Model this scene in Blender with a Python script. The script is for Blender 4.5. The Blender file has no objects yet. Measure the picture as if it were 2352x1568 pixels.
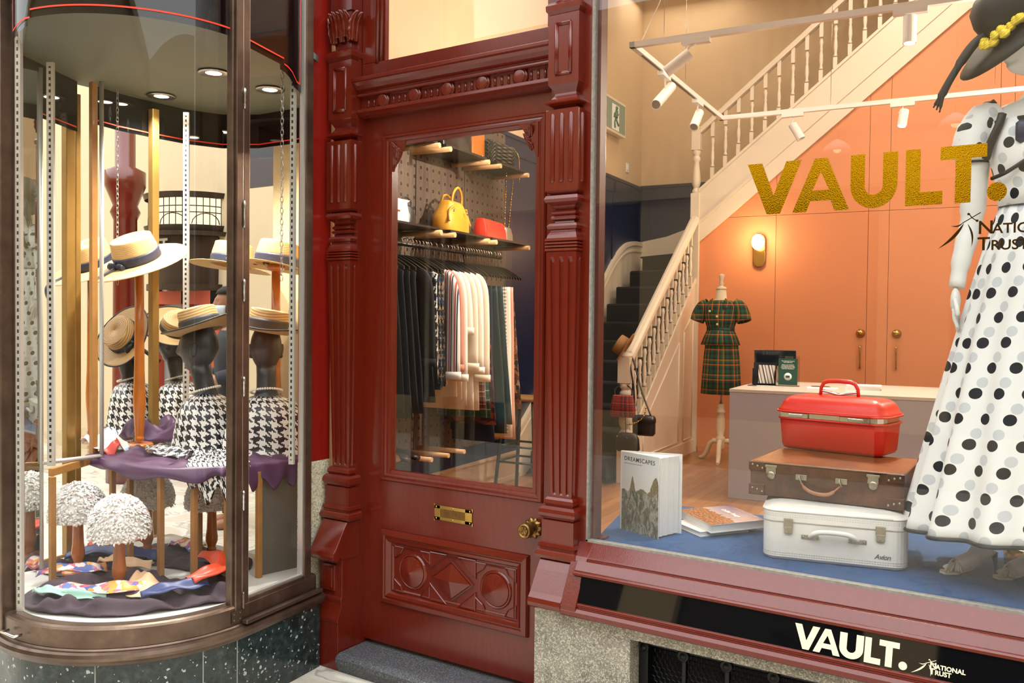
import bpy, bmesh, math, random
from mathutils import Vector, Matrix
random.seed(7)
SC = bpy.context.scene
COL = SC.collection
pi = math.pi
def lin(h):
    if isinstance(h, str):
        h = h.lstrip('#'); c = [int(h[i:i+2], 16)/255 for i in (0, 2, 4)]
        return tuple(x/12.92 if x <= .04045 else ((x+.055)/1.055)**2.4 for x in c)
    return tuple(h)
# ------------------------------------------------------------------ materials
class N:
    """small node-tree builder"""
    def __init__(s, name):
        s.m = bpy.data.materials.new(name); s.m.use_nodes = True
        s.t = s.m.node_tree; s.n = s.t.nodes; s.n.clear()
        s.out = s.n.new('ShaderNodeOutputMaterial')
    def new(s, typ, **kw):
        nd = s.n.new(typ)
        for k, v in kw.items(): setattr(nd, k, v)
        return nd
    def put(s, sock, v):
        if v is None: return
        if hasattr(v, 'is_output'): s.t.links.new(v, sock)
        elif isinstance(v, (tuple, list)) and len(v) == 3 and sock.type == 'RGBA': sock.default_value = (*v, 1)
        else: sock.default_value = v
    def math(s, op, a, b=None, c=None, clamp=False):
        nd = s.new('ShaderNodeMath', operation=op, use_clamp=clamp)
        for i, v in enumerate((a, b, c)):
            if v is not None: s.put(nd.inputs[i], v)
        return nd.outputs[0]
    def mix(s, f, a, b, blend='MIX'):
        nd = s.new('ShaderNodeMix', data_type='RGBA', blend_type=blend)
        s.put(nd.inputs[0], f); s.put(nd.inputs[6], a); s.put(nd.inputs[7], b)
        return nd.outputs[2]
    def coord(s, which='Object'):
        return s.new('ShaderNodeTexCoord').outputs[which]
    def sep(s, v):
        nd = s.new('ShaderNodeSeparateXYZ'); s.put(nd.inputs[0], v); return nd.outputs
    def comb(s, x, y, z=0.0):
        nd = s.new('ShaderNodeCombineXYZ')
        for i, v in enumerate((x, y, z)): s.put(nd.inputs[i], v)
        return nd.outputs[0]
    def scale(s, v, sc):
        nd = s.new('ShaderNodeMapping'); s.put(nd.inputs[0], v); nd.inputs[3].default_value = sc; return nd.outputs[0]
    def noise(s, v, scale, detail=3, rough=.5, out=0, dist=0.):
        nd = s.new('ShaderNodeTexNoise'); s.put(nd.inputs['Vector'], v)
        nd.inputs['Scale'].default_value = scale; nd.inputs['Detail'].default_value = detail
        nd.inputs['Roughness'].default_value = rough; nd.inputs['Distortion'].default_value = dist
        return nd.outputs[out]
    def voro(s, v, scale, out='Color', feature='F1'):
        nd = s.new('ShaderNodeTexVoronoi', feature=feature); s.put(nd.inputs['Vector'], v); nd.inputs['Scale'].default_value = scale
        return nd.outputs[out]
    def ramp(s, f, stops, const=False):
        nd = s.new('ShaderNodeValToRGB'); cr = nd.color_ramp; s.put(nd.inputs[0], f)
        cr.interpolation = 'CONSTANT' if const else 'LINEAR'
        while len(cr.elements) > 1: cr.elements.remove(cr.elements[-1])
        for i, (p, c) in enumerate(stops):
            e = cr.elements[0] if i == 0 else cr.elements.new(p)
            e.position = p; e.color = (*lin(c), 1)
        return nd.outputs[0]
    def bump(s, h, strength=.2, dist=.01):
        nd = s.new('ShaderNodeBump'); nd.inputs['Strength'].default_value = strength; nd.inputs['Distance'].default_value = dist
        s.put(nd.inputs['Height'], h); return nd.outputs[0]
    def bsdf(s, col, rough=.5, metal=0., **kw):
        nd = s.new('ShaderNodeBsdfPrincipled')
        s.put(nd.inputs['Base Color'], lin(col) if isinstance(col, (str, tuple)) else col)
        s.put(nd.inputs['Roughness'], rough); s.put(nd.inputs['Metallic'], metal)
        for k, v in kw.items(): s.put(nd.inputs[k.replace('_', ' ')], v)
        return nd.outputs[0]
    def done(s, sh):
        s.t.links.new(sh, s.out.inputs[0]); return s.m
MATS = {}
def simple(name, col, rough=.5, metal=0., var=0., vscale=20., bump=0., bscale=60., **kw):
    if name in MATS: return MATS[name]
    n = N(name); c = lin(col)
    if var:
        f = n.noise(n.coord(), vscale, 4)
        cc = n.mix(f, tuple(x*(1-var) for x in c), tuple(min(1, x*(1+var)) for x in c))
    else: cc = c
    if bump: kw['Normal'] = n.bump(n.noise(n.coord(), bscale, 3), bump, .004)
    MATS[name] = n.done(n.bsdf(cc, rough, metal, **kw)); return MATS[name]
def glass(name, tint=(1, 1, 1), refl=1.0, extra=0.0):
    n = N(name)
    tr = n.new('ShaderNodeBsdfTransparent'); tr.inputs[0].default_value = (*tint, 1)
    gl = n.new('ShaderNodeBsdfGlossy'); gl.inputs['Roughness'].default_value = 0.0
    geo = n.new('ShaderNodeNewGeometry'); dt = n.new('ShaderNodeVectorMath', operation='DOT_PRODUCT')
    n.t.links.new(geo.outputs['Incoming'], dt.inputs[0]); n.t.links.new(geo.outputs['Normal'], dt.inputs[1])
    c = n.math('SUBTRACT', 1., n.math('ABSOLUTE', dt.outputs['Value']), clamp=True)
    f = n.math('MULTIPLY_ADD', n.math('MULTIPLY_ADD', n.math('POWER', c, 5.), .96, .04), refl, extra, clamp=True)
    mx = n.new('ShaderNodeMixShader'); n.put(mx.inputs[0], f)
    n.t.links.new(tr.outputs[0], mx.inputs[1]); n.t.links.new(gl.outputs[0], mx.inputs[2])
    return n.done(mx.outputs[0])
def emit(name, col, strength):
    n = N(name); e = n.new('ShaderNodeEmission'); e.inputs[0].default_value = (*lin(col), 1); e.inputs[1].default_value = strength
    return n.done(e.outputs[0])
# ------------------------------------------------------------------ mesh builder
class MB:
    def __init__(s): s.bm = bmesh.new(); s.uv = s.bm.loops.layers.uv.new('UVMap'); s.mi = 0; s.sm = False
    def face(s, vs, uvs=None):
        try: f = s.bm.faces.new(vs)
        except ValueError: return None
        f.material_index = s.mi; f.smooth = s.sm
        if uvs:
            for l, c in zip(f.loops, uvs): l[s.uv].uv = c
        return f
    def V(s, p): return s.bm.verts.new(p)
    def box(s, lo, hi, T=None):
        x0, y0, z0 = lo; x1, y1, z1 = hi
        P = [(x0,y0,z0),(x1,y0,z0),(x1,y1,z0),(x0,y1,z0),(x0,y0,z1),(x1,y0,z1),(x1,y1,z1),(x0,y1,z1)]
        if T is not None: P = [T @ Vector(p) for p in P]
        v = [s.V(p) for p in P]
        for q in ((0,3,2,1),(4,5,6,7),(0,1,5,4),(1,2,6,5),(2,3,7,6),(3,0,4,7)): s.face([v[i] for i in q])
        return s
    def cbox(s, c, d, T=None):
        return s.box([c[i]-d[i]/2 for i in range(3)], [c[i]+d[i]/2 for i in range(3)], T)
    def loft(s, rings, closed=True, caps=True, uv=None, smooth=None):
        """rings: list of equally long point lists. uv(i,j)->(u,v)"""
        old = s.sm
        if smooth is not None: s.sm = smooth
        R = [[s.V(p) for p in r] for r in rings]; n = len(R[0]); m = n if closed else n-1
        for i in range(len(R)-1):
            for j in range(m):
                k = (j+1) % n
                us = None
                if uv: us = [uv(i, j), uv(i, j+1), uv(i+1, j+1), uv(i+1, j)]
                s.face([R[i][j], R[i][k], R[i+1][k], R[i+1][j]], us)
        s.sm = old
        if caps and closed:
            s.face(list(reversed(R[0]))); s.face(R[-1])
        return R
    def lathe(s, prof, c=(0, 0, 0), n=20, axis='z', T=None, caps=True, smooth=True, uv=False):
        rings = []
        for r, h in prof:
            ring = []
            for k in range(n):
                a = 2*pi*k/n; p = Vector((r*math.cos(a), r*math.sin(a), h))
                if axis == 'x': p = Vector((p.z, p.x, p.y))
                if axis == 'y': p = Vector((p.x, -p.z, p.y))
                if T is not None: p = T @ p
                ring.append(p+Vector(c))
            rings.append(ring)
        R0 = max(r for r, h in prof)
        s.loft(rings, True, caps, (lambda i, j: (j/n*2*pi*R0, prof[i][1])) if uv else None, smooth); return s
    def tube(s, pts, r, n=8, caps=True, smooth=True):
        pts = [Vector(p) for p in pts]; rings = []
        rr = r if isinstance(r, (list, tuple)) else [r]*len(pts)
        up = None
        for i, p in enumerate(pts):
            t = (pts[min(i+1, len(pts)-1)]-pts[max(i-1, 0)])
            if t.length < 1e-9: t = Vector((0, 0, 1))
            t.normalize()
            if up is None: up = Vector((0, 0, 1)) if abs(t.z) < .9 else Vector((1, 0, 0))
            a = t.cross(up)
            if a.length < 1e-6: a = t.orthogonal()
            a.normalize(); b = t.cross(a).normalized(); up = -b if False else up - t*up.dot(t)
            if up.length < 1e-6: up = b
            up.normalize()
            rings.append([p+(a*math.cos(2*pi*k/n)+b*math.sin(2*pi*k/n))*rr[i] for k in range(n)])
        s.loft(rings, True, caps, None, smooth); return s
    def prism(s, poly, vec, T=None):
        """planar polygon (list of 3d points) extruded by vec"""
        vec = Vector(vec); A = [Vector(p) for p in poly]; B = [p+vec for p in A]
        if T is not None: A = [T @ p for p in A]; B = [T @ p for p in B]
        a = [s.V(p) for p in A]; b = [s.V(p) for p in B]; n = len(a)
        s.face(list(reversed(a))); s.face(b)
        for i in range(n): s.face([a[i], a[(i+1) % n], b[(i+1) % n], b[i]])
        return s
    def sphere(s, c, r, nu=14, nv=9, T=None):
        if not isinstance(r, (tuple, list)): r = (r, r, r)
        rings = []
        for i in range(nv+1):
            t = pi*i/nv; st = max(math.sin(t), 1e-3)
            ring = []
            for k in range(nu):
                a = 2*pi*k/nu; p = Vector((r[0]*st*math.cos(a), r[1]*st*math.sin(a), -r[2]*math.cos(t)))
                if T is not None: p = T @ p
                ring.append(p+Vector(c))
            rings.append(ring)
        s.loft(rings, True, True, None, True); return s
    def grid(s, f, nu, nv, uv=None, smooth=True, thick=0.):
        """f(u,v) in 0..1 -> point ; optional thickness by offsetting along normals later"""
        old = s.sm; s.sm = smooth
        V = [[s.V(f(i/nu, j/nv)) for j in range(nv+1)] for i in range(nu+1)]
        for i in range(nu):
            for j in range(nv):
                us = [uv(i/nu, j/nv), uv((i+1)/nu, j/nv), uv((i+1)/nu, (j+1)/nv), uv(i/nu, (j+1)/nv)] if uv else [(i/nu, j/nv), ((i+1)/nu, j/nv), ((i+1)/nu, (j+1)/nv), (i/nu, (j+1)/nv)]
                s.face([V[i][j], V[i+1][j], V[i+1][j+1], V[i][j+1]], us)
        s.sm = old; return s
    def xf(s, M):
        s.bm.transform(M); return s
    def mat(s, i): s.mi = i; return s
    def smooth(s, v=True): s.sm = v; return s
def obj(name, mb, mats, parent=None, world=False, bevel=0., solid=0., norm=True, label=None, subd=0):
    if norm: bmesh.ops.recalc_face_normals(mb.bm, faces=mb.bm.faces[:])
    if world and parent is not None:
        M = Matrix.Identity(4); o = parent; ch = []
        while o is not None: ch.append(o); o = o.parent
        for o in reversed(ch): M = M @ o.matrix_basis
        mb.bm.transform(M.inverted())
    me = bpy.data.meshes.new(name); mb.bm.to_mesh(me); mb.bm.free()
    for m in (mats if isinstance(mats, (list, tuple)) else [mats]): me.materials.append(m)
    o = bpy.data.objects.new(name, me); COL.objects.link(o)
    if parent is not None: o.parent = parent
    if solid:
        md = o.modifiers.new('solid', 'SOLIDIFY'); md.thickness = solid; md.offset = 0
    if subd:
        md = o.modifiers.new('sub', 'SUBSURF'); md.levels = md.render_levels = subd
    if bevel:
        md = o.modifiers.new('bev', 'BEVEL'); md.width = bevel; md.segments = 2; md.limit_method = 'ANGLE'; md.angle_limit = math.radians(40)
    if label: o['label'] = label
    return o
def tag(o, label, cat, group=None, kind=None):
    o['label'] = label; o['category'] = cat
    if group: o['group'] = group
    if kind: o['kind'] = kind
    return o
def thing(name, label, cat, loc=(0, 0, 0), rotz=0., group=None, rot=None):
    o = bpy.data.objects.new(name, None); COL.objects.link(o); o.empty_display_size = .05
    o.location = loc; o.rotation_euler = rot if rot else (0, 0, rotz)
    return tag(o, label, cat, group)
def struct(o, label=None):
    o['kind'] = 'structure'
    if label: o['label'] = label
    return o
def copy_tree(src, label, loc=None, rotz=None, group=None):
    def cp(o, par):
        c = o.copy(); COL.objects.link(c)
        if par is not None: c.parent = par
        for ch in [x for x in KIDS(o)]: cp(ch, c)
        return c
    r = cp(src, None); r['label'] = label
    if loc is not None: r.location = loc
    if rotz is not None: r.rotation_euler = (0, 0, rotz)
    if group: r['group'] = group
    return r
def KIDS(o): return list(o.children)
def Rz(a): return Matrix.Rotation(a, 4, 'Z')
def Rx(a): return Matrix.Rotation(a, 4, 'X')
def Ry(a): return Matrix.Rotation(a, 4, 'Y')
def Tr(x, y=0, z=0):
    return Matrix.Translation((x, y, z)) if not hasattr(x, '__len__') else Matrix.Translation(x)
def text_mesh(mb, string, size, T, bold=0., depth=.0005, align='LEFT', spacing=1.):
    cu = bpy.data.curves.new('t', 'FONT'); cu.body = string; cu.size = size; cu.offset = bold; cu.align_x = align; cu.extrude = depth; cu.space_character = spacing
    cu.resolution_u = 3
    o = bpy.data.objects.new('t', cu)
    me = bpy.data.meshes.new_from_object(o); bpy.data.objects.remove(o); bpy.data.curves.remove(cu)
    me.transform(T); mi = mb.mi
    n0 = len(mb.bm.faces); mb.bm.from_mesh(me); mb.bm.faces.ensure_lookup_table()
    for f in mb.bm.faces[n0:]: f.material_index = mi
    bpy.data.meshes.remove(me); return mb
def lerp(a, b, t): return a+(b-a)*t
def spline(pts, n=8):
    """catmull-rom through points"""
    P = [Vector(p) for p in pts]; P = [P[0]*2-P[1]]+P+[P[-1]*2-P[-2]]; out = []
    for i in range(1, len(P)-2):
        for k in range(n):
            t = k/n; a, b, c, d = P[i-1], P[i], P[i+1], P[i+2]
            out.append(.5*((2*b)+(c-a)*t+(2*a-5*b+4*c-d)*t*t+(3*b-a-3*c+d)*t**3))
    out.append(P[-2]); return out
# pattern materials in UV metres ------------------------------------------------
def uvxy(n): o = n.sep(n.coord('UV')); return o[0], o[1]
def pat_dots(name, base, dot, pitch, r, rough=.8, ghost=None):
    n = N(name); x, y = uvxy(n)
    def lay(ox, oy, rad):
        yy = n.math('ADD', n.math('DIVIDE', y, pitch), oy); row = n.math('FLOOR', yy)
        xx = n.math('ADD', n.math('ADD', n.math('DIVIDE', x, pitch), ox), n.math('MULTIPLY', n.math('MODULO', n.math('ABSOLUTE', row), 2.), .5))
        fx = n.math('SUBTRACT', n.math('FRACT', xx), .5); fy = n.math('SUBTRACT', n.math('FRACT', yy), .5)
        d = n.math('SQRT', n.math('ADD', n.math('MULTIPLY', fx, fx), n.math('MULTIPLY', fy, fy)))
        return n.math('LESS_THAN', d, rad/pitch)
    c = lin(base)
    if ghost: c = n.mix(lay(.31, .57, r*.95), c, lin(ghost))
    c = n.mix(lay(0, 0, r), c, lin(dot))
    return n.done(n.bsdf(c, rough))
def pat_hound(name, a, b, cell, rough=.6):
    n = N(name); x, y = uvxy(n)
    X = n.math('FLOOR', n.math('ADD', n.math('DIVIDE', x, cell), 4000.)); Y = n.math('FLOOR', n.math('ADD', n.math('DIVIDE', y, cell), 4000.))
    t = n.math('LESS_THAN', n.math('MODULO', n.math('ADD', n.math('SUBTRACT', X, Y), 8000.), 4.), 1.5)
    wx = n.math('LESS_THAN', n.math('MODULO', X, 8.), 3.5); wy = n.math('LESS_THAN', n.math('MODULO', Y, 8.), 3.5)
    f = n.math('ADD', n.math('MULTIPLY', t, wx), n.math('MULTIPLY', n.math('SUBTRACT', 1., t), wy))
    return n.done(n.bsdf(n.mix(f, lin(a), lin(b)), rough))
def pat_plaid(name, stops, period, rough=.85, stops2=None):
    n = N(name); x, y = uvxy(n)
    cx = n.ramp(n.math('FRACT', n.math('ADD', n.math('DIVIDE', x, period), 50.)), stops, True)
    cy = n.ramp(n.math('FRACT', n.math('ADD', n.math('DIVIDE', y, period), 50.)), stops2 or stops, True)
    return n.done(n.bsdf(n.mix(.5, cx, cy), rough))
def pat_blocks(name, cols, scale, rough=.8):
    """multicoloured abstract print"""
    n = N(name); v = n.coord('UV'); w = n.noise(v, scale*.6, 2, out=1)
    vv = n.mix(.035, v, w); f = n.sep(n.voro(vv, scale))[0]
    k = len(cols); c = n.ramp(f, [(i/k, cc) for i, cc in enumerate(cols)], True)
    return n.done(n.bsdf(c, rough))
def pat_stripe(name, stops, period, rough=.8, axis=0):
    n = N(name); q = uvxy(n)[axis]
    return n.done(n.bsdf(n.ramp(n.math('FRACT', n.math('ADD', n.math('DIVIDE', q, period), 50.)), stops, True), rough))
# interior frame: shop room is turned a little against the street front
YI = .106019
O_I = Vector((-3.81, 9.406, 0)); M_I = Tr(O_I) @ Rz(YI)
def I(a, b, z=0.): return M_I @ Vector((a, b, z))
WORLD, SHOP, EXPO, HATS = 4.6, .75, 0.0, 1.3
# ================================================================== shop front (street side)
def red_paint(name, col, rough=.22, chips=True):
    n = N(name); co = n.coord()
    f = n.noise(n.scale(co, (6, 6, 1.2)), 9, 4)
    c = n.mix(f, tuple(x*.8 for x in lin(col)), tuple(x*1.2 for x in lin(col)))
    if chips:
        ch = n.math('GREATER_THAN', n.noise(co, 75, 5, .6), .765)
        c = n.mix(n.math('MULTIPLY', ch, .5), c, lin('c58a72'))
    b = n.bump(n.noise(n.scale(co, (14, 14, 2)), 14, 3), .12, .004)
    return n.done(n.bsdf(c, rough, 0., Normal=b, Coat_Weight=.25, Coat_Roughness=.12))
RED = red_paint('red paint', '621a0b')
def granite(name, base, dark, light, sc=170, rough=.5, lightw=.62, darkw=.42):
    n = N(name); co = n.coord()
    v = n.sep(n.voro(co, sc))[0]
    c = n.ramp(v, [(0, dark), (darkw, base), (lightw, base), (.9, light), (1, light)], False)
    c = n.mix(.35, c, n.ramp(n.noise(co, 9, 4), [(.3, base), (.7, light)]))
    return n.done(n.bsdf(c, rough))
GRANITE = granite('grey granite', '7b7669', '2a2926', 'c4bfb0', 210)
TERRAZZO = granite('speckled terrazzo', 'bdb89e', '2c2c28', 'e6e2cb', 150, .35, .6, .36)
def labradorite():
    n = N('dark green granite'); co = n.coord()
    cw = n.mix(.035, co, n.noise(co, 30, 3, .6, 1)); v1 = n.voro(cw, 75, 'Distance'); a = n.sep(n.voro(cw, 75))
    fl = n.math('MULTIPLY', n.math('LESS_THAN', v1, n.math('MULTIPLY', a[1], .55)), n.math('GREATER_THAN', a[0], .80))
    c = n.ramp(n.noise(co, 26, 6, .7), [(.32, '0e1616'), (.55, '263536'), (.75, '4a5653')])
    c = n.mix(fl, c, lin('aab4b2'))
    return n.done(n.bsdf(c, .16))
LAB = labradorite()
def bronze():
    n = N('brown bronze'); co = n.coord()
    c = n.ramp(n.noise(co, 7, 5, .6), [(.3, '54443a'), (.6, '6e5c4f'), (.8, '857465')])
    return n.done(n.bsdf(c, .33, .75))
BRONZE = bronze()
BRASS = simple('polished brass', 'c9a45a', .22, 1., .12, 30)
BRASSD = simple('aged brass', '8a6a3c', .35, .9, .3, 40)
STEEL = simple('steel', 'b9b9b6', .28, 1.)
CHROME = simple('chrome', 'e2e2e2', .08, 1.)
BLACKGL = simple('black sign glass', '0b0b0d', .03, 0., Specular_IOR_Level=.8)
BLACK = simple('black', '121213', .45)
CREAM = simple('cream lettering', 'efe3c0', .5)
GLASS = glass('window glass', (.98, .99, .985), 1.0, .0)
YP, YW, XL0, XL1, XR0, XR1 = 3.158, 3.21, -3.22, -3.066, -1.94, -1.795
TRAC = [(3.6, -.006), (3.112, -.006), (3.108, -.014), (2.965, -.024), (2.935, -.022), (2.928, -.012), (2.92, 0), (2.907, .01), (2.886, .009), (2.872, -.003), (2.868, 0), (2.585, 0), (2.58, -.002), (2.562, -.016), (2.548, -.022), (2.54, -.021), (2.524, -.01), (2.507, .012), (2.503, .011), (2.492, -.016), (2.487, -.02), (2.483, -.012), (2.478, .003), (2.474, .006),
        (2.142, .006), (2.136, 0), (2.127, -.012), (2.122, .003), (2.108, .009), (2.095, .005), (2.088, -.008), (2.082, -.018), (2.066, -.03), (2.063, -.022), (2.056, -.014), (2.048, -.016), (2.043, -.024), (2.039, -.018), (2.032, -.012), (2.025, -.016), (2.02, -.028), (2.012, -.026), (2.007, -.008), (1.996, .0), (1.984, -.004), (1.979, -.013), (1.974, -.012), (1.96, -.004), (1.946, 0),
        (1.943, .004), (1.934, .005), (1.931, -.003), (1.928, .004), (1.921, .005), (1.918, -.003), (1.915, .004), (1.908, .005), (1.905, -.003), (1.902, .004), (1.893, .005), (1.89, -.002), (1.886, 0)]
SHAFT = [(1.868, -.0004, 0.), (1.858, -.0007, .006), (1.846, -.001, .0085), (.885, -.0196, .008), (.876, -.0198, .005), (.869, -.02, 0.)]
BASE = [(.862, -.02), (.86, -.012), (.85, -.005), (.836, -.001), (.826, -.008), (.823, .002), (.812, .012), (.797, .016), (.784, .013), (.772, .003), (.768, -.003), (.765, .004), (.674, .004), (.671, .012), (.656, .016), (.65, .008), (.644, .01), (.636, .02), (.62, .026), (.606, .02), (.601, .008), (.598, .004)]
def ring(x0, x1, z, g, d=0.):
    """plan outline of the pilaster with flutes of depth d on the front and one on each side"""
    X0, X1, Y0 = x0-g, x1+g, YP-g; P = [(X0, YW-.005, z)]
    w = .0115
    def side(x, s):
        ym = (Y0+YW)/2
        ys = [ym+w*.9, ym+w*.5, ym-w*.5, ym-w*.9] if s < 0 else [ym-w*.9, ym-w*.5, ym+w*.5, ym+w*.9]
        return [(x-s*0, ys[0], z), (x-s*d, ys[1], z), (x-s*d, ys[2], z), (x, ys[3], z)]
    P += side(X0, -1); P.append((X0, Y0, z))
    L = X1-X0
    for t in (.2, .5, .8):
        c = X0+L*t; ww = w*L/.154
        P += [(c-ww, Y0, z), (c-ww*.6, Y0+d, z), (c+ww*.6, Y0+d, z), (c+ww, Y0, z)]
    P.append((X1, Y0, z)); P += side(X1, 1); P.append((X1, YW+.02, z))
    return P
def leaf(mb, T, h=.145, w=.055, curl=.03):
    def f(u, v):
        s = (u-.5)*2; ww = w*(.55+.45*math.sin(pi*min(1, v*1.15)))*(1+.12*math.cos(v*22))*(1-.75*max(0, v-.8)/.2)
        z = h*(v-.18*max(0, v-.75)); y = -.004-.012*math.sin(v*pi*.6)-curl*max(0, v-.55)**1.5*3 + .010*abs(s)**1.5 - .004*math.cos(s*9)*(1-v*.5)
        return T @ Vector((s*ww/2, y, z))
    mb.grid(f, 12, 14)
def scroll_side(zs): pass
def pilaster(x0, x1, foot, label):
    t = thing('pilaster', label, 'pilaster', ((x0+x1)/2, YP, -.12 if foot else .42))
    mb = MB()
    R = [ring(x0, x1, z, g) for z, g in TRAC]+[ring(x0, x1, z, g, d) for z, g, d in SHAFT]+[ring(x0, x1, z, g) for z, g in BASE]
    mb.loft(R, True, True)
    obj('shaft', mb, RED, t, True)
    # acanthus capital
    mb = MB()
    for k in range(3):
        leaf(mb, Tr(lerp(x0, x1, (k+.5)/3), YP+.012, 2.963))
        if k < 2: leaf(mb, Tr(lerp(x0, x1, (k+1)/3), YP+.006, 2.985), .125)
    for k in range(2):
        leaf(mb, Tr(x1-.012, lerp(YP, YW, (k+.4)/1.7), 2.963) @ Rz(pi/2)); leaf(mb, Tr(x0+.012, lerp(YP, YW, (k+.4)/1.7), 2.963) @ Rz(-pi/2))
    obj('acanthus_capital', mb, RED, t, True, solid=.006)
    # raised reeds
    for tt in (.2, .5, .8):
        mb = MB(); c = lerp(x0, x1, tt)
        mb.tube([(c, YP-.004, z) for z in (2.172, 2.175, 2.182, 2.45, 2.458, 2.461)], [.003, .008, .0115, .0115, .008, .003], 10); obj('reed', mb, RED, t, True)
    for xx in (x1+.004, x0-.004):
        mb = MB(); mb.tube([(xx, (YP+YW)/2, z) for z in (2.172, 2.175, 2.182, 2.45, 2.458, 2.461)], [.003, .008, .011, .011, .008, .003], 10); obj('reed', mb, RED, t, True)
    # framed panel on the upper block
    mb = MB(); xa, xb, za, zb = x0+.038, x1-.038, 2.622, 2.83
    for a, b in (((xa, zb), (xb, zb)), ((xb, zb), (xb, za)), ((xb, za), (xa, za)), ((xa, za), (xa, zb))):
        mb.tube([(a[0], YP-.001, a[1]), (b[0], YP-.001, b[1])], .0065, 8, smooth=True)
        mb.tube([(lerp(a[0], (xa+xb)/2, .18), YP, lerp(a[1], (za+zb)/2, .06)), (lerp(b[0], (xa+xb)/2, .18), YP, lerp(b[1], (za+zb)/2, .06))], .0045, 6)
    obj('panel_moulding', mb, RED, t, True)
    # corbel bracket with sloping face
    mb = MB(); prof = [(3.23, .6), (3.142, .6), (3.118, .565), (3.068, .482), (3.052, .462), (3.046, .445), (3.05, .428), (3.064, .418), (3.082, .42), (3.1, .432), (3.112, .42), (3.23, .416)]
    mb.prism([(x0-.006, y, z) for y, z in prof], (x1-x0+.012, 0, 0)); obj('corbel', mb, RED, t, True, bevel=.003)
    if foot:
        mb = MB(); prof = [(3.23, .42), (3.115, .42), (3.115, .232), (3.108, .228), (3.108, .214), (3.112, .2), (3.106, .175), (3.095, .15), (3.088, .135), (3.084, .128), (3.084, .112), (3.088, .108), (3.086, -.12), (3.23, -.12)]
        mb.prism([(x0, y, z) for y, z in prof], (x1-x0, 0, 0)); obj('foot', mb, RED, t, True, bevel=.002)
        mb = MB(); mb.box((x0+.035, 3.098, .262), (x1-.035, 3.12, .392)); mb.box((x0+.05, 3.094, .277), (x1-.05, 3.1, .377)); obj('raised_panel', mb, RED, t, True, bevel=.004)
    return t
pilaster(XL0, XL1, True, 'dark red fluted pilaster with footed base between the curved showcase and door')
pilaster(XR0, XR1, False, 'dark red fluted pilaster standing on granite between door and big window')
# plates behind the pilasters, jambs and walls of the street front
mb = MB()
mb.box((-3.222, 3.205, -.12), (-3.064, 3.34, 3.7)); mb.box((-1.95, 3.205, .42), (-1.76, 3.34, 3.7))
struct(obj('trim_1', mb, RED), 'dark red timber jambs behind the fluted pilasters')
mb = MB(); mb.box((-3.28, 3.02, .89), (-3.249, 3.205, 3.9)); struct(obj('wall_red_return', mb, red_paint('plain red paint', '86190f', .3, False)), 'plain red return wall panel beside the curved showcase')
mb = MB(); mb.box((-3.28, 3.02, .2), (-3.249, 3.205, .889)); struct(obj('wall_terrazzo_return', mb, TERRAZZO), 'speckled terrazzo base of the return wall below the red panel')
# --- lintel with rosettes
t = thing('door_lintel', 'dark red carved lintel with row of round bosses above the door', 'lintel', (-2.5, 3.2, 2.6))
mb = MB(); prof = [(3.34, 2.775), (3.164, 2.775), (3.16, 2.772), (3.16, 2.758), (3.168, 2.752), (3.176, 2.738), (3.19, 2.722), (3.206, 2.712), (3.208, 2.704), (3.196, 2.701), (3.194, 2.694), (3.2, 2.688), (3.225, 2.686), (3.225, 2.634), (3.206, 2.632), (3.196, 2.626), (3.195, 2.612), (3.204, 2.606), (3.214, 2.598), (3.235, 2.592), (3.34, 2.59)]
mb.prism([(-3.064, y, z) for y, z in prof], (1.122, 0, 0)); obj('cornice', mb, RED, t, True, bevel=.0015)
RX = [-2.913, -2.715, -2.518, -2.32, -2.12]
for x in RX:
    mb = MB(); mb.lathe([(.040, 0), (.040, .008), (.035, .013), (.032, .013), (.032, .017), (.029, .02), (.024, .021), (.001, .022)], (x, 3.2265, 2.66), 28, T=Rx(pi/2)); obj('boss', mb, RED, t, True)
for x0, x1 in [(-3.04, RX[0])]+list(zip(RX[:-1], RX[1:]))+[(RX[-1], -1.94)]:
    for k in range(3):
        c = lerp(x0, x1, .5)+(k-1)*.036
        mb = MB(); mb.tube([(c, 3.226, z) for z in (2.638, 2.641, 2.676, 2.679)], [.003, .0075, .0075, .003], 8); obj('frieze_reed', mb, RED, t, True)
# --- transom window
t = thing('transom_window', 'clear transom window above the lintel in red frame', 'window', (-2.5, 3.24, 2.78)); t['kind'] = 'structure'
mb = MB(); mb.box((-3.062, 3.23, 2.774), (-1.945, 3.31, 2.856)); mb.box((-3.062, 3.23, 2.856), (-2.975, 3.31, 3.7)); mb.box((-1.99, 3.23, 2.856), (-1.945, 3.31, 3.7)); obj('frame', mb, RED, t, True, bevel=.003)
mb = MB(); mb.tube([(-2.965, 3.235, 2.85), (-2.965, 3.235, 3.7)], .012, 8); mb.tube([(-2.945, 3.242, 2.85), (-2.945, 3.242, 3.7)], .012, 8); mb.box((-2.94, 3.245, 2.85), (-2.925, 3.27, 3.7)); obj('bead_moulding', mb, RED, t, True)
mb = MB(); mb.box((-2.93, 3.262, 2.85), (-1.985, 3.266, 3.7)); obj('pane', mb, GLASS, t, True)
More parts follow.
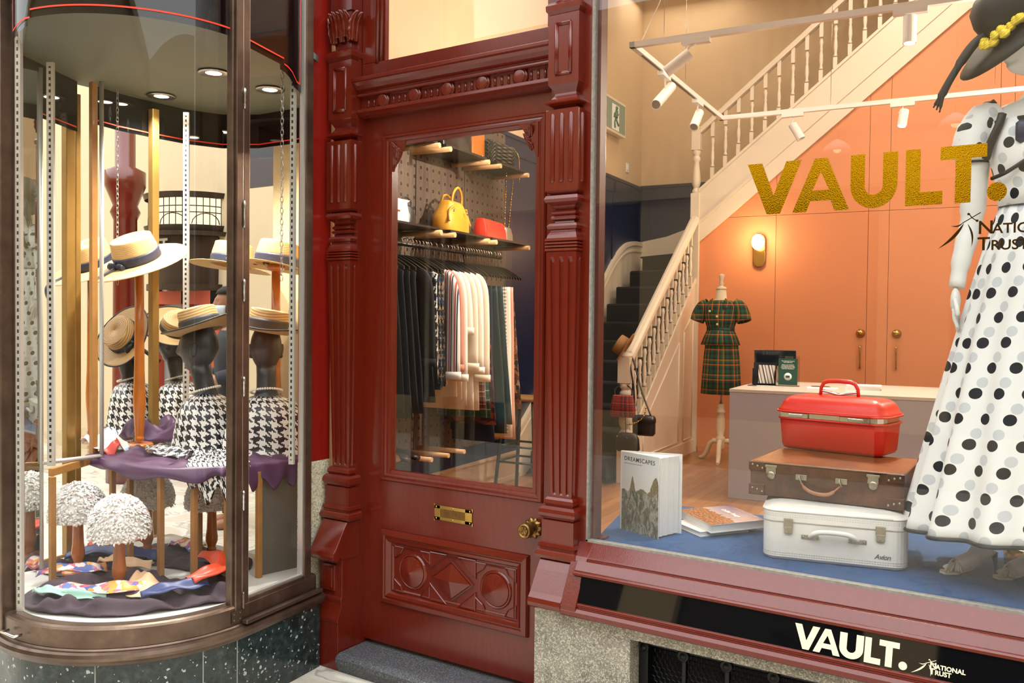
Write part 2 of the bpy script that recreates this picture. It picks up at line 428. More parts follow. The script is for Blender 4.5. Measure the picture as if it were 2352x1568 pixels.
# --- the door
YD = 3.264
t = thing('door_1', 'dark red half-glazed shop door with brass letter slot and carved lower panel', 'door', (-2.5, YD, 0)); t['kind'] = 'structure'
gx0, gx1, gz0, gz1 = -2.893, -2.062, .845, 2.462
mb = MB(); mb.box((-3.064, YD, -.005), (gx0, YD+.045, 2.6)); mb.box((gx1, YD, -.005), (-1.945, YD+.045, 2.6)); mb.box((gx0, YD, gz1), (gx1, YD+.045, 2.6)); mb.box((gx0, YD, -.005), (gx1, YD+.045, gz0))
obj('door_leaf', mb, RED, t, True)
def bolection(x0, x1, z0, z1, w, y, prof, name, par):
    """mitred picture-frame moulding: prof = list of (inward offset 0..1 of w, projection)"""
    mb = MB(); rings = []
    for (o, p) in prof:
        q = o*w; rings.append([(x0+q, y-p, z0+q), (x1-q, y-p, z0+q), (x1-q, y-p, z1-q), (x0+q, y-p, z1-q)])
    mb.loft(rings, True, False); return obj(name, mb, RED, par, True)
bolection(-2.948, -2.006, .805, 2.502, .054, YD, [(0, -.01), (0, .006), (.12, .012), (.3, .012), (.34, .007), (.5, .009), (.68, .005), (.72, 0), (1, -.006), (1, -.03)], 'glazing_moulding', t)
mb = MB(); mb.box((gx0-.004, YD+.018, gz0-.004), (gx1+.004, YD+.023, gz1+.004)); obj('door_glass', mb, GLASS, t, True)
for sx, xc in ((1, gx0), (-1, gx1)):                     # carved corner brackets
    mb = MB(); P = [(0, 0), (.105, 0), (.098, -.022), (.085, -.03), (.072, -.048), (.06, -.08), (.044, -.105), (.022, -.125), (.016, -.15), (0, -.16)]
    mb.prism([(xc+sx*(p[0]-.012), YD-.004, gz1+.012+p[1]) for p in P], (0, .022, 0))
    o = obj('corner_bracket', mb, RED, t, True, bevel=.002)
    mb = MB()
    for (a, b, r, l) in ((.028, -.028, .5, .055), (.03, -.062, -.2, .05), (.056, -.03, 1.1, .045), (.016, -.095, -.1, .042), (.04, -.045, .3, .05)):
        leaf(mb, Tr(xc+sx*a, YD-.004, gz1+b-l*.5) @ Ry(sx*(.3-r)), l, .024, .008)
    obj('leaf_carving', mb, RED, o, True, solid=.003)
px0, px1, pz0, pz1 = -2.94, -2.073, .2, .565
bolection(px0, px1, pz0, pz1, .088, YD, [(0, -.01), (0, .008), (.08, .018), (.3, .022), (.36, .014), (.42, .014), (.46, .02), (.62, .016), (.72, .004), (.8, .004), (.84, .008), (.92, .004), (1, -.008)], 'panel_moulding', t)
mb = MB(); mb.box((px0+.07, YD-.0015, pz0+.07), (px1-.07, YD+.02, pz1-.07)); pf = obj('panel_field', mb, RED, t, True)
for xc in (-2.74, -2.25):
    mb = MB(); mb.lathe([(.088, -.004), (.088, .004), (.083, .01), (.078, .011), (.074, .008), (.073, .012), (.068, .014), (.002, .034)], (xc, YD+.001, .382), 36, T=Rx(pi/2), smooth=False); obj('round_boss', mb, RED, t, True)
xc, zc, aw, ah = -2.495, .382, .122, .092
mb = MB(); A = [(xc-aw, YD, zc), (xc, YD, zc-ah), (xc+aw, YD, zc), (xc, YD, zc+ah)]
def shr(k, y): return [(xc+(p[0]-xc)*k, YD-y, zc+(p[2]-zc)*k) for p in A]
mb.loft([shr(1.02, -.004), shr(1.02, .012), shr(.97, .014), shr(.94, .009), shr(.9, .009), shr(.88, .013), shr(.01, .034)], True, True); obj('diamond_boss', mb, RED, t, True)
def tri(P):
    mb = MB(); c = Vector((sum(p[0] for p in P)/3, sum(p[1] for p in P)/3)); R = []
    for k, y in ((1, -.004), (1, .008), (.86, .011), (.8, .007), (.72, .007)): R.append([(lerp(c.x, p[0], k), YD-y, lerp(c.y, p[1], k)) for p in P])
    mb.loft(R, True, True); obj('corner_boss', mb, RED, t, True)
for sx in (-1, 1):
    for sz in (-1, 1):
        tri([(xc+sx*.135, zc+sz*.118), (xc+sx*.03, zc+sz*.118), (xc+sx*.135, zc+sz*.03)])
        for cx in (-2.74, -2.25):
            b = .112; P = [(cx+sx*b, zc+sz*b), (cx+sx*(b-.062), zc+sz*b), (cx+sx*.070, zc+sz*.078), (cx+sx*b, zc+sz*(b-.062))]
            mb = MB(); c0 = Vector((sum(p[0] for p in P)/4, sum(p[1] for p in P)/4)); R = []
            for k, y in ((1, -.004), (1, .008), (.84, .011), (.76, .006)): R.append([(lerp(c0.x, p[0], k), YD-y, lerp(c0.y, p[1], k)) for p in P])
            mb.loft(R, True, True); obj('corner_boss', mb, RED, t, True)
for xd in (-2.632, -2.358):
    mb = MB(); mb.box((xd-.004, YD-.002, .268), (xd+.004, YD+.002, .497)); obj('dividing_rib', mb, RED, t, True)
# letter plate
lp = MB(); x0, x1, z0, z1 = -2.608, -2.387, .655, .725
lp.box((x0, YD-.005, z0), (x1, YD, z0+.016)); lp.box((x0, YD-.005, z1-.016), (x1, YD, z1)); lp.box((x0, YD-.005, z0), (x0+.035, YD, z1)); lp.box((x1-.04, YD-.005, z0), (x1, YD, z1))
for x in (x0, x1):
    lp.box((x-.004, YD-.004, z0-.006), (x+.004, YD, z0+.01)); lp.box((x-.004, YD-.004, z1-.01), (x+.004, YD, z1+.006))
lpo = obj('letter_plate', lp, BRASS, t, True, bevel=.0012, label='polished brass letter plate with LETTERS flap')
mb = MB(); mb.box((x0+.035, YD-.0015, z0+.016), (x1-.04, YD, z1-.016)); text_mesh(mb, 'LETTERS', .034, Tr(x0+.042, YD-.0016, z0+.0235) @ Rx(pi/2), .0005, .0012, spacing=.98); f = obj('letter_flap', mb, BRASSD, lpo, True)
for x in (x0+.012, (x0+x1)/2, x1-.012):
    for z in (z0+.008, z1-.008):
        mb = MB(); mb.lathe([(.005, 0), (.005, .002), (.001, .003)], (x, YD-.005, z), 10, T=Rx(pi/2)); obj('screw', mb, BRASS, lpo, True)
# door knob
kx, kz = -2.055, .69
mb = MB()
R = []
for r, h in ((.044, 0), (.044, .004), (.036, .008), (.03, .012)):
    R.append([(kx+(r+(.004*math.cos(10*a) if h < .009 else 0))*math.cos(a), YD-h, kz+(r+(.004*math.cos(10*a) if h < .009 else 0))*math.sin(a)) for a in [2*pi*k/60 for k in range(60)]])
mb.loft(R, True, True, smooth=True); kr = obj('knob_rose', mb, BRASSD, t, True)
mb = MB(); mb.lathe([(.016, 0), (.016, .03), (.026, .034), (.032, .042), (.034, .056), (.033, .072), (.029, .078), (.024, .078), (.023, .074), (.014, .073), (.006, .077), (.001, .078)], (kx, YD-.004, kz), 28, T=Rx(pi/2))
for k in range(6):
    a = k*pi/3; mb.sphere((kx+.014*math.cos(a), YD-.079, kz+.014*math.sin(a)), (.006, .003, .006), 8, 6)
obj('knob', mb, BRASSD, kr, True)
mb = MB(); mb.box((-1.985, YD-.004, .655), (-1.965, YD+.001, .72)); obj('latch_keep', mb, BRASS, t, True)
# threshold step
def step_mat():
    n = N('dark bluestone'); co = n.coord()
    c = n.ramp(n.noise(co, 160, 3, .6), [(.35, '2e3033'), (.6, '5a5c60'), (.78, '9a9b9d')])
    return n.done(n.bsdf(c, .6))
mb = MB(); mb.prism([(-3.06, y, z) for y, z in ((3.34, -.028), (3.1, -.03), (3.078, -.036), (3.066, -.05), (3.066, -.072), (3.076, -.085), (3.086, -.12), (3.34, -.12))], (1.12, 0, 0)); struct(obj('trim_2', mb, step_mat()), 'worn dark bluestone threshold step below the door')
# --- big window: sill, sign band, granite stall riser
mb = MB(); prof = [(3.34, .6), (3.25, .684), (3.236, .688), (3.212, .69), (3.152, .638), (3.146, .632), (3.149, .627), (3.137, .622), (3.112, .588), (3.104, .588), (3.097, .582), (3.096, .574), (3.104, .569)]
mb.prism([(-1.76, y, z) for y, z in prof+[(3.34, .569)]], (2.6, 0, 0))
prof = [(3.074, .472), (3.064, .469), (3.061, .46), (3.066, .454), (3.058, .45), (3.05, .438), (3.049, .424), (3.055, .416), (3.34, .41), (3.34, .472)]
mb.prism([(-1.79, y, z) for y, z in prof], (2.63, 0, 0))
mb.prism([(-1.79, y, z) for y, z in ((3.34, .69), (3.212, .69), (3.15, .637), (3.137, .622), (3.052, .455), (3.05, .43), (3.34, .41))], (.07, 0, 0))
struct(obj('trim_3', mb, RED, bevel=.0015), 'dark red moulded sill and frame under the big window')
S0, S1 = Vector((0, 3.1035, .571)), Vector((0, 3.0715, .469)); sd = (S1-S0).normalized()
t = thing('shop_sign', 'black glass sign band with cream VAULT. lettering under the big window', 'sign', (-.4, 3.09, .47))
mb = MB(); mb.prism([(-1.722, *S0[1:]), (-1.722, *S1[1:]), (-1.722, S1.y+.02, S1.z), (-1.722, S0.y+.02, S0.z)], (2.5, 0, 0)); obj('sign_glass', mb, BLACKGL, t, True)
def LET(ch):
    """bold geometric capitals, unit height, as lists of polygons (x,y)"""
    w = .27
    if ch == 'V': return [[(0, 1), (.29, 1), (.525, .36), (.76, 1), (1.05, 1), (.655, 0), (.395, 0)]], 1.05
    if ch == 'A': return [[(0, 0), (.265, 0), (.335, .2), (.37, .4), (.525, .74), (.525, 1), (.41, 1)], [(.525, 1), (.525, .74), (.68, .4), (.715, .2), (.785, 0), (1.05, 0), (.64, 1)], [(.335, .2), (.715, .2), (.68, .4), (.37, .4)]], 1.05
    if ch == 'U':
        o = []; r0, r1 = .43, .165; c = (.43, .43)
        A = [c[0]+0 for _ in ()]
        out = [(c[0]+r0*math.cos(a), c[1]+r0*math.sin(a)) for a in [pi+pi*k/14 for k in range(15)]]; inn = [(c[0]+r1*math.cos(a), c[1]-.02+r1*math.sin(a)) for a in [2*pi-pi*k/14 for k in range(15)]]
        return [[(0, 1)]+out+[(.86, 1), (.595, 1)]+inn+[(.265, 1)]], .86
    if ch == 'L': return [[(0, 1), (0, 0), (.66, 0), (.66, .235), (.265, .235), (.265, 1)]], .66
    if ch == 'T': return [[(0, 1), (.8, 1), (.8, .77), (.535, .77), (.535, 0), (.265, 0), (.265, .77), (0, .77)]], .8
    if ch == '.': return [[(.16+.16*math.cos(a), .16+.16*math.sin(a)) for a in [2*pi*k/24 for k in range(24)]]], .32
def word(mb, spec, P, depth):
    """spec: (char, x0, x1) placed by P(x, h) -> point ; depth vector"""
    for ch, x0, x1 in spec:
        polys, w = LET(ch)
        for pl in polys: mb.prism([P(lerp(x0, x1, p[0]/w), p[1]) for p in pl], depth)
def PS(x, h): return (S1+(S0-S1)*lerp(.085, .845, h)+Vector((x, 0, 0))+Vector((0, -.0006, .0002)))
mb = MB(); word(mb, [('V', -.864, -.779), ('A', -.797, -.708), ('U', -.712, -.635), ('L', -.631, -.580), ('T', -.586, -.524), ('.', -.524, -.498)], PS, (0, -.0012, .0004)); obj('lettering', mb, CREAM, t, True, norm=True)
def gumleaf(mb, P, k, depth):
    """sprig of gum leaves with two nuts; P maps unit coords to the surface"""
    for a, b, w in (((.62, .72), (0, .0), .085), ((.60, .74), (.30, .66), .045), ((.70, .70), (.80, .02), .05)):
        a, b = Vector(a), Vector(b); d = b-a; nrm = Vector((-d.y, d.x)).normalized(); L = []; Rr = []
        for i in range(11):
            s = i/10; c = a.lerp(b, s)+nrm*(.06*math.sin(pi*s)); ww = w*math.sin(pi*min(1, s*1.02))**.8*(1-.4*s)
            L.append(P(*(c+nrm*ww*.7))); Rr.append(P(*(c-nrm*ww*.5)))
        mb.prism(L+Rr[::-1], depth)
    for a, b in (((.58, .72), (1., 1.)), ((.8, .86), (.74, .96)), ((.8, .86), (.9, .78))):
        a, b = Vector(a), Vector(b); d = (b-a).normalized(); q = Vector((-d.y, d.x))*.013
        mb.prism([P(*(a+q)), P(*(b+q)), P(*(b-q)), P(*(a-q))], depth)
    for c in ((.72, .97), (.92, .77)):
        mb.prism([P(c[0]+.035*math.cos(x), c[1]+.035*math.sin(x)) for x in [2*pi*k/12 for k in range(12)]], depth)
mb = MB(); gumleaf(mb, lambda x, y: PS(-.486+.072*x, lerp(-.02, .62, y)), 1, (0, -.001, .0003)); obj('leaf_emblem', mb, CREAM, t, True)
ex, ey = Vector((1, 0, 0)), (S0-S1).normalized(); ez = ex.cross(ey)
def BAS(o): return Matrix((( ex.x, ey.x, ez.x, o.x), (ex.y, ey.y, ez.y, o.y), (ex.z, ey.z, ez.z, o.z), (0, 0, 0, 1)))
mb = MB()
for s, w, x, h in (('N', .026, -.432, .3), ('ATIONAL', .02, -.4145, .3), ('T', .026, -.432, .08), ('RUST', .02, -.416, .08)): text_mesh(mb, s, w, BAS(PS(x, h)), .0006, .0006, spacing=1.0)
obj('lettering', mb, CREAM, t, True)
mb = MB(); mb.box((-1.94, 3.1, -.12), (-1.5, 3.34, .416)); mb.box((-1.5, 3.1, .362), (.9, 3.34, .416)); mb.box((-1.5, 3.1, -.12), (.9, 3.34, -.02))
struct(obj('wall_granite', mb, GRANITE), 'grey granite stall riser below the big window')
t = thing('vent_grille', 'black iron ventilation grille with honeycomb mesh set in the granite', 'vent', (-.6, 3.2, -.02))
IRON = simple('black iron', '0c0d10', .4, .3)
mb = MB(); mb.box((-1.5, 3.28, -.02), (.9, 3.3, .37)); obj('backing', mb, simple('void black', '040405', .8), t, True)
mb = MB(); mb.box((-1.5, 3.19, .32), (.9, 3.23, .365)); mb.box((-1.5, 3.19, -.02), (.9, 3.23, .03)); mb.box((-1.5, 3.18, -.02), (-1.46, 3.23, .365)); 
bx = [-1.482, -1.314, -1.141, -.963, -.785, -.607, -.43, -.25, -.07, .1, .28]
for x in bx[1:]: mb.box((x-.008, 3.192, .02), (x+.008, 3.22, .33))
obj('grille_frame', mb, IRON, t, True, bevel=.002)
for x in bx:
    for z in (.312, .06):
        mb = MB(); mb.lathe([(.024, 0), (.024, .012), (.018, .016), (.016, .013), (.011, .013), (.01, .018), (.001, .02)], (x, 3.192, z), 16, T=Rx(pi/2)); obj('bolt', mb, IRON, t, True)
mb = MB(); r = .0125; dx = r*math.sqrt(3); rows = int(.3/(1.5*r))
for j in range(rows):
    for i in range(int(1.75/dx)):
        cx = -1.455+i*dx+(dx/2 if j % 2 else 0); cz = .035+j*1.5*r
        o = [mb.V((cx+r*math.cos(pi/6+k*pi/3), 3.215, cz+r*math.sin(pi/6+k*pi/3))) for k in range(6)]; q = [mb.V((cx+r*.8*math.cos(pi/6+k*pi/3), 3.213, cz+r*.8*math.sin(pi/6+k*pi/3))) for k in range(6)]
        for k in range(6): mb.face([o[k], o[(k+1) % 6], q[(k+1) % 6], q[k]])
obj('honeycomb_mesh', mb, IRON, t, True, norm=False)
# --- big window glass, frame
t = thing('window_1', 'big plate glass shop window with gold VAULT. lettering', 'window', (-.5, 3.23, .69)); t['kind'] = 'structure'
mb = MB(); mb.box((-1.765, 3.222, .686), (.85, 3.23, 3.7)); obj('pane', mb, GLASS, t, True)
mb = MB(); mb.box((-1.766, 3.206, .686), (-1.752, 3.24, 3.7)); mb.box((-1.766, 3.206, .684), (.85, 3.24, .694)); obj('putty_line', mb, simple('grey putty', '8b8780', .8, 0, .5, 60), t, True)
mb = MB(); mb.box((-1.752, 3.24, .69), (-1.735, 3.29, 3.7)); obj('inner_bead', mb, simple('dark red bead', '57231c', .4), t, True)
mb = MB(); mb.box((.8, 3.16, .42), (.95, 3.34, 3.7)); obj('end_post', mb, RED, t, True)
def gold():
    n = N('gold leaf'); co = n.coord()
    b = n.bump(n.noise(co, 260, 2), .25, .002)
    return n.done(n.bsdf(n.mix(n.noise(co, 6, 3), lin('f0b81a'), lin('ffdc30')), .07, 1., Normal=b))
GOLD = gold()
OPP = simple('opposite wall paint', 'a8946e', .7, 0, .08, 2)
ARC = simple('arcade cream', 'd2bf9c', .7, 0, .08, 2)
YG = 3.219
PGd = lambda x, h: Vector((x, YG, lerp(2.0, 2.188, h)))
mb = MB(); word(mb, [('V', -1.103, -.906), ('A', -.936, -.739), ('U', -.736, -.583), ('L', -.558, -.444), ('T', -.452, -.315), ('.', -.314, -.257)], PGd, (0, .0006, 0)); obj('gold_lettering', mb, GOLD, t, True)
DKG = simple('dark gold', '4a3208', .3, .8)
mb = MB(); gumleaf(mb, lambda x, y: Vector((-.455+.125*x, YG, lerp(1.852, 1.966, y))), 1, (0, .0006, 0)); obj('leaf_emblem', mb, DKG, t, True)
mb = MB()
for s, w, x, z in (('N', .06, -.338, 1.897), ('ATIONAL', .045, -.296, 1.897), ('T', .06, -.338, 1.844), ('RUST', .045, -.3, 1.844)): text_mesh(mb, s, w, Tr(x, YG, z) @ Rx(pi/2), .0008, .0005)
obj('small_lettering', mb, DKG, t, True)
# arcade floor and neighbours -------------------------------------------------
def mosaic():
    n = N('pale mosaic floor'); co = n.coord(); s = n.sep(co)
    base = n.ramp(n.noise(co, 1.3, 3, .5, 0, 2.5), [(.40, 'd9d4c6'), (.46, 'd9d4c6'), (.49, 'a39f95'), (.51, 'e2ddcf'), (.6, 'c9bfae')])
    cx = n.math('ABSOLUTE', n.math('SUBTRACT', n.math('FRACT', n.math('MULTIPLY', s[0], 60.)), .5)); cy = n.math('ABSOLUTE', n.math('SUBTRACT', n.math('FRACT', n.math('MULTIPLY', s[1], 60.)), .5))
    g = n.math('GREATER_THAN', n.math('MAXIMUM', cx, cy), .45)
    return n.done(n.bsdf(n.mix(n.math('MULTIPLY', g, .35), base, lin('8f8778')), .35))
mb = MB(); mb.box((-16, -7, -.2), (6, 3.34, -.12)); mb.box((-16, 3.34, -.2), (-5.2, 9, -.12)); struct(obj('floor', mb, mosaic()), 'pale mosaic arcade floor')
# ================================================================== window display
WHITE = simple('mannequin white', 'e9e6e2', .35)
def carpet_mat(name, col, sc=250): return simple(name, col, .9, 0, .25, 8, .5, sc)
mb = MB(); mb.prism([(-1.745, 3.242, .625), (.85, 3.242, .625), (.85, 4.28, .625), (-.55, 4.235, .625), (-1.985, 4.115, .625)], (0, 0, .055))
o = obj('display_platform', mb, carpet_mat('blue felt', '1b4a7e')); tag(o, 'blue felt covered display platform along the inside of the big window', 'display platform')
def rr(w, d, r, z, n=6, ins=0., cx=0., cy=0.):
    """rounded rectangle ring, front edge centred on y=0..d"""
    w2, r = w/2-ins, max(r-ins, .001); y0, y1 = ins, d-ins; P = []
    for (x, y, a0) in ((w2-r, y0+r, -pi/2), (w2-r, y1-r, 0), (-w2+r, y1-r, pi/2), (-w2+r, y0+r, pi)):
        for k in range(n+1):
            a = a0+pi/2*k/n; P.append((cx+x+r*math.cos(a), cy+y+r*math.sin(a), z))
    return P
def leather(name, col, col2, rough=.4, sc=5): 
    n = N(name); co = n.coord(); c = n.mix(n.ramp(n.noise(co, sc, 5, .65), [(.35, '000000'), (.7, 'ffffff')]), lin(col), lin(col2))
    return n.done(n.bsdf(c, rough, Normal=n.bump(n.voro(co, 320, 'Distance'), .12, .001)))
# --- white train case
cang = math.atan2(.112, .507); WC = Vector((-.8285, 3.463, .68))
WL = leather('white leather', 'e6e0d8', 'f2eee8', .38); STITCH = simple('stitching', 'a0937f', .8)
t = thing('white_suitcase', 'white leather suitcase lying at the bottom of the stack in the window', 'suitcase', WC, cang)
W, D, r = .525, .40, .055
mb = MB(); mb.loft([rr(W, D, r, z, 6, i) for z, i in ((0, .02), (.004, .008), (.014, 0), (.148, 0), (.150, .002))], True, True, smooth=False); obj('body', mb, WL, t, bevel=.001)
mb = MB(); mb.loft([rr(W, D, r, z, 6, i) for z, i in ((.151, .002), (.153, -.001), (.19, -.001), (.196, .002), (.199, .01), (.205, .025), (.212, .06), (.214, .1))], True, True, smooth=False); obj('lid', mb, WL, t)
def piping(W, D, r, z, ins, rad, m, name, par):
    P = rr(W, D, r, z, 6, ins); mb = MB(); mb.tube(P+[P[0]], rad, 6); return obj(name, mb, m, par)
piping(W, D, r, .193, -.001, .004, WL, 'piping', t); piping(W, D, r, .1505, -.001, .0016, simple('seam grey', 'b5aea4', .6), 'seam', t)
def stitches(W, D, r, z, name, par, zz=0):
    mb = MB(); P = rr(W, D, r, z, 10, -.0008)
    P = [Vector(p) for p in P]; L = 0
    for a, b in zip(P, P[1:]+P[:1]):
        l = (b-a).length; k = max(1, int(l/.009))
        for i in range(k):
            p, q = a.lerp(b, (i+.15)/k), a.lerp(b, (i+.75)/k); mb.tube([p, q], .0007, 4, False)
    return obj(name, mb, STITCH, par)
for z in (.179, .172, .03, .022): stitches(W, D, r, z, 'stitching', t)
OLDM = simple('tarnished nickel', 'a89f8c', .35, .9, .3, 60)
for x in (-.165, .165):
    mb = MB(); mb.box((x-.017, -.008, .13), (x+.017, .002, .164)); mb.box((x-.015, -.01, .108), (x+.015, .001, .134)); mb.lathe([(.003, 0), (.003, .004), (.001, .005)], (x, -.01, .117), 8, T=Rx(pi/2)); obj('latch', mb, OLDM, t, bevel=.003)
mb = MB(); mb.tube(spline([(-.085, -.012, .104), (-.075, -.026, .116), (-.05, -.032, .128), (0, -.033, .131), (.05, -.032, .128), (.075, -.026, .116), (.085, -.012, .104)], 5), [.008]*6+[.0095]*19+[.008]*6, 10); obj('handle', mb, WL, t)
for x in (-.085, .085):
    mb = MB(); mb.box((x-.032, -.004, .092), (x+.032, .002, .108)); mb.tube([(x, -.003, .1), (x, -.018, .1)], .005, 8)
    for q in (-.024, .024): mb.lathe([(.004, 0), (.003, .003), (.001, .004)], (x+q, -.004, .1), 8, T=Rx(pi/2))
    obj('handle_mount', mb, OLDM, t, bevel=.002)
mb = MB(); text_mesh(mb, 'Avion', .026, Tr(.145, -.0012, .042) @ Rx(pi/2) @ Matrix(((1, .3, 0, 0), (0, 1, 0, 0), (0, 0, 1, 0), (0, 0, 0, 1))), .0003, .0006, spacing=.9); obj('script_badge', mb, OLDM, t)
# --- brown leather suitcase
BR = leather('worn brown leather', '3a2015', '6b4530', .32, 9); BRT = leather('tan scuffed lid', '8a4f20', '4d2a16', .35, 6)
t = thing('brown_suitcase', 'worn brown leather suitcase with studded corners in the middle of the stack', 'suitcase', (-.896, 3.567, .897), 0.03)
W, D, H = .585, .45, .137
mb = MB(); mb.loft([rr(W, D, .012, z, 3, i) for z, i in ((0, .006), (.005, 0), (.092, 0))], True, True); obj('body', mb, BR, t)
mb = MB(); mb.loft([rr(W, D, .013, z, 3, i) for z, i in ((.0925, -.002), (.13, -.002), (.135, .002))], True, True); mb.mat(1); mb.loft([rr(W, D, .013, z, 3, i) for z, i in ((.1351, .002), (.139, .008), (.141, .04))], True, True); obj('lid', mb, [BR, BRT], t)
piping(W, D, .013, .134, -.001, .003, BR, 'piping', t)
for sx in (-1, 1):
    for z0, z1 in ((0, .045), (.1, .137)):
        mb = MB(); xa, xb = sorted((sx*(W/2+.003), sx*(W/2-.062))); mb.box((xa, -.004, z0), (xb, .02, z1)); mb.box((min(sx*(W/2+.004), sx*(W/2-.004)), -.004, z0), (max(sx*(W/2+.004), sx*(W/2-.004)), .06, z1)); c = obj('corner_patch', mb, BR, t, bevel=.003)
        for q in (.012, .032, .052):
            s = MB(); s.lathe([(.0055, 0), (.004, .003), (.001, .0035)], (sx*(W/2-q), -.004, (z0+z1)/2+.008*math.sin(q*200)), 8, T=Rx(pi/2)); obj('stud', s, OLDM, c)
for x in (-.205, .185):
    mb = MB(); mb.box((x-.02, -.007, .092), (x+.02, 0, .126)); mb.box((x-.024, -.009, .118), (x+.024, 0, .128)); mb.lathe([(.017, 0), (.017, .004), (.012, .007), (.006, .008), (.001, .008)], (x, -.003, .086), 14, T=Rx(pi/2)); mb.lathe([(.004, 0), (.003, .003)], (x, -.011, .084), 8, T=Rx(pi/2)); obj('lock', mb, OLDM, t, bevel=.002)
for x in (-.085, .068):
    mb = MB(); mb.box((x-.022, -.005, .078), (x+.022, 0, .1)); mb.tube([(x-.006, -.006, .1), (x-.006, -.014, .09), (x+.004, -.014, .07)], .003, 6); obj('handle_mount', mb, OLDM, t, bevel=.002)
mb = MB(); mb.tube(spline([(-.083, -.014, .07), (-.06, -.03, .05), (-.02, -.037, .037), (.03, -.036, .04), (.066, -.014, .07)], 6), [.004]*4+[.0075]*17+[.004]*4, 8); obj('handle', mb, leather('tan handle', '8b5a3c', 'b07c58', .4), t)
stitches(W, D, .013, .118, 'stitching', t)
# --- red vanity case
RD = leather('red vanity leather', 'd8281c', 'e23a28', .34, 3)
t = thing('red_vanity_case', 'bright red vanity case with top handle on top of the suitcase stack', 'vanity case', (-.976, 3.945, 1.038), -.14)
W, D = .465, .245
mb = MB(); mb.loft([rr(W, D, .05, z, 6, i) for z, i in ((0, .03), (.006, .014), (.02, .006), (.12, -.003), (.138, -.005), (.141, -.004))], True, True, smooth=True); obj('body', mb, RD, t)
mb = MB(); mb.loft([rr(W, D, .05, z, 6, i) for z, i in ((.141, -.001), (.166, -.001))], True, True); obj('metal_band', mb, CHROME, t)
mb = MB(); mb.loft([rr(W, D, .055, z, 6, i) for z, i in ((.166, -.007), (.17, -.014), (.178, -.014), (.184, -.006), (.205, .004), (.222, .016), (.234, .034), (.241, .065), (.244, .1))], True, True, smooth=True); obj('lid', mb, RD, t)
piping(W, D, .05, .139, -.008, .0055, RD, 'lower_rim', t); piping(W, D, .05, .17, -.0155, .0045, RD, 'upper_rim', t)
for x in (-.15, .115):
    mb = MB(); mb.box((x-.062, -.012, .143), (x+.062, .004, .166)); mb.box((x-.025, -.0145, .147), (x+.04, -.01, .161)); obj('latch', mb, CHROME, t, bevel=.002)
mb = MB(); mb.tube([(-.085, .12, .243), (-.082, .12, .275), (-.07, .12, .298), (-.05, .12, .306), (0, .12, .309), (.05, .12, .306), (.07, .12, .298), (.082, .12, .275), (.085, .12, .243)], [.008, .008, .009, .01, .01, .01, .009, .008, .008], 8); obj('handle', mb, RD, t)
mb = MB(); mb.tube(spline([(-.08, .12, .262), (-.05, .12, .258), (0, .12, .248), (.05, .12, .258), (.08, .12, .262)], 4), .007, 6); obj('handle_plate', mb, CHROME, t)
# --- standing book
def landscape(name, sky='dfe3e6', lo=0.):
    n = N(name); uv = n.coord('UV'); s = n.sep(uv)
    def hump(c, w, k): q = n.math('DIVIDE', n.math('SUBTRACT', s[0], c), w); return n.math('MULTIPLY', n.math('POWER', 2.718, n.math('MULTIPLY', n.math('MULTIPLY', q, q), -1.)), k)
    h = n.math('ADD', .44, n.math('MULTIPLY', n.noise(n.scale(uv, (1, .6, 1)), 22, 5, .7), .12))
    for c0, w0, k0 in ((.3, .06, .2), (.92, .13, .24), (.55, .12, .07)): h = n.math('ADD', h, hump(c0, w0, k0))
    grass = n.ramp(n.noise(n.scale(uv, (2, 1.2, 1)), 5, 7, .72, 0, 1.2), [(.28, '1d261d'), (.42, '435236'), (.5, '6e6a54'), (.6, 'b9b2a6'), (.68, '6d4a48'), (.78, '39422c')])
    trees = n.ramp(n.noise(uv, 24, 5, .7), [(.35, '3f4c30'), (.48, '6f6f45'), (.58, '9a6a48'), (.68, '7b8a58')])
    skyc = n.mix(n.math('MULTIPLY', s[1], .9), lin('e9ddd0'), lin(sky))
    c = n.mix(n.math('GREATER_THAN', s[1], h), trees, skyc)
    g = n.math('LESS_THAN', s[1], n.math('ADD', .42, n.math('MULTIPLY', n.noise(uv, 5, 3), .2)))
    return n.done(n.bsdf(n.mix(g, c, grass), .3))
PAPER = simple('book paper', 'f3f1ec', .8); PAGE = pat_stripe('page edges', [(0, 'f4f2ee'), (.8, 'c9cdc9'), (.9, 'f4f2ee')], .0065, axis=0)
A, B, C2 = Vector((-1.76, 3.523, .68)), Vector((-1.54, 3.444, .68)), Vector((-1.50, 3.592, .68)); H = .347
t = thing('standing_book', 'thick white DREAMSCAPES book standing open on the blue platform', 'book', A)
def board(a, b, th, h, name, m, side):
    mb = MB(); d = (b-a).normalized(); q = Vector((-d.y, d.x, 0))*th*side
    mb.prism([a, b, b+q, a+q], (0, 0, h)); return obj(name, mb, m, t, True)
board(A, B, .003, H, 'front_cover', PAPER, -1); board(A+Vector((0, .012, 0)), C2, .003, H, 'back_cover', PAPER, 1)
mb = MB(); d = (B-A); nn = Vector((d.y, -d.x, 0)).normalized()
P0 = A+d*.04+nn*.0035; P1 = A+d*.995+nn*.0035
mb.face([mb.V(p) for p in (P0, P1, P1+Vector((0, 0, H)), P0+Vector((0, 0, H)))], [(0, 0), (1, 0), (1, 1), (0, 1)]); obj('cover_picture', mb, landscape('autumn garden print'), t, True, norm=False)
mb = MB(); mb.prism([A+Vector((-.004, .004, 0)), A+Vector((.004, .002, 0)), A+Vector((.008, .016, 0)), A+Vector((0, .018, 0))], (0, 0, H)); obj('spine', mb, PAPER, t, True)
mb = MB(); K = 12; E = [B.lerp(C2, k/K) for k in range(1, K)]; cen = A+Vector((.01, .006, 0))
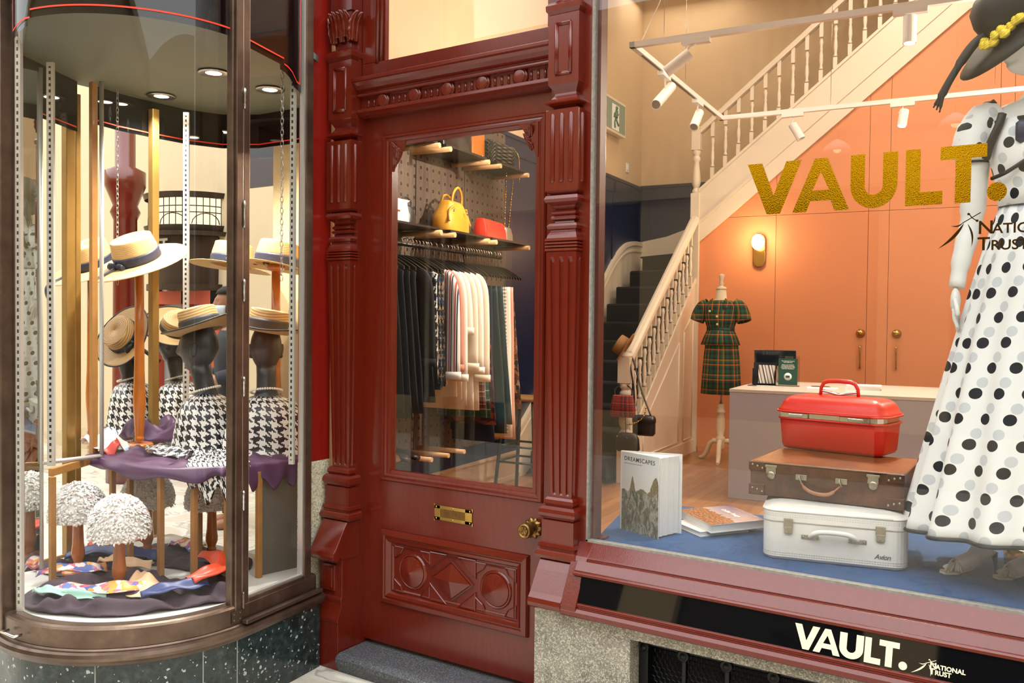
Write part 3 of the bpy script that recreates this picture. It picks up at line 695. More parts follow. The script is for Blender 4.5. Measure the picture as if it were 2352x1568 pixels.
E = [cen+(e-cen)*(.965+.012*math.sin(k*2.1)) for k, e in enumerate(E)]
mb.loft([[p+Vector((0, 0, z)) for p in [cen]+E] for z in (.006, H-.006)], True, True, uv=lambda i, j: (j*.016, i*.3)); obj('page_block', mb, PAGE, t, True)
ax = d.normalized(); TT = Matrix(((ax.x, 0, nn.x, 0), (ax.y, 0, nn.y, 0), (0, 1, 0, 0), (0, 0, 0, 1)))
mb = MB(); text_mesh(mb, 'DREAMSCAPES', .026, Tr(A+d*.1+nn*.0038+Vector((0, 0, H-.037))) @ TT, .0002, .0003, spacing=1.12); obj('title', mb, simple('book ink', '26262a', .6), t, True)
mb = MB(); text_mesh(mb, 'inspiring landscapes and gardens', .0085, Tr(A+d*.1+nn*.0038+Vector((0, 0, H-.05))) @ TT, 0, .0003); obj('subtitle', mb, simple('book ink grey', '8d8d93', .6), t, True)
# --- two books lying beside it
def flat_book(name, label, corners, z0, th, covm, title=None):
    P = [Vector((x, y, 0)) for x, y in corners]; c = sum(P, Vector())/4
    t = thing(name, label, 'book', (c.x, c.y, z0), group='books lying on the blue platform')
    mb = MB(); mb.prism([(p.x, p.y, z0) for p in P], (0, 0, .003)); mb.prism([(p.x, p.y, z0+th-.003) for p in P], (0, 0, .0025)); obj('covers', mb, PAPER, t, True)
    mb = MB(); mb.prism([tuple(c.lerp(p, .97))[:2]+(z0+.003,) for p in P], (0, 0, th-.006)); obj('page_block', mb, simple('page stack', 'e9e7e2', .8), t, True)
    mb = MB(); mb.face([mb.V((p.x, p.y, z0+th-.0002)) for p in P], [(0, 0), (1, 0), (1, 1), (0, 1)]); obj('cover_picture', mb, covm, t, True, norm=False)
    if title:
        ex = (P[1]-P[0]).normalized(); ey = Vector((-ex.y, ex.x, 0)); L = (P[1]-P[0]).length; Hh = (P[3]-P[0]).length
        T = Matrix(((ex.x, ey.x, 0, P[0].x), (ex.y, ey.y, 0, P[0].y), (0, 0, 1, z0+th+.0002), (0, 0, 0, 1)))
        mb = MB(); text_mesh(mb, title, .03, T @ Tr(L*.12, Hh*.68, 0), .0005, .0003); obj('title', mb, PAPER, t, True)
    return t
n = N('sunset town print'); uv = n.coord('UV'); s = n.sep(uv); hh = n.math('ADD', .3, n.math('MULTIPLY', n.noise(n.comb(s[0], 0.), 11, 3), .35))
c = n.mix(n.math('GREATER_THAN', s[1], hh), n.ramp(n.noise(uv, 26, 4, .7), [(.3, '2c2f28'), (.5, '8a5a30'), (.65, 'e09050')]), n.mix(s[1], lin('e8d4cc'), lin('42406f')))
TOWN = n.done(n.bsdf(c, .25))
flat_book('coffee_table_book', 'lower white book, mostly covered by the purple-topped book lying flat', [(-1.59, 3.715), (-1.41, 3.585), (-1.27, 3.80), (-1.45, 3.93)], .68, .022, PAPER)
flat_book('coffee_table_book', 'purple and orange picture book lying flat between standing book and white suitcase', [(-1.60, 3.80), (-1.362, 3.585), (-1.205, 3.83), (-1.44, 4.03)], .702, .036, TOWN, 'Collier Range')
# ------------------------------------------------------------------ figures
def head_mesh(mb, T, s=1., nu=48, nv=40, ears=True):
    """dress-form head, face towards -Y, centre at the origin, about .26 high"""
    R = []
    g = lambda x, c, w: math.exp(-((x-c)/w)**2)
    for i in range(nv+1):
        th = pi*i/nv; z = -math.cos(th); st = max(math.sin(th), .002); ring = []
        for k in range(nu):
            a = 2*pi*k/nu; x, y = st*math.cos(a), st*math.sin(a)
            X, Y, Z = x*.077, y*.099, z*.128
            low = max(0., -z)
            X *= 1-.30*low**1.6; Y *= 1-.10*low
            if y > 0: Y *= 1-.42*low**1.3; Y += .004
            f = max(0., -y)
            if f > 0:
                fw = min(1, f*1.6)
                dy = .033*g(x, 0, .15)*(g(z, -.24, .13) if z < -.24 else g(z, -.24, .36))*fw
                dy += .006*g(x, 0, .5)*g(z, .22, .12)
                for sx in (-.36, .36): dy -= .014*g(x, sx, .2)*g(z, .04, .13)*fw; dy += .006*g(x, sx, .13)*g(z, .02, .07)
                dy += .011*g(x, 0, .24)*(g(z, -.5, .05)+g(z, -.6, .05))*fw - .006*g(x, 0, .25)*g(z, -.55, .025)*fw
                dy += .014*g(x, 0, .3)*g(z, -.86, .14)
                dy += .006*(g(x, -.5, .2)+g(x, .5, .2))*g(z, -.2, .22)
                Y -= dy
                if z < -.7: Y -= .012*f
            ring.append(T @ (Vector((X, Y, Z))*s))
        R.append(ring)
    mb.loft(R, True, True, None, True)
    if ears:
        for sx in (-1, 1):
            M = T @ Tr(Vector((sx*.074, .012, -.012))*s) @ Ry(sx*.12) @ Rx(-.2) @ Rz(sx*.35)
            mb.sphere((0, 0, 0), (.009*s, .021*s, .036*s), 12, 8, M); mb.sphere((0, 0, 0), (.011*s, .013*s, .012*s), 8, 6, M @ Tr(0, -.002*s, -.027*s))
def el(cx, cy, z, rx, ry, n=32, f=None):
    P = []
    for k in range(n):
        a = 2*pi*k/n; q = f(a) if f else 1.
        P.append((cx+rx*q*math.cos(a), cy+ry*q*math.sin(a), z))
    return P
FX, FY = -.185, 3.67
t = thing('dress_mannequin', 'white mannequin in polka dot gown and wide black hat at the right of the window', 'mannequin', (FX, FY, .68))
mb = MB()
# torso, neck
mb.loft([el(FX, FY, 2.0, .13, .1), el(FX, FY, 2.06, .125, .095), el(FX, FY-.012, 2.2, .155, .12), el(FX, FY, 2.3, .165, .1), el(FX, FY, 2.36, .18, .08), el(FX, FY+.004, 2.395, .135, .066), el(FX, FY+.004, 2.41, .08, .058), el(FX-.004, FY, 2.44, .055, .054), el(FX-.01, FY-.012, 2.52, .05, .052), el(FX-.012, FY-.02, 2.58, .05, .052)], True, True, smooth=True)
# arm, hand
mb.tube(spline([(FX-.165, FY, 2.34), (FX-.205, FY, 2.28), (FX-.215, FY+.01, 2.1), (FX-.225, FY+.02, 1.98), (FX-.25, FY-.005, 1.85), (FX-.262, FY-.03, 1.74)], 5), [.05]*4+[.047]*5+[.044]*5+[.038]*5+[.034]*3+[.028]*4, 14)
mb.tube(spline([(FX+.165, FY, 2.34), (FX+.205, FY, 2.28), (FX+.215, FY+.01, 2.1), (FX+.225, FY+.02, 1.98), (FX+.25, FY-.005, 1.85), (FX+.262, FY-.03, 1.74)], 5), [.05]*4+[.047]*5+[.044]*5+[.038]*5+[.034]*3+[.028]*4, 14)
for s in (-1, 1):
    hx = FX+s*.264; mb.sphere((hx, FY-.04, 1.69), (.018, .032, .05), 12, 8)
    for q, l in ((-.024, .07), (-.008, .08), (.008, .076), (.022, .06)): mb.tube(spline([(hx, FY-.042+q, 1.66), (hx-s*.004, FY-.045+q*1.1, 1.66-l*.55), (hx-s*.014, FY-.05+q, 1.66-l)], 3), [.009]*4+[.007]*3, 7)
    mb.tube(spline([(hx, FY-.06, 1.7), (hx-s*.01, FY-.082, 1.665), (hx-s*.014, FY-.084, 1.635)], 3), .009, 7)
head_mesh(mb, Tr(FX-.05, FY-.03, 2.635) @ Rz(-.95) @ Rx(.12), 1.12)
# legs
for lx, ly, s in ((-.15, .0, -1), (.02, .04, 1)):
    mb.tube(spline([(FX+lx*.6, FY+ly, 1.5), (FX+lx*.8, FY+ly, 1.15), (FX+lx, FY+ly+.02, .9), (FX+lx*1.02, FY+ly+.03, .80), (FX+lx-.03, FY+ly-.02, .745), (FX+lx-.085, FY+ly-.05, .712)], 5), [.07]*5+[.055]*5+[.048]*5+[.036]*5+[.032]*5+[.03], 12)
    for q in range(5): mb.sphere((FX+lx-.105-.004*(2-q), FY+ly-.075+q*.014, .706), (.02, .008, .009), 8, 6)
obj('body', mb, WHITE, t, True)
DOTS = pat_dots('polka dot chiffon', 'eceae8', '14151c', .088, .0195, .75, 'c9cbd0')
mb = MB(); NR = 46; rings = []
zs = [2.03, 2.0, 1.9, 1.75, 1.6, 1.4, 1.2, 1.0, .9, .862]
for i, z in enumerate(zs):
    u = (2.03-z)/1.168; r = .128+.275*u**.85
    rings.append([(FX+(r+u*.02)*(1+(.012+.05*u)*math.sin(17*a+2.5*math.sin(2*a))+.02*u*math.sin(5*a+1))*math.cos(a)+.0*u, FY+.02*u+r*(.8+.2*u)*(1+(.012+.05*u)*math.sin(17*a+2.5*math.sin(2*a)))*math.sin(a), z+.012*math.sin(3*a)*u) for a in [2*pi*k/200 for k in range(200)]])
mb.loft(rings, True, False, lambda i, j: ((j-140)/200*2*pi*(.2+.21*((2.03-zs[i])/1.168)), zs[i]), True); sk = obj('skirt', mb, DOTS, t, True, solid=.002)
mb = MB(); mb.tube([Vector(p) for p in rings[-1]]+[Vector(rings[-1][0])], .0075, 6); obj('black_hem', mb, BLACK, sk, True)
mb = MB(); bz = [(2.03, .135, .105), (2.08, .137, .106), (2.14, .15, .122), (2.2, .166, .138), (2.25, .17, .14), (2.3, .172, .125), (2.335, .172, .11)]
mb.loft([el(FX, FY-.008, z, a, b, 64, lambda q: 1+.006*math.sin(20*q)) for z, a, b in bz], True, False, lambda i, j: (j/64*2*pi*.15, bz[i][0]), True); obj('bodice', mb, DOTS, t, True, solid=.002)
for s in (-1, 1):
    mb = MB(); P = spline([(FX+s*.13, FY, 2.385), (FX+s*.185, FY, 2.345), (FX+s*.215, FY, 2.28), (FX+s*.218, FY+.005, 2.205)], 5)
    rr_ = [.05]*2+[.058]*2+[.07]*4+[.074]*5+[.068]*2+[.055]; mb.tube(P, rr_[:len(P)], 20, False)
    for f in mb.bm.faces:
        for l in f.loops: l[mb.uv].uv = (l.vert.co.y*1.4+l.vert.co.x, l.vert.co.z)
    obj('puff_sleeve', mb, DOTS, t, True, solid=.002)
    mb = MB(); mb.lathe([(.056, -.008), (.058, 0), (.056, .008)], (FX+s*.218, FY+.005, 2.203), 20, caps=False); obj('sleeve_trim', mb, BLACK, t, True, solid=.002)
mb = MB(); mb.tube(spline([(FX-.15, FY-.09, 2.125), (FX-.1, FY-.125, 2.14), (FX-.02, FY-.14, 2.19), (FX+.06, FY-.13, 2.25)], 6), .007, 6); mb.tube(spline([(FX-.17, FY-.08, 2.2), (FX-.155, FY-.1, 2.25), (FX-.13, FY-.105, 2.31), (FX-.12, FY-.1, 2.35)], 6), .016, 6); obj('black_trim', mb, BLACK, t, True)
NAVYB = simple('navy satin', '1a2240', .35)
mb = MB()
for s in (-1, 1): mb.loft([el(FX+.0+s*q, FY-.142, 2.275, .006+w, .01, 12) if False else [(FX+.0+s*q, FY-.142-.012*math.cos(a)*w*20, 2.275+w*math.sin(a)) for a in [2*pi*k/12 for k in range(12)]] for q, w in ((.004, .012), (.03, .034), (.06, .042), (.075, .03))], True, True, smooth=True)
mb.sphere((FX, FY-.15, 2.275), (.014, .012, .018), 10, 8); obj('bow', mb, NAVYB, t, True)
# sandals
for lx, ly in ((-.15, .0), (.02, .04)):
    x0, y0 = FX+lx, FY+ly; NUDE = simple('pale sandal leather', 'd9cdbd', .45)
    mb = MB(); mb.loft([[(x0+px-.0, y0+py-w, z), (x0+px, y0+py+w, z), (x0+px, y0+py+w, z-.008), (x0+px, y0+py-w, z-.008)] for px, py, w, z in ((-.14, -.085, .012, .695), (-.12, -.075, .03, .692), (-.08, -.05, .036, .693), (-.03, -.02, .028, .715), (.03, .03, .026, .765))], True, True)
    for k in range(5): mb.tube(spline([(x0-.12+k*.016, y0-.105+k*.01, .695), (x0-.10+k*.014, y0-.07+k*.012, .735-.002*k), (x0-.085+k*.016, y0-.015+k*.006, .697)], 4), .0042, 5); mb.tube(spline([(x0-.065-k*.012, y0-.09+k*.004, .695), (x0-.09+k*.004, y0-.06, .738), (x0-.1+k*.014, y0-.03+k*.004, .697)], 4), .0042, 5)
    s_ = obj('sandal', mb, NUDE, t, True)
    mb = MB(); mb.tube([(x0+.025, y0+.028, .76), (x0+.03, y0+.03, .72), (x0+.032, y0+.03, .683)], [.014, .007, .006], 8); obj('heel', mb, simple('dark heel', '3b2a20', .3), s_, True)
# hat
HM = Tr(-.262, 3.61, 2.685) @ Rz(.1) @ Ry(-.74) @ Rx(.40)
t2 = thing('black_picture_hat', 'wide black straw hat with yellow roses on the gowned mannequin', 'hat', HM.translation); t2.rotation_euler = HM.to_euler()
SINA = simple('black sinamay', '090a0d', .55, 0, .4, 90)
mb = MB(); mb.lathe([(.112, 0), (.122, .03), (.12, .08), (.102, .125), (.068, .148), (.001, .153)], n=32, caps=False); obj('crown', mb, SINA, t2, solid=.003)
mb = MB(); mb.lathe([(.11, .004), (.15, 0), (.215, -.008), (.258, -.026)], n=40, caps=False); obj('brim', mb, SINA, t2, solid=.004)
YR = simple('yellow silk roses', 'f0d040', .6, 0, .25, 60)
for k in range(13):
    a = pi*1.1+k*.105+random.uniform(-.05, .05); rr0 = .145+random.uniform(-.012, .03); mb = MB(); c = (rr0*math.cos(a), rr0*math.sin(a), .02+random.uniform(0, .02))
    for q, (ra, h) in enumerate(((.02, 0), (.016, .006), (.011, .011), (.006, .014))):
        mb.lathe([(ra*.5, h-.012), (ra, h-.002), (ra*.95, h+.004), (ra*.6, h+.003)], c, 7+q, caps=True)
    obj('silk_rose', mb, YR, t2)
mb = MB()
for k in range(3): mb.tube(spline([(-.33, 3.56, 2.655), (-.39-.006*k, 3.55+.01*k, 2.61), (-.45-.006*k, 3.545+.012*k, 2.52), (-.49-.008*k, 3.545+.012*k, 2.44), (-.505-.012*k, 3.55+.01*k, 2.375+.012*k)], 6), [.006]*3+[.015]*8+[.011]*8+[.006]*4+[.003]*2, 6)
obj('feather', mb, SINA, t2, True)
# brass bowl with glowing disc, made up for a gold reflection by the heel
t = thing('reflection_glow', 'brass bowl with glowing disc imitating a gold reflection beside the heeled sandals', 'lamp', (-.2, 3.83, .68))
mb = MB(); mb.lathe([(.06, 0), (.085, .01), (.09, .06), (.075, .085)], (-.2, 3.83, .68), 24, caps=True); obj('housing', mb, BRASS, t, True)
mb = MB(); mb.lathe([(.001, .006), (.06, .006), (.072, .0)], (-.2, 3.83, .764), 24, caps=False); obj('glow_disc', mb, emit('warm reflection glow', 'ffd9a0', 6), t, True)
# ================================================================== shop interior (own frame: a along the orange wall, b into the shop)
ZF = .15
def iobj(name, mb, m, parent=None, **k):
    mb.xf(M_I); return obj(name, mb, m, parent, parent is not None, **k)
def ithing(name, label, cat, a, b, z, group=None, rot=0.):
    return thing(name, label, cat, I(a, b, z), YI+rot, group)
CREAMW = simple('cream wall paint', 'd0b48e', .7, 0, .06, 3)
NAVY = simple('navy gloss paint', '101c3e', .35, 0, .1, 5)
ORANGE = simple('orange cupboard paint', 'd98a5c', .55, 0, .03, 4)
WPAINT = simple('white trim paint', 'e2d3bd', .4, 0, .03, 8)
def boards():
    n = N('timber floorboards'); co = n.coord(); s = n.sep(co)
    x = n.math('DIVIDE', n.math('ADD', s[0], n.math('MULTIPLY', s[1], .106)), .09); idx = n.math('FLOOR', x); fr = n.math('FRACT', x)
    tone = n.noise(n.comb(n.math('MULTIPLY', idx, 3.7), 0.), 1.7, 0)
    g = n.noise(n.comb(n.math('MULTIPLY', s[0], 40.), n.math('MULTIPLY', s[1], 2.)), 2, 4)
    c = n.ramp(n.math('ADD', n.math('MULTIPLY', tone, .6), n.math('MULTIPLY', g, .4)), [(.25, '5d3820'), (.5, '8e5f3a'), (.75, 'b3824f')])
    c = n.mix(n.math('LESS_THAN', fr, .03), c, lin('3a2415'))
    return n.done(n.bsdf(c, .35))
FLB = boards()
mb = MB(); P = [(-.97, -5.992), (7, -6.84), (7, 1.0), (-.97, 1.0)]
mb.prism([(a, b, .02) for a, b in P], (0, 0, .13)); struct(iobj('floor', mb, FLB), 'warm timber shop floorboards')
mb = MB(); mb.box((-1.06, -5.45, 3.28), (-.95, 1.0, 5.6)); mb.mat(1); mb.box((-1.06, -5.45, .15), (-.945, 1.0, 3.25)); mb.box((-1.06, -5.45, 3.25), (-.925, 1.0, 3.285))
for b0 in (-3.05, -2.0, -1.05, -.1, .82):   # panel mouldings on the navy dado
    mb.box((-.95, b0-.05, .4), (-.937, b0+.05, 3.25))
mb.box((-.95, -5.45, 3.1), (-.937, 1, 3.25))
struct(iobj('wall_left', mb, [CREAMW, NAVY]), 'left shop wall, cream above a tall navy dado')
mb = MB(); mb.box((-1.06, .85, 3.30), (7, 1.0, 5.6)); mb.mat(1); mb.box((-1.06, .84, .15), (2, 1.0, 3.27)); mb.box((-1.06, .82, 3.27), (2., 1.0, 3.305)); mb.box((-.9, .83, .4), (-.82, .85, 3.27)); mb.box((-.82, .83, 3.12), (-.02, .85, 3.27)); mb.box((-.1, .83, .4), (-.02, .85, 3.27))
struct(iobj('wall_back', mb, [CREAMW, NAVY]), 'back stairwell wall, cream above navy panelling')
mb = MB(); mb.box((6.9, -6.9, .15), (7.05, 1.0, 5.6)); struct(iobj('wall_right', mb, CREAMW))
mb = MB(); mb.prism([(a, b, 5.6) for a, b in ((-1.06, -5.99), (7.05, -6.84), (7.05, 1.0), (-1.06, 1.0))], (0, 0, .12)); struct(iobj('ceiling', mb, simple('ceiling white', 'd8cfc0', .8)))
mb = MB(); mb.box((-4.15, 3.25, 3.7), (4, 3.34, 5.7)); mb.box((.95, 3.25, -.12), (4, 3.34, 3.7)); struct(obj('wall_front', mb, RED), 'dark red shop front above the windows')
mb = MB(); mb.box((-.945, -4.6, .15), (-.925, -2.5, .40)); mb.box((-.93, -4.6, .38), (-.912, -2.5, .405)); mb.box((-.93, -4.6, .15), (-.912, -2.5, .19)); struct(iobj('baseboard_left', mb, simple('pale timber', 'b79a78', .5)), 'pale timber baseboard below the pegboard')
# --- staircase
t = ithing('staircase', 'white painted staircase with dark carpet turning and rising above the orange cupboards', 'staircase', 0, -1, ZF)
CARP = carpet_mat('dark stair carpet', '1c1a19', 180)
left = [(-2.44, .4), (-2.17, .6), (-1.9, .8), (-1.62, 1.0), (-1.34, 1.2), (-1.06, 1.4), (-.784, 1.6), (-.572, 1.8), (-.284, 2.0), (.108, 2.2), (.55, 2.4)]
rightb = [-2.44, -2.17, -1.9, -1.62, -1.34, -1.06, -.8, -.55, -.33, -.15, -.02]
for i, ((lb, z), rb) in enumerate(zip(left, rightb)):
    mb = MB(); z0 = max(ZF, z-.22); al = -.84 if i < 9 else -.82
    bk = (left[i+1][0]+.05, rightb[i+1]+.05) if i < 10 else (.82, .82)
    mb.prism([(al, lb, z0), (-.06, rb, z0), (-.06, max(bk[1], rb+.1), z0), (al, max(bk[0], lb+.1), z0)], (0, 0, z-z0))
    o = iobj('step', mb, CARP, t, bevel=.022)
mb = MB(); mb.prism([(-.84, .55, 2.38), (-.05, .0, 2.38), (-.0, .08, 2.38), (0, .81, 2.38), (-.84, .81, 2.38)], (0, 0, .018)); iobj('landing', mb, CARP, t)
# curved wall skirting
top = spline([(-2.5, .62), (-1.9, 1.05), (-1.3, 1.46), (-.8, 1.78), (-.42, 2.12), (-.1, 2.38), (.2, 2.53), (.5, 2.59), (.84, 2.6)], 4) if False else [Vector((p[0], p[1], 0)) for p in spline([(-2.5, .62, 0), (-1.9, 1.05, 0), (-1.3, 1.46, 0), (-.8, 1.74, 0), (-.42, 2.10, 0), (-.1, 2.36, 0), (.2, 2.52, 0), (.5, 2.585, 0), (.838, 2.6, 0)], 4)]
mb = MB(); F = [(-.945, p.x, p.y) for p in top]; G = [(-.945, p.x, max(ZF, p.y-.62)) for p in top]
mb.loft([F, [(-.905, y, z) for _, y, z in F], [(-.905, y, z-.05) for _, y, z in F], [(-.925, y, z-.055) for _, y, z in F], [(-.925, y, z-.1) for _, y, z in F], [(-.915, y, z-.105) for _, y, z in F], [(-.915, y, z-.125) for _, y, z in F], [(-.93, y, z-.13) for _, y, z in F], [(-.93, y, z) for _, y, z in G]], False, False)
mb.prism([(-.95, .82, 2.0), (.05, .82, 2.1), (.05, .82, 2.87), (-.3, .82, 2.76), (-.6, .82, 2.66), (-.95, .82, 2.6)], (0, .02, 0))
iobj('wall_skirting', mb, WPAINT, t)
# lower string panel, rail, balusters
zs = lambda b: 2.135+.769*b if b > -2.2 else .4     # top edge of the lower string
mb = MB(); mb.prism([(-.03, -2.22, ZF), (-.03, -.02, ZF), (-.03, -.02, zs(-.02)), (-.03, -2.22, max(ZF+.05, zs(-2.19)))], (.045, 0, 0))
mb.prism([(-.045, -2.22, zs(-2.19)), (-.045, -.02, zs(-.02)), (-.045, -.02, zs(-.02)-.05), (-.045, -2.22, zs(-2.19)-.05)], (.075, 0, 0)); iobj('string_panel', mb, WPAINT, t)
mb = MB()
for q in (( -1.75, .32, -1.75, .6), (-1.72, .62, -.62, 1.38), (-.62, 1.38, -.62, .32), (-.62, .32, -1.75, .32), (-.45, .32, -.45, 1.5), (-.12, 1.7, -.12, .32), (-.45, 1.5, -.12, 1.7), (-.45, .32, -.12, .32)): mb.tube([(.018, q[0], q[1]), (.018, q[2], q[3])], .009, 6)
mb.box((-.0, -2.2, ZF), (.03, -.04, ZF+.14)); iobj('panel_moulding', mb, WPAINT, t)
mb = MB(); r0, r1 = Vector((0, -2.2, 1.2)), Vector((0, -.05, 2.74)); prof = [(-.045, -.03), (.045, -.03), (.05, 0), (.045, .035), (.02, .05), (-.02, .05), (-.045, .035), (-.05, 0)]
mb.loft([[(p+Vector((x, 0, z))) for x, z in prof] for p in (r0, r1)], True, True); iobj('handrail', mb, WPAINT, t)
BAL = [(.022, 0), (.022, .14), (.018, .15), (.021, .16), (.013, .175), (.016, .2), (.022, .25), (.018, .32), (.013, .36), (.019, .375), (.013, .39), (.016, .43), (.022, .46), (.014, .5), (.02, .51), (.02, .7)]
def baluster(a, b, z0, h):
    mb = MB(); k = h/.7; M = [(r, z0+z*k) for r, z in BAL]
    mb.box((a-.02, b-.02, z0), (a+.02, b+.02, z0+.13*k)); mb.lathe(M[1:-2], (a, b, 0), 10); mb.box((a-.019, b-.019, z0+.52*k), (a+.019, b+.019, z0+h)); iobj('baluster', mb, WPAINT, t)
for k in range(15):
    b = -2.08+k*.135; baluster(0, b, zs(b), 1.2+(b+2.2)*.716-.03-zs(b))
def post(a, b, spec, name):
    mb = MB()
    for kind, z0, z1, w in spec:
        if kind == 'b': mb.box((a-w, b-w, z0), (a+w, b+w, z1))
        else: mb.lathe([(r*w, lerp(z0, z1, h)) for r, h in kind], (a, b, 0), 16)
    iobj(name, mb, WPAINT, t, bevel=.004)
TU = [(.9, 0), (.9, .06), (.6, .12), (.8, .17), (1.0, .25), (.95, .4), (.7, .62), (.62, .72), (.9, .77), (.9, .82), (.6, .87), (.95, .93), (.95, 1)]
post(.03, -2.27, [('b', ZF, .58, .058), (TU, .58, 1.05, .058), ('b', 1.05, 1.285, .058), ([(1.2, 0), (1.25, .3), (1.0, .7), (.3, 1)], 1.285, 1.33, .052)], 'newel_post')
post(0., 0., [('b', ZF, 3.05, .05), (TU, 3.05, 3.53, .05), ('b', 3.53, 3.76, .05), ([(1.15, 0), (1.15, .12), (.5, .22), (.6, .3), (1.05, .5), (1.1, .68), (.8, .88), (.1, 1)], 3.76, 3.95, .045)], 'newel_post')
# upper flight above the cupboards
zl = lambda a: 2.475+.824*(a-.014)
mb = MB(); P = [(.04, zl(.04)), (2.705, 4.692), (3.1, 4.692), (3.1, 5.5), (2.9, zl(2.9)+.6), (.04, zl(.04)+.6)]
mb.prism([(a, -.03, z) for a, z in P], (0, .06, 0)); mb.prism([(a, -.045, z) for a, z in [(.04, zl(.04)+.6), (.04, zl(.04)+.565), (2.9, zl(2.9)+.565), (2.9, zl(2.9)+.6)]], (0, .09, 0)); mb.prism([(a, -.042, z) for a, z in [(.04, zl(.04)+.23), (.04, zl(.04)+.2), (2.9, zl(2.9)+.2), (2.9, zl(2.9)+.23)]], (0, .03, 0)); iobj('upper_string', mb, WPAINT, t)
mb = MB(); u0, u1 = Vector((.05, 0, zl(.05)+1.24)), Vector((3.0, 0, zl(3.0)+1.24)); mb.loft([[p+Vector((0, x, z)) for x, z in prof] for p in (u0, u1)], True, True); iobj('handrail', mb, WPAINT, t)
for k in range(18):
    a = .18+k*.142; baluster(a, 0, zl(a)+.6, .62)
for k in range(13):   # upper flight treads
    a0 = .1+k*.24; mb = MB(); mb.box((a0, .07, zl(a0)+.02), (a0+.28, .82, zl(a0)+.22)); iobj('step', mb, CARP, t)
# --- cupboards under the stair
t = ithing('understair_cupboard', 'orange flush-panelled cupboard wall with brass knobs under the stair', 'cupboard', 2, .02, ZF)
mb = MB(); mb.prism([(.06, .035, ZF), (6.85, .035, ZF), (6.85, .035, 5.58), (3.12, .035, 5.58), (3.12, .035, 4.66), (2.72, .035, 4.66), (.06, .035, zl(.06)-.03)], (0, .03, 0)); iobj('carcass', mb, simple('cupboard gap', '6b3315', .7), t)
def clip(a0, a1, z0, z1):
    P = [(a0, z0), (a1, z0)]
    def zt(a): return min(z1, (zl(a) if a < 2.705 else (4.692 if a < 3.1 else 9))-.002)
    T = [(a1, zt(a1))]; kink = [(2.705, 4.69)] if a0 < 2.705 < a1 and z1 > 4.7 else []; T += kink; am = .014+(z1-2.475)/.824
    if a0 < am < a1 and am < 2.705: T.append((am, z1))
    T.append((a0, zt(a0)))
    P = P+[p for p in T if p[1] > z0+1e-3]
    return P if len(P) > 2 else None
g = .002; J = [.05, .883, 1.81, 2.009, 2.98, 3.95, 4.92, 6.85]; DOORS = []
for a0, a1 in zip(J[:-1], J[1:]):
    for z0, z1 in ((ZF+.06, 2.765), (2.765, 5.58)):
        if a0 < 3.1 < a1 and z1 > 3:
            Q = [[(3.1+g, z0), (a1-g, z0), (a1-g, z1), (3.1+g, z1)], clip(a0+g, 3.1-g, z0+g, z1)]
        else: Q = [clip(a0+g, a1-g, z0+g, z1-g)]
        isd = z0 < 1 and (a0, a1) in ((.883, 1.81), (2.009, 2.98))
        for P in Q:
            if not P: continue
            mb = MB(); mb.prism([(a, 0, z) for a, z in P], (0, .034, 0)); o = iobj('door' if isd else 'panel', mb, ORANGE, t)
        if isd: DOORS.append(o)
for o, a in zip(DOORS, (1.757, 2.101)):
    mb = MB(); mb.lathe([(.045, 0), (.045, .006), (.03, .008), (.028, .014), (.033, .02), (.036, .034), (.03, .046), (.012, .052), (.001, .053)], (a, 0, 1.508), 20, T=Rx(pi/2)); iobj('knob', mb, BRASS, o)
    mb = MB(); mb.tube([(a, 0, 1.375), (a, -.034, 1.375), (a, -.036, 1.36), (a, -.036, 1.165), (a, -.034, 1.15), (a, 0, 1.15)], .0085, 8); iobj('handle', mb, BRASS, o)
# skirting of the cupboard
mb = MB(); mb.box((.06, -.012, ZF), (6.85, .034, ZF+.06)); iobj('plinth', mb, ORANGE, t)
# --- wall sconce
t = ithing('wall_sconce', 'glowing brass capsule wall sconce on the orange cupboards', 'wall lamp', .713, 0, 2.25)
def cap(a, y0, y1, z0, z1, r, n=10):
    P = [(a+r*math.cos(x), z0+r*math.sin(x)) for x in [pi+pi*k/n for k in range(n+1)]]+[(a+r*math.cos(x), z1+r*math.sin(x)) for x in [pi*k/n for k in range(n+1)]]
    return [(p[0], y0, p[1]) for p in P], (0, y1-y0, 0)
mb = MB(); mb.prism(*cap(.713, -.035, 0, 2.275, 2.5, .068)); iobj('brass_plate', mb, BRASS, t, bevel=.008)
mb = MB(); mb.sphere((.713, -.10, 2.475), (.066, .066, .085), 18, 12); iobj('lit_globe', mb, emit('warm globe', 'ffd796', 16), t)
# --- track lighting
t = ithing('track_light_rail', 'white rectangular lighting track hung on thin wires below the ceiling', 'track light', 2, -3, 3.38)
TRW = simple('white metal', 'f4efe8', .35)
mb = MB(); z = 3.4
for p, q in (((.79, -4.28), (3.9, -4.28)), ((.79, -2.0), (3.9, -2.0)), ((.79, -4.28), (.79, -2.0)), ((3.9, -4.28), (3.9, -2.0))):
    mb.box((min(p[0], q[0])-.018, min(p[1], q[1])-.018, z-.018), (max(p[0], q[0])+.018, max(p[1], q[1])+.018, z+.018))
iobj('track', mb, TRW, t)
mb = MB(); mb.box((.783, -4.1, z-.0195), (.797, -2.2, z-.017)); iobj('track_slot', mb, simple('slot dark', '5a544c', .5), t)
for a, b in ((1.0, -4.28), (.79, -3.1), (1.7, -2.0), (2.9, -2.0), (3.3, -4.28)):
    mb = MB(); mb.tube([(a, b, z), (a, b, 5.6)], .002, 5); iobj('suspension_wire', mb, STEEL, t)
mb = MB(); mb.tube(spline([(.85, -4.28, 3.42), (.9, -4.25, 3.55), (.98, -4.27, 3.7), (1.0, -4.28, 3.9)], 5), .003, 5); iobj('feed_cable', mb, TRW, t)
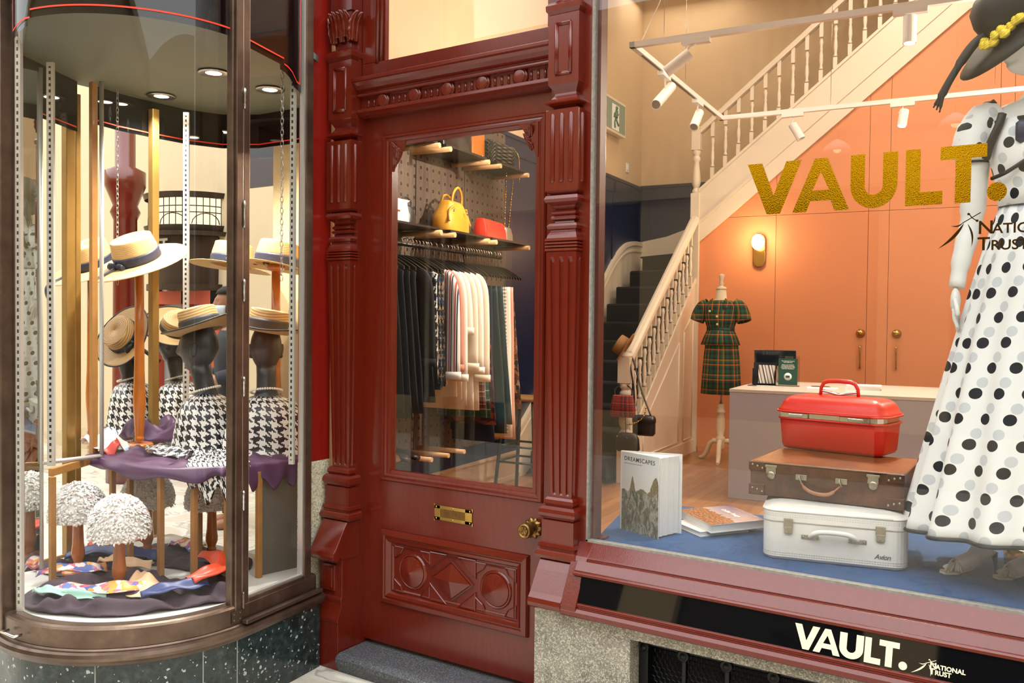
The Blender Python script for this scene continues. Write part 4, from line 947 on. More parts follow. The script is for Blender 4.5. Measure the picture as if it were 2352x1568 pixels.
SPL = [('lit track spotlight aimed down-left, first on the front track', (1.21, -4.28), (1.172, -4.28, 3.30), (1.02, -4.30, 3.19), 1, 'a'),
       ('unlit track spotlight below the short left track, nearer the window', (.79, -3.62), (.79, -3.45, 3.33), (.79, -3.80, 3.12), 0, 'b'),
       ('unlit track spotlight turned away at the inner corner of the short left track', (.79, -2.75), (.79, -2.70, 3.30), (.79, -2.86, 3.15), 0, 'b'),
       ('unlit track spotlight tilted right over the stair string on the rear track', (1.397, -2.0), (1.395, -2.0, 3.29), (1.47, -2.0, 3.16), 0, 'a'),
       ('lit track spotlight hanging straight on the rear track before the orange wall', (2.25, -2.0), (2.265, -2.0, 3.32), (2.25, -2.03, 3.19), 1, 'a'),
       ('lit vertical track spotlight at the right end of the front track', (2.44, -4.28), (2.44, -4.28, 3.34), (2.44, -4.29, 3.185), 1, 'a')]
LENS = emit('lit spot lens', 'fff0d8', 60)
for lab, (ta, tb), h0, h1, lit, ax in SPL:
    t = ithing('track_spotlight', lab, 'spotlight', ta, tb, 3.35, 'white spotlights on the lighting track')
    mb = MB(); w = (.09, .022) if ax == 'a' else (.022, .09); mb.box((ta-w[0], tb-w[1], 3.352), (ta+w[0], tb+w[1], 3.384)); iobj('adapter', mb, TRW, t)
    h0, h1 = Vector(h0), Vector(h1); d = (h1-h0).normalized(); L = (h1-h0).length
    mb = MB(); c = h0.lerp(h1, .35); mb.tube([(ta, tb, 3.352), (lerp(ta, c.x, .4), lerp(tb, c.y, .4), 3.34), (lerp(ta, c.x, .5)-.03*(ax == 'a'), lerp(tb, c.y, .5), c.z+.03), tuple(c)], .006, 6); iobj('bracket', mb, TRW, t)
    mb = MB(); Q = d.to_track_quat('Z', 'Y').to_matrix().to_4x4(); r = .036
    mb.lathe([(.001, 0), (r, 0), (r, L), (r*.86, L), (r*.84, L-.012)], tuple(h0), 20, T=Q, caps=False, smooth=False); iobj('housing', mb, TRW, t)
    mb = MB(); mb.lathe([(.001, L-.01), (r*.84, L-.01)], tuple(h0), 20, T=Q, caps=False); iobj('lens', mb, LENS if lit else simple('unlit lens', '9a948c', .2), t)
    if lit:
        ld = bpy.data.lights.new('spot_lamp', 'SPOT'); ld.energy = 300; ld.color = (1, .86, .68); ld.spot_size = 1.5; ld.spot_blend = .6; ld.shadow_soft_size = .035
        lo = bpy.data.objects.new('spot_lamp', ld); COL.objects.link(lo); p = I(*(h1+d*.012)); lo.location = p; dd = (M_I.to_3x3() @ d); lo.rotation_euler = dd.to_track_quat('-Z', 'Y').to_euler()
# --- exit sign, switch
t = ithing('exit_sign', 'running man exit sign with green panel high on the cream wall', 'exit sign', -.9, -.3, 3.75)
mb = MB(); mb.box((-.93, -.65, 3.74), (-.86, .03, 4.13)); iobj('housing', mb, WPAINT, t, bevel=.006)
mb = MB(); mb.box((-.862, -.62, 3.77), (-.857, 0, 4.1)); iobj('green_panel', mb, simple('exit green', '7f9384', .4), t)
mb = MB(); mb.box((-.858, -.42, 3.775), (-.855, -.2, 4.06)); iobj('white_door', mb, simple('exit white', 'eef2ee', .4), t)
mb = MB(); S = Matrix(((0, 0, 1, -.853), (1, 0, 0, -.31), (0, 1, 0, 3.78), (0, 0, 0, 1)))
def limb(P, r):
    mb.tube([S @ Vector((x, y, 0)) for x, y in P], r, 6)
mb.sphere(S @ Vector((.015, .245, 0)), .022, 10, 8); limb([(.01, .215), (-.005, .13)], .024); limb([(0, .205), (-.05, .17), (-.06, .13)], .01); limb([(.01, .205), (.05, .165), (.075, .185)], .01); limb([(-.005, .13), (-.04, .08), (-.03, .015)], .013); limb([(0, .13), (.04, .085), (.085, .06)], .013)
iobj('running_figure', mb, simple('exit dark green', '4e6a57', .4), t)
t = ithing('light_switch', 'small white light switch plate on the cream wall above the navy dado', 'light switch', -.94, .334, 3.42)
mb = MB(); mb.box((-.95, .29, 3.40), (-.938, .37, 3.51)); iobj('plate', mb, WHITE, t, bevel=.003)
mb = MB(); mb.box((-.939, .315, 3.43), (-.932, .345, 3.48)); iobj('rocker', mb, WHITE, t)
# --- counter and what stands on it
CTR = simple('grey laminate', 'a3a0a6', .35, 0, .04, 6)
t = ithing('sales_counter', 'plain grey block sales counter in front of the orange cupboards', 'counter', 2, -2, ZF)
mb = MB(); mb.box((1.015, -2.472, ZF), (3.6, -1.22, 1.03)); iobj('body', mb, CTR, t, bevel=.003)
mb = MB(); mb.box((1.012, -2.475, 1.03), (3.603, -1.215, 1.056)); iobj('worktop', mb, simple('grey worktop', 'beb4aa', .3), t, bevel=.002)
ZC = 1.056
def at_c(a, b): return Tr(a, b, ZC)
t = ithing('point_of_sale_tablet', 'tilted dark tablet screen on a stand at the left end of the counter', 'tablet', 1.25, -1.72, ZC)
mb = MB(); M = Tr(1.22, -1.66, 1.29) @ Rz(.12) @ Rx(.35); mb.cbox((0, 0, 0), (.36, .014, .15), M); iobj('screen', mb, simple('tablet glass', '1f2630', .12), t, bevel=.004)
mb = MB(); mb.tube([(1.22, -1.64, 1.28), (1.22, -1.58, 1.15), (1.22, -1.55, ZC)], .014, 8); mb.lathe([(.07, 0), (.07, .01)], (1.22, -1.58, ZC), 20); iobj('stand', mb, STEEL, t)
t = ithing('brochure_holder', 'clear and dark acrylic holder full of striped brochures on the counter', 'brochure holder', 1.16, -1.8, ZC)
mb = MB(); M = Tr(1.16, -1.8, ZC) @ Rz(.1) @ Rx(-.14); mb.box((-.1, .012, 0), (.1, .018, .2), M); mb.box((-.1, -.07, 0), (-.095, .015, .14), M); mb.box((.095, -.07, 0), (.1, .015, .14), M); mb.box((-.1, -.075, 0), (.1, .018, .006), M); iobj('holder', mb, simple('smoked acrylic', '1d2228', .08), t)
mb = MB(); mb.box((-.05, -.055, .008), (.085, .008, .17), M); iobj('brochures', mb, pat_stripe('brochure edges', [(0, 'c9c4be'), (.35, '55504e'), (.6, 'e8e4de'), (.8, '77706c')], .055, axis=0), t)
for f in bpy.data.objects['brochures'].data.polygons:
    for li in f.loop_indices:
        v = bpy.data.objects['brochures'].data.vertices[bpy.data.objects['brochures'].data.loops[li].vertex_index].co; bpy.data.objects['brochures'].data.uv_layers[0].data[li].uv = (v.x+v.z*.25, v.z)
t = ithing('counter_sign', 'green cash-free notice in a clear acrylic stand on the counter', 'sign', 1.37, -1.86, ZC)
M = Tr(1.37, -1.86, ZC) @ Rz(.05)
mb = MB(); mb.box((-.098, -.004, 0), (.098, .004, .262), M); mb.box((-.098, -.04, 0), (.098, .045, .004), M); iobj('acrylic_stand', mb, glass('clear acrylic', (.93, .96, .95), 1.6, .03), t)
mb = MB(); mb.box((-.08, -.0075, .01), (.08, -.0045, .24), M); iobj('green_card', mb, simple('notice green', '1c4a3c', .5), t)
mb = MB(); mb.lathe([(.033, 0), (.033, .001), (.001, .001)], (0, 0, 0), 24, T=M @ Tr(0, -.0075, .083) @ Rx(pi/2)); 
for s_, y in (('The National Trust is', .214), ('now cash-free.', .203), ('Please use cards for', .182), ('transactions and keep', .171), ('your distance from our', .16), ('staff and volunteers.', .149)): text_mesh(mb, s_, .0125, M @ Tr(0, -.008, y) @ Rx(pi/2), .0003, .0003, 'CENTER')
iobj('notice_print', mb, simple('notice white', 'e6ece8', .6), t)
mb = MB(); mb.box((-.016, -.0095, .073), (.016, -.0088, .093), M); iobj('card_icon', mb, simple('notice green', '1c4a3c'), t)
mb = MB(); mb.lathe([(.04, 0), (.04, .004), (.001, .005)], (1.09, -1.98, ZC), 24); o = iobj('cable_grommet', mb, BLACK); tag(o, 'round black cable grommet on the left end of the counter', 'grommet')
def leaflet(name, lab, a, b, z, w, d, h, rot, m):
    mb = MB(); M = Tr(a, b, z) @ Rz(rot); mb.box((-w/2, -d/2, 0), (w/2, d/2, h), M)
    for f in mb.bm.faces:
        for l in f.loops: l[mb.uv].uv = (l.vert.co.x, l.vert.co.y)
    mb.mat(1); mb.box((-w/2+.002, -d/2+.002, h), (w/2-.002, d/2-.002, h+.001), M)
    o = iobj(name, mb, [PAPER, m]); return tag(o, lab, 'magazine', 'magazines on the counter')
MAGB = pat_blocks('magazine print', ['b5654a', 'd9c0a8', '7a4a38', 'e5e0da', '9a8a7a'], 14)
for i in range(3): leaflet('magazine', ('lowest', 'middle', 'topmost')[i]+' rust-coloured magazine of the pile right of the red case handle', 1.98+.006*i, -1.9, ZC+.013*i, .27, .2, .012, .12-.03*i, MAGB)
leaflet('magazine', 'white leaflet lying on the counter behind the red case handle', 1.68, -2.02, ZC, .24, .17, .008, .1, PAPER); leaflet('magazine', 'black-topped booklet lying on the white leaflet on the counter', 1.66, -1.98, ZC+.009, .15, .12, .008, .25, simple('booklet black', '2a2624', .4))
# --- tartan dress on stand
t = ithing('dress_form', 'cream dress form on turned wooden tripod wearing a green and orange plaid dress', 'dress form', .475, -.6, ZF)
FORM = simple('cream dress form', 'd9c6a8', .6)
ca, cb = .455, -.6
mb = MB(); mb.loft([el(ca, cb, z, a, b, 28) for z, a, b in ((1.1, .14, .1), (1.4, .16, .11), (1.53, .12, .09), (1.68, .155, .12), (1.78, .165, .09), (1.83, .1, .07), (1.85, .057, .055), (1.94, .05, .05), (1.95, .045, .045))], True, True, smooth=True); iobj('torso', mb, FORM, t)
mb = MB(); mb.lathe([(.052, 1.945), (.055, 1.955), (.05, 1.97), (.02, 1.98), (.018, 1.992), (.026, 2.01), (.018, 2.03), (.02, 2.05), (.03, 2.09), (.026, 2.105), (.001, 2.11)], (ca, cb, 0), 16); iobj('finial', mb, FORM, t)
PL = [(0, '0d4a30'), (.2, '16171b'), (.36, '0d4a30'), (.5, 'c9621a'), (.58, '16171b'), (.66, '0d5a3a'), (.8, 'a06a20'), (.9, '12151a')]
PLAID = pat_plaid('green orange plaid', PL, .155, .85)
def ringsuv(zs, n=48): return lambda i, j: (j/n*2*pi*.17+.05, zs[i])
Z = [1.525, 1.56, 1.62, 1.7, 1.77, 1.815, 1.835]; A_ = [(.125, .095), (.135, .105), (.155, .125), (.168, .132), (.175, .105), (.14, .085), (.085, .07)]
mb = MB(); mb.loft([el(ca, cb-.006, z, a+.008, b+.008, 48) for z, (a, b) in zip(Z, A_)], True, False, ringsuv(Z), True); iobj('dress_bodice', mb, PLAID, t, solid=.004)
mb = MB(); Z2 = [1.535, 1.5, 1.44, 1.37]; mb.loft([el(ca, cb-.006, z, r, r*.8, 48, lambda q: 1+.03*math.sin(12*q)*(1.53-z)*6) for z, r in zip(Z2, (.135, .15, .175, .198))], True, False, ringsuv(Z2), True); iobj('peplum', mb, PLAID, t, solid=.004)
mb = MB(); Z3 = [1.5, 1.4, 1.25, 1.05, .86]; mb.loft([el(ca+.01, cb, z, r, r*.82, 48, lambda q: 1+.012*math.sin(9*q)) for z, r in zip(Z3, (.14, .165, .182, .196, .208))], True, False, ringsuv(Z3), True); iobj('dress_skirt', mb, PLAID, t, solid=.004)
for s in (-1, 1):
    mb = MB(); P = spline([(ca+s*.13, cb, 1.80), (ca+s*.185, cb, 1.76), (ca+s*.225, cb-.01, 1.68), (ca+s*.248, cb-.02, 1.615)], 4); mb.tube(P, [.06+.012*math.sin(pi*k/(len(P)-1)) +.012*k/len(P) for k in range(len(P))], 20, False)
    for f in mb.bm.faces:
        for l in f.loops: l[mb.uv].uv = (l.vert.co.x+l.vert.co.y, l.vert.co.z)
    iobj('dress_sleeve', mb, PLAID, t, solid=.004)
    mb = MB(); Cc = [(ca+s*.015, cb-.135, 1.69), (ca+s*.09, cb-.115, 1.755), (ca+s*.1, cb-.075, 1.835), (ca+s*.065, cb-.082, 1.855), (ca+s*.03, cb-.11, 1.77)]; mb.prism(Cc, (0, -.008, 0))
    for f in mb.bm.faces:
        for l in f.loops: l[mb.uv].uv = (l.vert.co.x, l.vert.co.z)
    iobj('collar', mb, PLAID, t)
mb = MB(); mb.prism([(ca-.028, cb-.142, 1.835), (ca+.028, cb-.142, 1.835), (ca+.012, cb-.142, 1.70)], (0, .004, 0)) if False else mb.loft([el(ca, cb-.006, z, .143, .112, 40) for z in (1.505, 1.55)], True, False, None, True); iobj('belt', mb, simple('dark green belt', '10221a', .5), t, solid=.005)
for z, x in ((1.665, -.005), (1.585, 0), (1.72, -.085)):
    mb = MB(); mb.sphere((ca+x, cb-.148+abs(x)*.2, z), (.013, .007, .013), 10, 6); iobj('button', mb, simple('pale button', 'd7d29b', .3), t)
mb = MB(); mb.tube([(ca+.015, cb, 1.1), (ca+.015, cb, .74)], .012, 8); iobj('pole', mb, STEEL, t)
mb = MB(); mb.lathe([(.032, .76), (.036, .74), (.034, .70), (.045, .68), (.045, .665), (.03, .655), (.042, .6), (.046, .5), (.03, .42), (.045, .405), (.048, .38), (.04, .35), (.044, .3), (.03, .27), (.001, .26)], (ca+.015, cb, 0), 16); iobj('turned_stem', mb, FORM, t)
for k in range(3):
    a = -pi/2+.15+k*2*pi/3; d = Vector((math.cos(a), math.sin(a), 0)); mb = MB(); c = Vector((ca+.015, cb, 0))
    mb.tube([c+d*r+Vector((0, 0, z)) for r, z in ((.03, .36), (.08, .365), (.13, .33), (.16, .26), (.19, .2), (.23, .17), (.27, .165))], [.025, .026, .026, .025, .024, .022, .016], 8); iobj('leg', mb, FORM, t)
# --- hat and bags on the front newel
def straw(name, base, dark, freq):
    n = N(name); s = n.sep(n.coord()); r = n.math('SQRT', n.math('ADD', n.math('MULTIPLY', s[0], s[0]), n.math('MULTIPLY', s[1], s[1])))
    w = n.math('MULTIPLY_ADD', n.math('SINE', n.math('MULTIPLY', n.math('ADD', r, n.math('MULTIPLY', s[2], .8)), freq)), .5, .5)
    c = n.mix(w, lin(dark), lin(base)); c = n.mix(n.math('MULTIPLY', n.noise(n.coord(), 240, 2), .45), c, lin(dark))
    return n.done(n.bsdf(c, .65, Normal=n.bump(w, .25, .0015)))
STRAWT = straw('tan straw', 'b98548', '7d5528', 900)
def hat(name, lab, M, cr, ch, br, sm, bandm, brimbend=-.01, bandh=.035, edge=None, bow=False, crowntop=.96, group=None):
    t = thing(name, lab, 'hat', M.translation, group=group); t.rotation_euler = M.to_euler()
    e = 1.12
    def rg(prof, n=48): return [[(r*math.cos(2*pi*k/n), e*r*math.sin(2*pi*k/n), z+brimz(r, 2*pi*k/n)) for k in range(n)] for r, z in prof]
    def brimz(r, a): return 0 if r <= cr*1.02 else brimbend*((r-cr)/(br-cr))**1.5*(1+.5*math.cos(2*a))
    mb = MB(); mb.loft(rg([(cr, 0), (cr*.985, ch*.5), (cr*crowntop+.001, ch*.88), (cr*crowntop, ch*.955), (cr*crowntop-.0015, ch*.985), (cr*crowntop-.006, ch), (cr*crowntop-.012, ch+.001), (cr*crowntop-.04, ch+.002), (.002, ch)]), True, False, None, True); obj('crown', mb, sm, t, solid=.003)
    mb = MB(); mb.loft(rg([(cr*.99, .002), (cr*1.02, 0), (lerp(cr, br, .3), 0), (lerp(cr, br, .6), 0), (lerp(cr, br, .85), 0), (br, 0)]), True, False, None, True); b = obj('brim', mb, sm, t, solid=.0035)
    if edge: mb = MB(); R = rg([(br, 0)])[0]; mb.tube(R+[R[0]], .005, 6); obj('bound_edge', mb, edge, b)
    if bandm:
        mb = MB(); mb.loft(rg([(cr+.003, .003), (cr+.0045, bandh*.3), (cr+.002, bandh*.55), (cr+.004, bandh*.8), (cr+.001, bandh)]), True, False, None, True); bd = obj('ribbon_band', mb, bandm, t, solid=.002)
        if bow:
            mb = MB(); a = bow; d = Vector((math.cos(a), e*math.sin(a), 0)); tn = Vector((-d.y, d.x, 0)).normalized(); c = d*(cr+.008)
            mb.sphere(tuple(c+Vector((0, 0, .02))), (.016, .016, .022), 10, 8)
            for s_ in (-1, 1): mb.loft([[c+tn*s_*q+d*(.004*math.sin(x)*3)+Vector((0, 0, .02-q*.1+w*math.cos(x))) for x in [2*pi*k/10 for k in range(10)]] for q, w in ((.01, .01), (.035, .022), (.055, .024), (.07, .014))], True, True, None, True)
            L = spline([c+Vector((0, 0, .015)), c+d*.06+Vector((0, 0, .004)), c+d*(br-cr)+Vector((0, 0, -.004)), c+d*(br-cr+.03)+Vector((0, 0, -.05)), c+d*(br-cr+.028)+Vector((0, 0, -.13))], 5)
            mb.loft([[p+tn*w-tn*.01, p+tn*w+tn*.014, p+tn*w+tn*.014+Vector((0, 0, .003)), p+tn*w-tn*.01+Vector((0, 0, .003))] for p in L for w in (0,)], True, True, None, True); obj('bow', mb, bandm, bd)
    return t
hat('straw_boater', 'tan straw hat hooked sideways over the front stair newel post', Tr(I(.03, -2.26, 1.36)) @ Rz(YI) @ Ry(-1.0) @ Rx(.2), .088, .1, .15, STRAWT, None, .012)
TART = pat_plaid('red tartan', [(0, '8a1f1a'), (.3, '1c2a22'), (.42, 'a8271f'), (.5, '1a1a1e'), (.6, '8a1f1a'), (.72, 'c9b26a'), (.75, '8a1f1a'), (.9, '202a24')], .07)
BLK = leather('black leather', '131317', '26262b', .35, 12)
t = ithing('tartan_handbag', 'small red tartan bag hanging on the front newel post', 'handbag', .05, -2.36, .74)
mb = MB(); M = Tr(.045, -2.375, .755)
def bagring(w, d, z, f=None): return [M @ Vector((x, y, z)) for x, y in [(w*math.copysign(abs(math.cos(q))**.5, math.cos(q)), d*math.copysign(abs(math.sin(q))**.6, math.sin(q))) for q in [2*pi*k/24 for k in range(24)]]]
RR = [(.105, .03, 0), (.118, .042, .02), (.11, .042, .1), (.095, .03, .18), (.09, .018, .195)]
mb.loft([bagring(*q) for q in RR], True, True, lambda i, j: (j/24*.5, RR[i][2]), True); iobj('body', mb, TART, t)
mb = MB(); mb.tube(spline([(-.03, -2.37, .94), (-.04, -2.34, 1.0), (.03, -2.3, 1.04), (.11, -2.34, 1.0), (.12, -2.37, .94)], 5), .005, 6); iobj('strap', mb, BLK, t)
t = ithing('black_shoulder_bag', 'black leather shoulder bag with long strap slung on the newel post', 'handbag', .24, -2.36, .6)
M = Tr(.235, -2.345, .6); RR = [(.085, .03, 0), (.1, .05, .02), (.1, .05, .12), (.085, .035, .165), (.08, .02, .17)]
mb = MB(); mb.loft([bagring(*q) for q in RR], True, True, None, True); iobj('body', mb, BLK, t)
mb = MB(); mb.loft([bagring(w, d, z) for w, d, z in ((.104, .054, .115), (.104, .054, .15), (.09, .04, .176), (.05, .02, .182))], True, True, None, True); iobj('flap', mb, BLK, t)
mb = MB(); mb.tube(spline([(.15, -2.35, .77), (.13, -2.33, 1.0), (.09, -2.31, 1.2), (.05, -2.22, 1.3), (.11, -2.28, 1.24), (.2, -2.33, 1.0), (.3, -2.35, .77)], 6), .008, 6); iobj('strap', mb, BLK, t)
mb = MB(); 
P = spline([(.06, -2.40, .74), (.1, -2.42, .7), (.18, -2.42, .715), (.25, -2.41, .77), (.27, -2.40, .86)], 5)
for k, p in enumerate(P[:-1]): mb.tube([p, P[k+1]], .0075 if k % 2 else .005, 5)
iobj('gold_chain', mb, BRASS, t)
t = ithing('black_clutch_bag', 'rounded black leather pouch bag lowest on the newel post, above the standing book', 'handbag', .13, -2.44, .46)
M = Tr(.12, -2.44, .46); RR = [(.09, .02, 0), (.11, .035, .025), (.1, .035, .12), (.075, .02, .16), (.06, .008, .168)]
mb = MB(); mb.loft([bagring(*q) for q in RR], True, True, None, True); iobj('body', mb, BLK, t)
mb = MB(); mb.tube([(.1, -2.44, .62), (.08, -2.40, .8), (.06, -2.37, .95)], .004, 5); iobj('strap', mb, BLK, t)
mb = MB(); mb.lathe([(.014, 0), (.012, .004), (.001, .005)], (.12, -2.478, .58), 12, T=Rx(pi/2)); iobj('snap', mb, BLK, t)
# ================================================================== pegboard wall with bags and clothes rail (seen through the door)
def pegmat():
    n = N('drilled pegboard'); x, y = uvxy(n)
    def fr(v, p): return n.math('SUBTRACT', n.math('FRACT', n.math('DIVIDE', v, p)), .5)
    fx, fy = fr(x, .0855), fr(y, .0785); d = n.math('SQRT', n.math('ADD', n.math('MULTIPLY', fx, fx), n.math('MULTIPLY', n.math('MULTIPLY', fy, fy), .84)))
    hole = n.math('LESS_THAN', d, .19); rim = n.math('LESS_THAN', d, .215)
    c = n.ramp(n.noise(n.scale(n.coord('UV'), (30, 2, 1)), 2, 3), [(.3, '4c4038'), (.7, '5e5046')])
    c = n.mix(rim, c, lin('8a6a50')); c = n.mix(hole, c, lin('1c1512'))
    return n.done(n.bsdf(c, .6))
PEG = pegmat()
DOWEL = simple('pale dowel', 'd2a878', .5); SHELFM = simple('dark shelf', '1b1715', .4)
for (b0, b1), lab in zip(((-5.3, -4.262), (-4.252, -3.555), (-3.545, -2.856)), ('nearest the street', 'middle', 'farthest, next to the navy wall')):
    t = ithing('pegboard_panel', 'brown drilled pegboard panel, %s of the three' % lab, 'pegboard', -.93, (b0+b1)/2, .55, 'pegboard panels behind the clothes rail')
    mb = MB(); mb.box((-.922, b0, .55), (-.91, b1, 3.24))
    for f in mb.bm.faces:
        for l in f.loops: l[mb.uv].uv = (l.vert.co.y+9.021, l.vert.co.z-.035)
    iobj('panel', mb, PEG, t)
SH = [((-5.05, -4.42), 2.25, 'lower street-side shelf carrying the white and black bags'), ((-4.267, -3.722), 2.25, 'lower middle shelf carrying the mustard handbag'), ((-3.638, -3.024), 2.25, 'lower far shelf carrying the red and silver bags'),
      ((-5.05, -4.452), 2.86, 'upper street-side shelf above the white bag'), ((-4.337, -3.735), 2.86, 'upper middle shelf above the mustard handbag'), ((-3.579, -3.055), 2.86, 'upper far shelf carrying the quilted black bag')]
for (b0, b1), z, lab in SH:
    t = ithing('display_shelf', 'dark '+lab, 'shelf', -.75, (b0+b1)/2, z, 'dark pegboard shelves on wooden dowels')
    mb = MB(); mb.box((-.905, b0, z-.008), (-.595, b1, z+.008)); iobj('board', mb, SHELFM, t)
    for b in (b0+.015, b1-.02):
        mb = MB(); mb.tube([(-.905, b, z-.03), (-.565, b, z-.03)], .019, 12); iobj('dowel', mb, DOWEL, t)
def bag(name, lab, a, b, z, w, d, h, m, taper=.85, rot=0., n=24, soft=.5):
    t = ithing(name, lab, 'handbag', a, b, z); M = Tr(a, b, z) @ Rz(pi/2+rot)
    def R(w, d, zz): return [M @ Vector((w/2*math.copysign(abs(math.cos(q))**soft, math.cos(q)), d/2*math.copysign(abs(math.sin(q))**soft, math.sin(q)), zz)) for q in [2*pi*k/n for k in range(n)]]
    mb = MB(); mb.loft([R(w*.97, d, 0), R(w, d, .012), R(w*.97, d*.98, h*.5), R(w*taper, d*.7, h*.9), R(w*taper*.98, d*.45, h)], True, True, None, True)
    iobj('body', mb, m, t); return t, M
def strap(M, P, r, m, par, name='handle', n=6):
    mb = MB(); mb.tube(spline([M @ Vector(p) for p in P], n), r, 6); return iobj(name, mb, m, par)
MUST = leather('mustard leather', 'c98a1e', 'dfa238', .4, 5)
def rbox(mb, M, lo, hi): mb.box(lo, hi, M)
t, M = bag('white_envelope_bag', 'white envelope bag with flap at the left of the lower shelf', -.72, -4.83, 2.259, .31, .10, .165, simple('white bag leather', 'ece6df', .4), .95, 0, 24, .25)
mb = MB(); mb.prism([M @ Vector(p) for p in ((-.15, -.053, .16), (.145, -.053, .16), (-.02, -.058, .075))], M.to_3x3() @ Vector((0, .006, 0))); iobj('flap', mb, simple('white bag leather', ''), t)
mb = MB(); mb.box((-.045, -.062, .07), (.015, -.056, .082), M); iobj('clasp', mb, BRASS, t)
t, M = bag('black_tote_bag', 'black leather bag standing behind the white envelope bag', -.80, -4.575, 2.259, .12, .17, .15, BLK, .8)
strap(M, [(-.04, 0, .14), (-.02, 0, .19), (.04, 0, .21), (.08, -.01, .18), (.05, -.03, .13)], .008, BLK, t)
t, M = bag('mustard_handbag', 'slouchy mustard leather handbag with two looped handles on the lower middle shelf', -.74, -4.03, 2.259, .42, .20, .235, MUST, .62, .15, 28, .6)
strap(M, [(-.09, -.04, .2), (-.08, -.05, .29), (.0, -.055, .34), (.08, -.05, .29), (.1, -.04, .19)], .0105, MUST, t); strap(M, [(-.09, .05, .2), (-.1, .02, .27), (-.04, 0, .27), (.06, -.02, .2), (.16, -.03, .14)], .0095, MUST, t)
for s in (-1, 1):
    mb = MB(); mb.tube(spline([M @ Vector((s*.12, -.075, .19)), M @ Vector((s*.175, -.06, .15)), M @ Vector((s*.205, -.075, .07))], 4), .009, 6); iobj('side_strap', mb, MUST, t)
    mb = MB(); mb.tube([M @ Vector((s*.115, -.078, .165)), M @ Vector((s*.135, -.082, .15))], .006, 6); iobj('ring_buckle', mb, STEEL, t)
mb = MB(); mb.prism([M @ Vector(p) for p in ((.03, -.092, .15), (.09, -.09, .15), (.085, -.093, .115), (.035, -.095, .115))], M.to_3x3() @ Vector((0, -.004, 0))); iobj('leather_tag', mb, MUST, t)
t, M = bag('red_shoulder_bag', 'bright red rectangular shoulder bag on the lower far shelf', -.71, -3.47, 2.259, .46, .12, .15, simple('red bag leather', 'd8301f', .3, 0, .12, 9), .97, .12, 24, .16)
strap(M, [(-.08, .0, .145), (-.04, 0, .172), (.06, 0, .172), (.1, 0, .145)], .006, BLK, t)
t, M = bag('silver_evening_bag', 'small silver sequined evening bag with chain at the end of the lower shelf', -.74, -3.14, 2.259, .15, .08, .13, simple('silver sequins', 'b9b4a6', .3, .8, .6, 160, .6, 200), .75)
for p, q in (((-.03, 0, .12), (-.04, -.02, .62)), ((.04, 0, .1), (.075, -.03, .62))):
    mb = MB(); P = [M @ Vector(p).lerp(Vector(q), k/22) for k in range(23)]
    for k in range(22): mb.tube([P[k], P[k+1]], .006 if k % 2 else .0035, 5)
    iobj('chain', mb, BRASS, t)
def quilt():
    n = N('quilted black leather'); co = n.coord(); s = n.sep(n.coord('UV'))
    a = n.math('ABSOLUTE', n.math('SINE', n.math('MULTIPLY', n.math('ADD', s[0], s[1]), 105.))); b = n.math('ABSOLUTE', n.math('SINE', n.math('MULTIPLY', n.math('SUBTRACT', s[0], s[1]), 105.)))
    h = n.math('MULTIPLY', a, b); return n.done(n.bsdf(lin('1a1c1a'), .28, Normal=n.bump(h, 1., .012)))
t = ithing('quilted_black_bag', 'quilted black box bag on the upper far shelf', 'handbag', -.74, -3.32, 2.869); M = Tr(-.74, -3.32, 2.869) @ Rz(pi/2)
mb = MB(); mb.loft([[M @ Vector((x, y, z)) for x, y in [((.235-i)*math.copysign(abs(math.cos(q))**.3, math.cos(q)), (.075-i)*math.copysign(abs(math.sin(q))**.3, math.sin(q))) for q in [2*pi*k/28 for k in range(28)]]] for z, i in ((0, .015), (.012, 0), (.17, 0), (.19, .012))], True, True, lambda i, j: (j*.022, (0, .012, .17, .19)[i]), True); iobj('body', mb, quilt(), t)
strap(M, [(.2, -.06, .18), (.24, -.085, .1), (.235, -.09, -.1)], .005, BRASS, t, 'chain')
t, M = bag('orange_box_bag', 'tall orange leather box bag between dark bag and quilted bag on the upper shelf', -.78, -3.64, 2.869, .22, .12, .3, simple('orange leather', 'b8661c', .4), 1., 0, 20, .2)
mb = MB(); mb.lathe([(.012, 0), (.012, .006), (.001, .008)], tuple(M @ Vector((.05, -.06, .04))), 10, axis='x'); iobj('clasp', mb, BRASS, t)
t, M = bag('dark_glossy_bag', 'large dark glossy bag at the top of the upper middle shelf', -.76, -4.02, 2.869, .44, .16, .3, simple('dark patent', '211e1d', .12), .95, 0, 24, .3)
